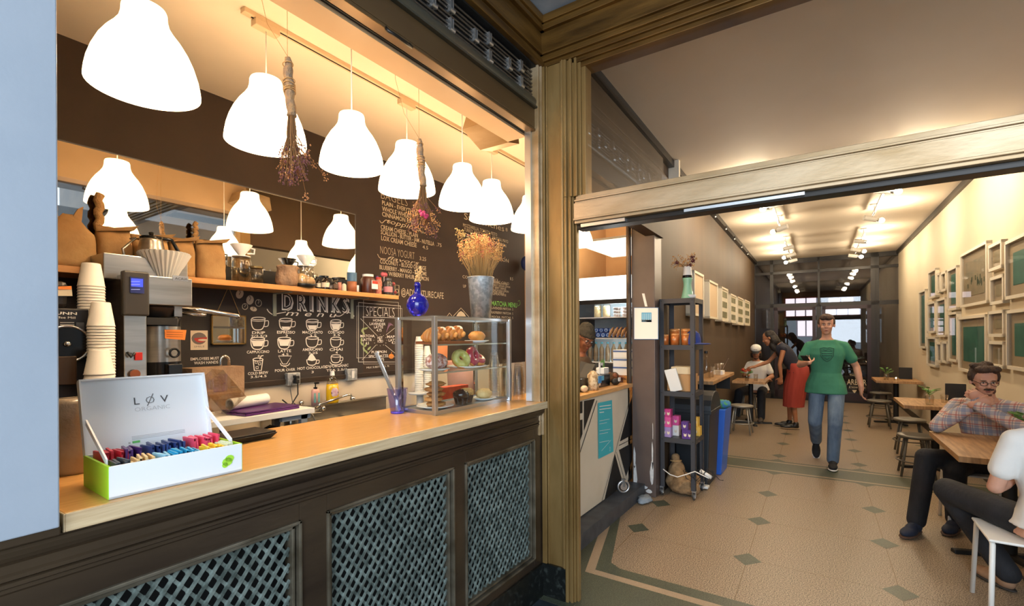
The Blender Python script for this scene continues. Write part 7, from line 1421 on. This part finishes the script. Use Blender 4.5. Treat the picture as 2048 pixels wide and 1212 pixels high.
def person(name_label, J, m, scale=1.0, male=True, voxel=.0065, sleeve='short', hairf=None, extras=None, skirt=None, base=None):
    """J: joints. pel ch neck head f u shL elL wrL shR elR wrR hipL knL anL toL hipR knR anR toR, handL=(dir,palm,curl) handR"""
    J = {k: (V(v) if not isinstance(v, tuple) or len(v) == 3 and not hasattr(v[0], '__len__') else v) for k, v in J.items()}
    base = base or (J['anL'].x/2+J['anR'].x/2, J['anL'].y/2+J['anR'].y/2, 0); t = thing('person', name_label, 'person', base)
    s = scale; b = MB(); torso(b, J['pel'], J['ch'], J['shL'], J['shR'], J['hipL'], J['hipR'], -.010, male, J['neck'])
    cap(b, J['ch']+ (J['neck']-J['ch'])*.5, J['neck'], .056*s, .050*s); cap(b, J['neck'], J['head']+(J['neck']-J['head'])*.25, .049*s, .048*s); P, ax = head(b, J['head'], J['f'], J['u'], s)
    k = s if male else s*.86
    uu = (J['neck']-J['ch']).normalized(); rr_s = (J['shR']-J['shL']).normalized()
    J['shL'] = J['shL']-uu*.035+rr_s*.018; J['shR'] = J['shR']-uu*.035-rr_s*.018
    for S in 'LR':
        cap(b, J['sh'+S], J['el'+S], .046*k, .036*k); cap(b, J['el'+S], J['el'+S].lerp(J['wr'+S], .35), .037*k, .039*k); cap(b, J['el'+S].lerp(J['wr'+S], .35), J['wr'+S], .038*k, .025*k)
        hd = J['hand'+S]; hand(b, J['wr'+S], hd[0], hd[1], 1 if S == 'R' else -1, hd[2], s)
        cap(b, J['hip'+S], J['kn'+S], .078*k, .052*k); cap(b, J['kn'+S], J['kn'+S].lerp(J['an'+S], .35), .052*k, .053*k); cap(b, J['kn'+S].lerp(J['an'+S], .35), J['an'+S], .052*k, .034*k); cap(b, J['an'+S], J['an'+S]-V((0, 0, .03)), .034*k, .034*k)
    obj('body', remeshed(b, voxel, 4), m['skin'], t)
    # shirt
    c = MB(); torso(c, J['pel'], J['ch'], J['shL']+uu*.035-rr_s*.018, J['shR']+uu*.035+rr_s*.018, J['hipL'], J['hipR'], .010, male, J['neck'], .02 if skirt is None and J['kn'+'L'].z < J['pel'].z-.3 else -.05, 8)
    if sleeve != 'none':
        for S in 'LR':
            f_ = .62 if sleeve == 'short' else 1.0; e = J['sh'+S].lerp(J['el'+S], f_); cap(c, J['sh'+S], e, .057*k, (.060 if sleeve == 'short' else .052)*k)
            if sleeve == 'long': cap(c, J['el'+S], J['el'+S].lerp(J['wr'+S], .4), .052*k, .052*k); cap(c, J['el'+S].lerp(J['wr'+S], .4), J['el'+S].lerp(J['wr'+S], .93), .050*k, .042*k)
    sh_o = obj('shirt', remeshed(c, voxel*1.3, 3), m['shirt'], t)
    # trousers / skirt and shoes
    if skirt is None:
        c = MB(); pel = J['pel']; rp = (J['hipR']-J['hipL']).normalized(); c.ell(pel-V((0, 0, .02)), (.168*k, .122*k, .115), 18, axes=(rp, V((0, 0, 1)).cross(rp), V((0, 0, 1))))
        for S in 'LR': cap(c, J['hip'+S], J['kn'+S], .088*k, .074*k); cap(c, J['kn'+S], J['an'+S]-(J['kn'+S]-J['an'+S])*.01, .072*k, .062*k)
        obj('trousers', remeshed(c, voxel*1.3, 3), m['legs'], t)
    for S in 'LR':
        a, to = J['an'+S], J['to'+S]; d = (to-a); fd = V((d.x, d.y, d.z if a.z > .15 else 0)).normalized(); L_ = .5; r_ = fd.cross(V((0, 0, 1))).normalized(); up = r_.cross(fd).normalized(); c = MB(); heel = a-up*.045-fd*.035; heel = V((heel.x, heel.y, .038)) if a.z <= .15 else heel; tip = heel+fd*.255*s
        c.ell(heel+fd*.05*s+up*.01, (.040*s, .062*s, .042*s), 12, axes=(r_, fd, up)); c.ell(heel.lerp(tip, .62), (.048*s, .105*s, .034*s), 14, axes=(r_, fd, up)); cap(c, a+V((0, 0, .0)), a-up*.035+fd*.02, .044*s, .046*s); c.ell(heel+fd*.115*s+up*.022, (.038*s, .06*s, .034*s), 12, axes=(r_, fd, up))
        so = obj('shoe', remeshed(c, .008, 2), m['shoe'], t)
        sl = MB(); sl.ell(heel.lerp(tip, .3)-up*.022, (.042*s, .095*s, .012*s), 14, axes=(r_, fd, up)).ell(heel.lerp(tip, .62)-up*.024, (.050*s, .115*s, .012*s), 14, axes=(r_, fd, up)); obj('sole', sl, m['sole'], so)
        if m.get('laces'):
            lc = MB()
            for q in range(4): cpt_ = heel.lerp(tip, .42+.08*q)+up*(.040-.006*q); lc.tube([cpt_-r_*.024, cpt_+up*.006, cpt_+r_*.024], .0028, 5)
            obj('laces', lc, m['laces'], so)
    face_parts(t, P, ax, s, m['hair'], m['skin'], m.get('lips', '9c5a4c'))
    return t, P, ax, sh_o
def skinm(n, c, c2): return mat(n, c, .5, 0, c2, 9, sss=.08, spec=.35)
M_denim = mat('denim_blue', '51647c', .85, 0, '6f8296', 12, (1, 1, .4), .4, 60); M_dark_j = mat('black_jeans', '16171b', .85, 0, '222329', 12, (1, 1, .5), .3, 60)
M_tgreen = mat('green_tshirt', '37785e', .85, 0, '3f8468', 7, (1, 1, 1), .5, 14); M_twhite = mat('white_tshirt', 'dcdad6', .85, 0, 'e4e2de', 6, (1, 1, 1), .5, 14)
M_hairb = mat('brown_hair', '4a3322', .7, 0, '33221a', 60, (1, 1, .2), .8, 90); M_hairk = mat('black_hair', '140f0d', .6, 0, '231a16', 60, (1, 1, .2), .8, 90)
M_sk1 = skinm('skin_fair', 'bf8c74', 'ca9a82'); M_sk2 = skinm('skin_olive', 'a06c4e', 'ad7859'); M_sk3 = skinm('skin_brown', '7a4a30', '86543a')
def hairblobs(t, P, ax, s, m, blobs, name='hair', voxel=.007):
    h = MB()
    for (x, y, z, a, b, c) in blobs: h.ell(P(x, y, z), (a*s, b*s, c*s), 14, axes=ax)
    h = remeshed(h, voxel, 2); r = random.Random(3); h.v = [tuple(V(p)+V((r.gauss(0, .0016), r.gauss(0, .0016), r.gauss(0, .0016)))) for p in h.v]; obj(name, h, m, t)

# --- walking man in the green shirt
def frame_xy(o, fx):
    "local frame: +x forward direction fx, +y to the person's left"
    f = V(fx).normalized(); l = V((-f.y, f.x, 0)); return lambda x, y, z: V((o[0], o[1], 0))+f*x+l*y+V((0, 0, z))
ft = Zp(1657, 925, .0); W = frame_xy((6.78, .06), (-1, -.05, 0))
hc = Dp(1661, 664, 5.72); 
J = dict(pel=W(-.02, -.01, .95), ch=W(.0, 0, 1.30), neck=W(.02, 0, 1.51), head=W(.05, .0, 1.645), f=V((-1, .02, -.05)), u=V((.05, 0, 1)),
         shL=W(-.01, .19, 1.43), elL=W(-.05, .29, 1.16), wrL=W(.02, .33, .92), handL=((.15, .02, -1), (0, -1, 0), .30),
         shR=W(.01, -.19, 1.43), elR=W(.02, -.27, 1.17), wrR=W(.22, -.18, 1.21), handR=((1, .25, .15), (0, .2, 1), .55),
         hipL=W(.01, .095, .90), knL=W(.17, .07, .50), anL=W(.13, .05, .095), toL=W(.33, .04, .02),
         hipR=W(-.03, -.095, .90), knR=W(.02, -.12, .50), anR=W(-.34, -.10, .22), toR=W(-.22, -.10, .02))
t, P, ax, sh1 = person('man walking towards the door in a green T-shirt and blue jeans, holding a phone', J, dict(skin=M_sk1, shirt=M_tgreen, legs=M_denim, shoe=mat('black_canvas', '17171a', .8), sole=M_whitegloss, laces=M_white, hair=M_hairb), base=W(0, 0, 0))
hairblobs(t, P, ax, 1, M_hairb, [(0, -.03, .055, .082, .088, .078), (0, .050, .092, .064, .046, .028), (-.02, .068, .078, .046, .028, .024), (.03, .066, .078, .036, .026, .022), (.066, -.012, .030, .020, .040, .045), (-.066, -.012, .030, .020, .040, .045), (0, -.075, .0, .062, .035, .07)])
em = MB(); c0 = W(.125, .0, 1.305); 
shp = [(-.068, .065), (-.03, .075), (0, .070), (.03, .075), (.068, .065), (.062, -.02), (.035, -.065), (0, -.088), (-.035, -.065), (-.062, -.02)]
yv = (J['shR']-J['shL']).normalized()
def chest(a, b): return c0+yv*a+V((0, 0, b))+V((-1, 0, 0))*(-.22*a*a*2-.0)
def proj_on_shirt(pt):  # drop the print onto the shirt front
    me = sh1.data; return pt
from mathutils.bvhtree import BVHTree
def bvh_of(o): me = o.data; org = ORG[o.parent.name]; return BVHTree.FromPolygons([v.co+org for v in me.vertices], [tuple(p.vertices) for p in me.polygons])
def onto(bvh, p, d, off=.003):
    h = bvh.ray_cast(p-d*.3, d); return (h[0]-d*off) if h[0] is not None else p
bv = bvh_of(sh1); D1 = V((1, .05, 0)).normalized()
def pr_poly(mb, pts, w=.006, closed=True):
    P3 = []
    for i in range(len(pts) if closed else len(pts)-1):
        a = pts[i]; b = pts[(i+1) % len(pts)]
        for k in range(5): P3.append((a[0]+(b[0]-a[0])*k/5, a[1]+(b[1]-a[1])*k/5))
    if not closed: P3.append(pts[-1])
    mb.tube([onto(bv, c0+yv*a+V((0, 0, b)), D1, .0005) for a, b in P3], w/2, 6, closed=closed)
pr_poly(em, shp); pr_poly(em, [(a*.82, b*.82) for a, b in shp], .003)
for z in (.03, .0, -.022): pr_poly(em, [(-.05, z+.006), (.05, z+.006)], .007, False)
pr_poly(em, [(-.04, .045), (-.015, .058), (.01, .042), (.04, .052)], .004, False); pr_poly(em, [(-.025, -.04), (0, -.06), (.025, -.04)], .005, False)
obj('shield_print', em, mat('print_dark_green', '15392e', .8), t)
ph = MB(); w0 = J['wrR']+V((-1, .25, .15)).normalized()*.10+V((0, 0, .025)); ph.cbox((0, 0, 0), (.13, .068, .009), Matrix.Translation(w0+V((.0, .01, .012)))@Matrix.Rotation(R(-14), 4, 'Z')@Matrix.Rotation(R(28), 4, 'Y')); simple('phone', 'dark phone in the hand of the man in the green T-shirt', 'phone', ph, M_black, bevel=.003)
# --- seated man with cap and white shirt
W = frame_xy((9.93, 1.17), (-1, 0, 0))
J = dict(pel=W(0, 0, .56), ch=W(.04, 0, .90), neck=W(.06, 0, 1.09), head=W(.10, .0, 1.215), f=V((-1, -.05, -.40)), u=V((-.35, 0, 1)), shL=W(.03, .19, 1.02), elL=W(.10, .26, .78), wrL=W(.30, .18, .74), handL=((1, -.5, 0), (0, 0, -1), .3),
         shR=W(.03, -.14, 1.02), elR=W(.10, -.20, .78), wrR=W(.32, -.10, .80), handR=((1, .5, 0), (0, 0, -1), .3), hipL=W(.02, .10, .52), knL=W(.42, .12, .50), anL=W(.46, .12, .09), toL=W(.66, .12, .02), hipR=W(.02, -.10, .52), knR=W(.42, -.24, .50), anR=W(.40, -.30, .09), toR=W(.60, -.33, .02))
t, P, ax, _ = person('man in a white T-shirt and black and white cap seated behind the small left table', J, dict(skin=M_sk2, shirt=M_twhite, legs=M_dark_j, shoe=mat('grey_suede', '4a4038', .85), sole=M_gray, hair=M_hairk), voxel=.009, base=W(0, 0, 0))
hairblobs(t, P, ax, 1, M_hairk, [(0, -.05, .02, .080, .075, .085), (.07, -.02, -.06, .026, .045, .06), (-.07, -.02, -.06, .026, .045, .06), (0, -.06, -.07, .07, .04, .06)], voxel=.009)
hairblobs(t, P, ax, 1, M_hairk, [(0, .062, -.096, .034, .026, .016), (.046, .034, -.070, .012, .026, .024), (-.046, .034, -.070, .012, .026, .024), (0, .090, -.043, .020, .008, .005)], 'beard', .006)
cp2 = MB().ell(P(0, -.01, .075), (.090, .103, .072), 20, axes=ax); obj('cap_crown', cp2, M_white, t); obj('cap_brim', MB().ell(P(0, .115, .048), (.066, .062, .008), 16, axes=ax).ell(P(0, .0, .045), (.092, .105, .012), 20, axes=ax), M_black, t)
tt2 = MB(); text_mb(tt2, 'Wild', P(.032, .096, .082), -ax[0], ax[2], .06, .022); obj('cap_lettering', tt2, M_black, t)
stool(10.0, 1.08, 'pale metal stool under the man in the cap', M_sts)
# --- woman in dark top and red skirt, bending to the table
W = frame_xy((9.12, .56), (-.12, 1, 0))
J = dict(pel=W(-.08, 0, .95), ch=W(.10, 0, 1.24), neck=W(.22, 0, 1.40), head=W(.33, .0, 1.475), f=V((-.20, 1, -.45)), u=V((0, .45, 1)), shL=W(.14, .16, 1.33), elL=W(.18, .19, 1.05), wrL=W(.16, .17, .84), handL=((.05, .2, -1), (1, 0, 0), .35),
         shR=W(.17, -.14, 1.33), elR=W(.33, -.10, 1.08), wrR=W(.56, .0, .99), handR=((0, 1, -.15), (0, 0, -1), .35), hipL=W(-.07, .09, .90), knL=W(-.01, .09, .50), anL=W(-.05, .10, .09), toL=W(.16, .12, .02), hipR=W(-.07, -.09, .90), knR=W(.02, -.07, .50), anR=W(.03, -.09, .09), toR=W(.24, -.09, .02))
t, P, ax, _ = person('woman with long dark curly hair and red skirt leaning over the small left table', J, dict(skin=M_sk2, shirt=mat('navy_top', '1f2233', .8), legs=M_dark_j, shoe=mat('black_leather', '141416', .4), sole=mat('tan_sole', '9c8466', .7), hair=M_hairk), male=False, voxel=.0085, sleeve='none', skirt=True, base=W(0, 0, 0))
sk2 = MB(); rows = [(1.07, .152, -.05), (1.0, .184, -.085), (.90, .190, -.09), (.70, .195, -.05), (.50, .185, -.03), (.36, .178, -.02)]; n = 40
vs = [W(cx3+r3*.85*math.cos(6.2832*i/n)*(1+.05*math.sin(i*2.5)*(k > 1)), r3*math.sin(6.2832*i/n)*(1+.05*math.sin(i*2.5)*(k > 1)), z) for k, (z, r3, cx3) in enumerate(rows) for i in range(n)]
sk2.add(vs, [(k*n+i, k*n+(i+1) % n, (k+1)*n+(i+1) % n, (k+1)*n+i) for k in range(len(rows)-1) for i in range(n)]+[tuple(range(n))], True)
obj('skirt', sk2, mat('red_skirt', '92352e', .85, 0, 'a03c34', 10, (1, 1, .3), .3, 30), t)
hairblobs(t, P, ax, 1, M_hairk, [(0, -.03, .04, .090, .095, .088), (.055, -.05, -.06, .05, .06, .09), (-.055, -.05, -.06, .05, .06, .09), (0, -.09, -.06, .075, .05, .12), (.05, .0, -.15, .035, .05, .09), (-.05, .0, -.15, .035, .05, .09), (0, -.07, -.20, .06, .045, .10), (.03, -.04, -.27, .04, .035, .06), (-.05, -.02, -.26, .03, .03, .06)], voxel=.011)
# --- plaid-shirted man at the near table
def plaid():
    m = bpy.data.materials.new('plaid_flannel'); m.use_nodes = True; nt = m.node_tree; N = nt.nodes; L = nt.links; p = N['Principled BSDF']; p.inputs['Roughness'].default_value = .85
    tc = N.new('ShaderNodeTexCoord'); sep = N.new('ShaderNodeSeparateXYZ'); L.new(tc.outputs['Object'], sep.inputs[0])
    def math_(op, a, b=None):
        k = N.new('ShaderNodeMath'); k.operation = op
        for i, x in enumerate((a, b)):
            if x is None: continue
            if isinstance(x, (int, float)): k.inputs[i].default_value = x
            else: L.new(x, k.inputs[i])
        return k.outputs[0]
    def band(src, per, lo, hi, ph=0): f = math_('FRACT', math_('ADD', math_('DIVIDE', src, per), ph)); return math_('MULTIPLY', math_('GREATER_THAN', f, lo), math_('LESS_THAN', f, hi))
    hz = math_('ADD', sep.outputs[1], math_('MULTIPLY', sep.outputs[0], .6)); col = None
    base = (.62, .50, .42, 1)
    def mix(prev, fac, c, amt):
        k = N.new('ShaderNodeMix'); k.data_type = 'RGBA'; L.new(math_('MULTIPLY', fac, amt), k.inputs['Factor'])
        if isinstance(prev, tuple): k.inputs['A'].default_value = prev
        else: L.new(prev, k.inputs['A'])
        k.inputs['B'].default_value = c; return k.outputs['Result']
    c = base
    for src in (hz, sep.outputs[2]):
        c = mix(c, band(src, .085, 0, .34), (.18, .24, .36, 1), .55); c = mix(c, band(src, .085, .62, .74), (.42, .10, .08, 1), .6); c = mix(c, band(src, .085, .46, .52), (.12, .14, .2, 1), .7)
    L.new(c, p.inputs['Base Color']); return m
M_plaid = plaid()
W = frame_xy((5.28, -1.03), (-1, .30, 0))
J = dict(pel=W(0, 0, .56), ch=W(.05, 0, .86), neck=W(.10, 0, 1.045), head=W(.145, -.01, 1.165), f=V((-1, -.10, -.20)), u=V((-.12, 0, 1)), shL=W(.05, .20, .985), elL=W(.36, .33, .775), wrL=W(.30, .14, .93), handL=((-.35, .55, .9), (.8, .3, .3), .5),
         shR=W(.05, -.20, .985), elR=W(.33, -.26, .80), wrR=W(.31, -.07, .96), handR=((-.2, -.6, .8), (.9, 0, .2), .8), hipL=W(.03, .10, .51), knL=W(.44, .24, .56), anL=W(.56, .25, .10), toL=W(.80, .26, .02), hipR=W(.03, -.10, .51), knR=W(.45, -.14, .50), anR=W(.30, -.16, .09), toR=W(.5, -.18, .02))
for S, k3 in (('L', (5.28-.60, -.515)),): J['anL'] = V((4.80, -.53, .105)); J['toL'] = V((4.58, -.42, .03)); J['knL'] = V((4.87, -.60, .575))
J['wrR'] = J['head']+V((-.150, .030, -.125)); J['handR'] = (V((-.15, .9, .42)), V((1, .1, .2)), .85); J['wrL'] = J['head']+V((-.20, .09, -.165)); J['handL'] = (V((-.1, -.85, .35)), V((1, 0, .1)), .6)
t, P, ax, _ = person('man in glasses with a moustache and plaid shirt seated with his chin on his hands', J, dict(skin=M_sk1, shirt=M_plaid, legs=M_dark_j, shoe=mat('navy_suede', '1f2638', .85), sole=mat('brown_sole', '5a4030', .7), laces=M_lab_c, hair=M_hairb), voxel=.0058, sleeve='long', base=W(0, 0, 0))
hairblobs(t, P, ax, 1, M_hairb, [(0, -.03, .055, .086, .092, .080), (.02, .050, .104, .056, .045, .028), (-.045, .035, .100, .040, .04, .028), (.072, -.015, .035, .022, .045, .05), (-.072, -.015, .035, .022, .045, .05), (0, -.08, .0, .068, .035, .075), (.05, -.03, .115, .035, .04, .022), (-.02, -.04, .122, .04, .045, .022)])
hairblobs(t, P, ax, 1, M_hairb, [(.014, .098, -.043, .018, .009, .0075), (-.014, .098, -.043, .018, .009, .0075)], 'moustache', .004)
hairblobs(t, P, ax, 1, mat('stubble', '6e4a3a', .8), [(0, .068, -.094, .028, .022, .016), (.046, .034, -.066, .012, .026, .026), (-.046, .034, -.066, .012, .026, .026)], 'beard', .005)
glasses(t, P, ax, 1)
# --- person in white T-shirt at the near side of the table, mostly outside the frame
W = frame_xy((3.62, -.99), (1, .25, 0))
J = dict(pel=W(0, 0, .56), ch=W(.05, .02, .88), neck=W(.10, .02, 1.07), head=W(.16, .02, 1.20), f=V((1, .2, -.2)), u=V((.1, 0, 1)), shL=W(.05, .20, 1.00), elL=W(.10, .27, .71), wrL=W(.33, .16, .76), handL=((1, -.6, 0), (0, 0, -1), .3),
         shR=W(.05, -.17, 1.00), elR=W(.12, -.22, .74), wrR=W(.34, -.10, .77), handR=((1, .6, 0), (0, 0, -1), .3), hipL=W(.02, .10, .52), knL=V((4.05, -.60, .545)), anL=V((4.12, -.80, .11)), toL=V((3.96, -.66, .03)), hipR=W(.02, -.10, .52), knR=V((4.02, -1.0, .53)), anR=V((4.10, -1.05, .10)), toR=V((4.32, -1.0, .02)))
J['shL'] = V((3.60, -.79, 1.0)); J['elL'] = V((3.62, -.73, .70)); J['wrL'] = V((3.82, -.86, .74)); J['head'] = J['head']+V((-.07, -.07, 0)); J['neck'] = J['neck']+V((-.04, -.04, 0)); J['anL'] = V((4.02, -.86, .11)); J['toL'] = V((4.16, -.78, .03))
t, P, ax, _ = person('person in a white T-shirt and black trousers at the right edge, seen from behind', J, dict(skin=M_sk1, shirt=M_twhite, legs=M_dark_j, shoe=mat('brown_suede_shoe', '8a6a50', .85), sole=mat('dark_sole', '2c2622', .7), hair=M_hairb), voxel=.0075, base=W(0, 0, 0))
hairblobs(t, P, ax, 1, M_hairb, [(0, -.03, .055, .082, .09, .078), (0, .045, .098, .060, .045, .026), (0, -.08, .0, .066, .035, .07)])
# --- barista
hb_ = Dp(1175, 678, 4.66); W = frame_xy((hb_.x, hb_.y+.06), (-.05, -1, 0)); hz_ = hb_.z
J = dict(pel=W(-.06, 0, hz_-.64), ch=W(-.03, 0, hz_-.33), neck=W(-.01, 0, hz_-.13), head=W(.04, 0, hz_), f=V((-.62, -.85, -.50)), u=V((0, -.35, 1)), shL=W(-.03, .18, hz_-.22), elL=W(.08, .27, hz_-.42), wrL=W(.26, .20, hz_-.36), handL=((1, .0, -.2), (0, 0, -1), .4),
         shR=W(-.03, -.18, hz_-.22), elR=W(.06, -.24, hz_-.46), wrR=W(.20, -.10, hz_-.44), handR=((.8, .4, 0), (0, 0, -1), .4), hipL=W(-.06, .10, .86), knL=W(-.04, .10, .48), anL=W(-.08, .10, .09), toL=W(.1, .12, .02), hipR=W(-.06, -.10, .86), knR=W(-.04, -.10, .48), anR=W(-.08, -.10, .09), toR=W(.1, -.12, .02))
J['pel'] = W(-.06, 0, .92)
t, P, ax, _ = person('barista in a dark beanie, glasses and brown jacket looking down behind the till', J, dict(skin=M_sk3, shirt=mat('brown_jacket', '4a3826', .85, 0, '57432e', 8, (1, 1, 1), .6, 16), legs=M_dark_j, shoe=M_black, sole=M_gray, hair=M_hairk, lips='7a3a34'), voxel=.008, sleeve='long', base=W(-.06, 0, 0))
hairblobs(t, P, ax, 1, mat('olive_beanie', '2e2a20', .95, 0, '38332a', 20, (1, 1, 1), .6, 80), [(0, -.025, .055, .088, .100, .080), (0, -.045, .085, .075, .085, .070), (0, -.005, .048, .088, .099, .035)], 'beanie', .008)
glasses(t, P, ax, 1)

# ---- burlap sack slumped under the rack
sb = thing('burlap_sack', 'brown burlap sack slumped at the foot of the rack', 'sack', (4.82, 1.22, 0))
b = MB(); b.ell((4.82, 1.22, .085), (.165, .135, .085), 18); b.ell((4.78, 1.19, .12), (.12, .11, .085), 16); b.ell((4.84, 1.28, .20), (.09, .075, .12), 16); b.ell((4.84, 1.29, .30), (.05, .045, .07), 14); b.ell((4.76, 1.12, .07), (.08, .08, .06), 14); b.ell((4.88, 1.13, .11), (.07, .06, .07), 14); b.ell((4.80, 1.33, .12), (.07, .045, .08), 12)
b = remeshed(b, .012, 2); b.v = [(x+.006*math.sin(z*60+y*40), y+.006*math.sin(x*55+z*35), max(.003, z+.005*math.sin(x*70+y*50))) for x, y, z in b.v]
obj('body', b, mat('sack', '9a7c58', .95, 0, '7c6244', 25, bump=.6, bscale=120), sb)
obj('tie', MB().torus((4.84, 1.29, .30), .05, .006, (.1, .1, 1), 20, 6), M_rope, sb)
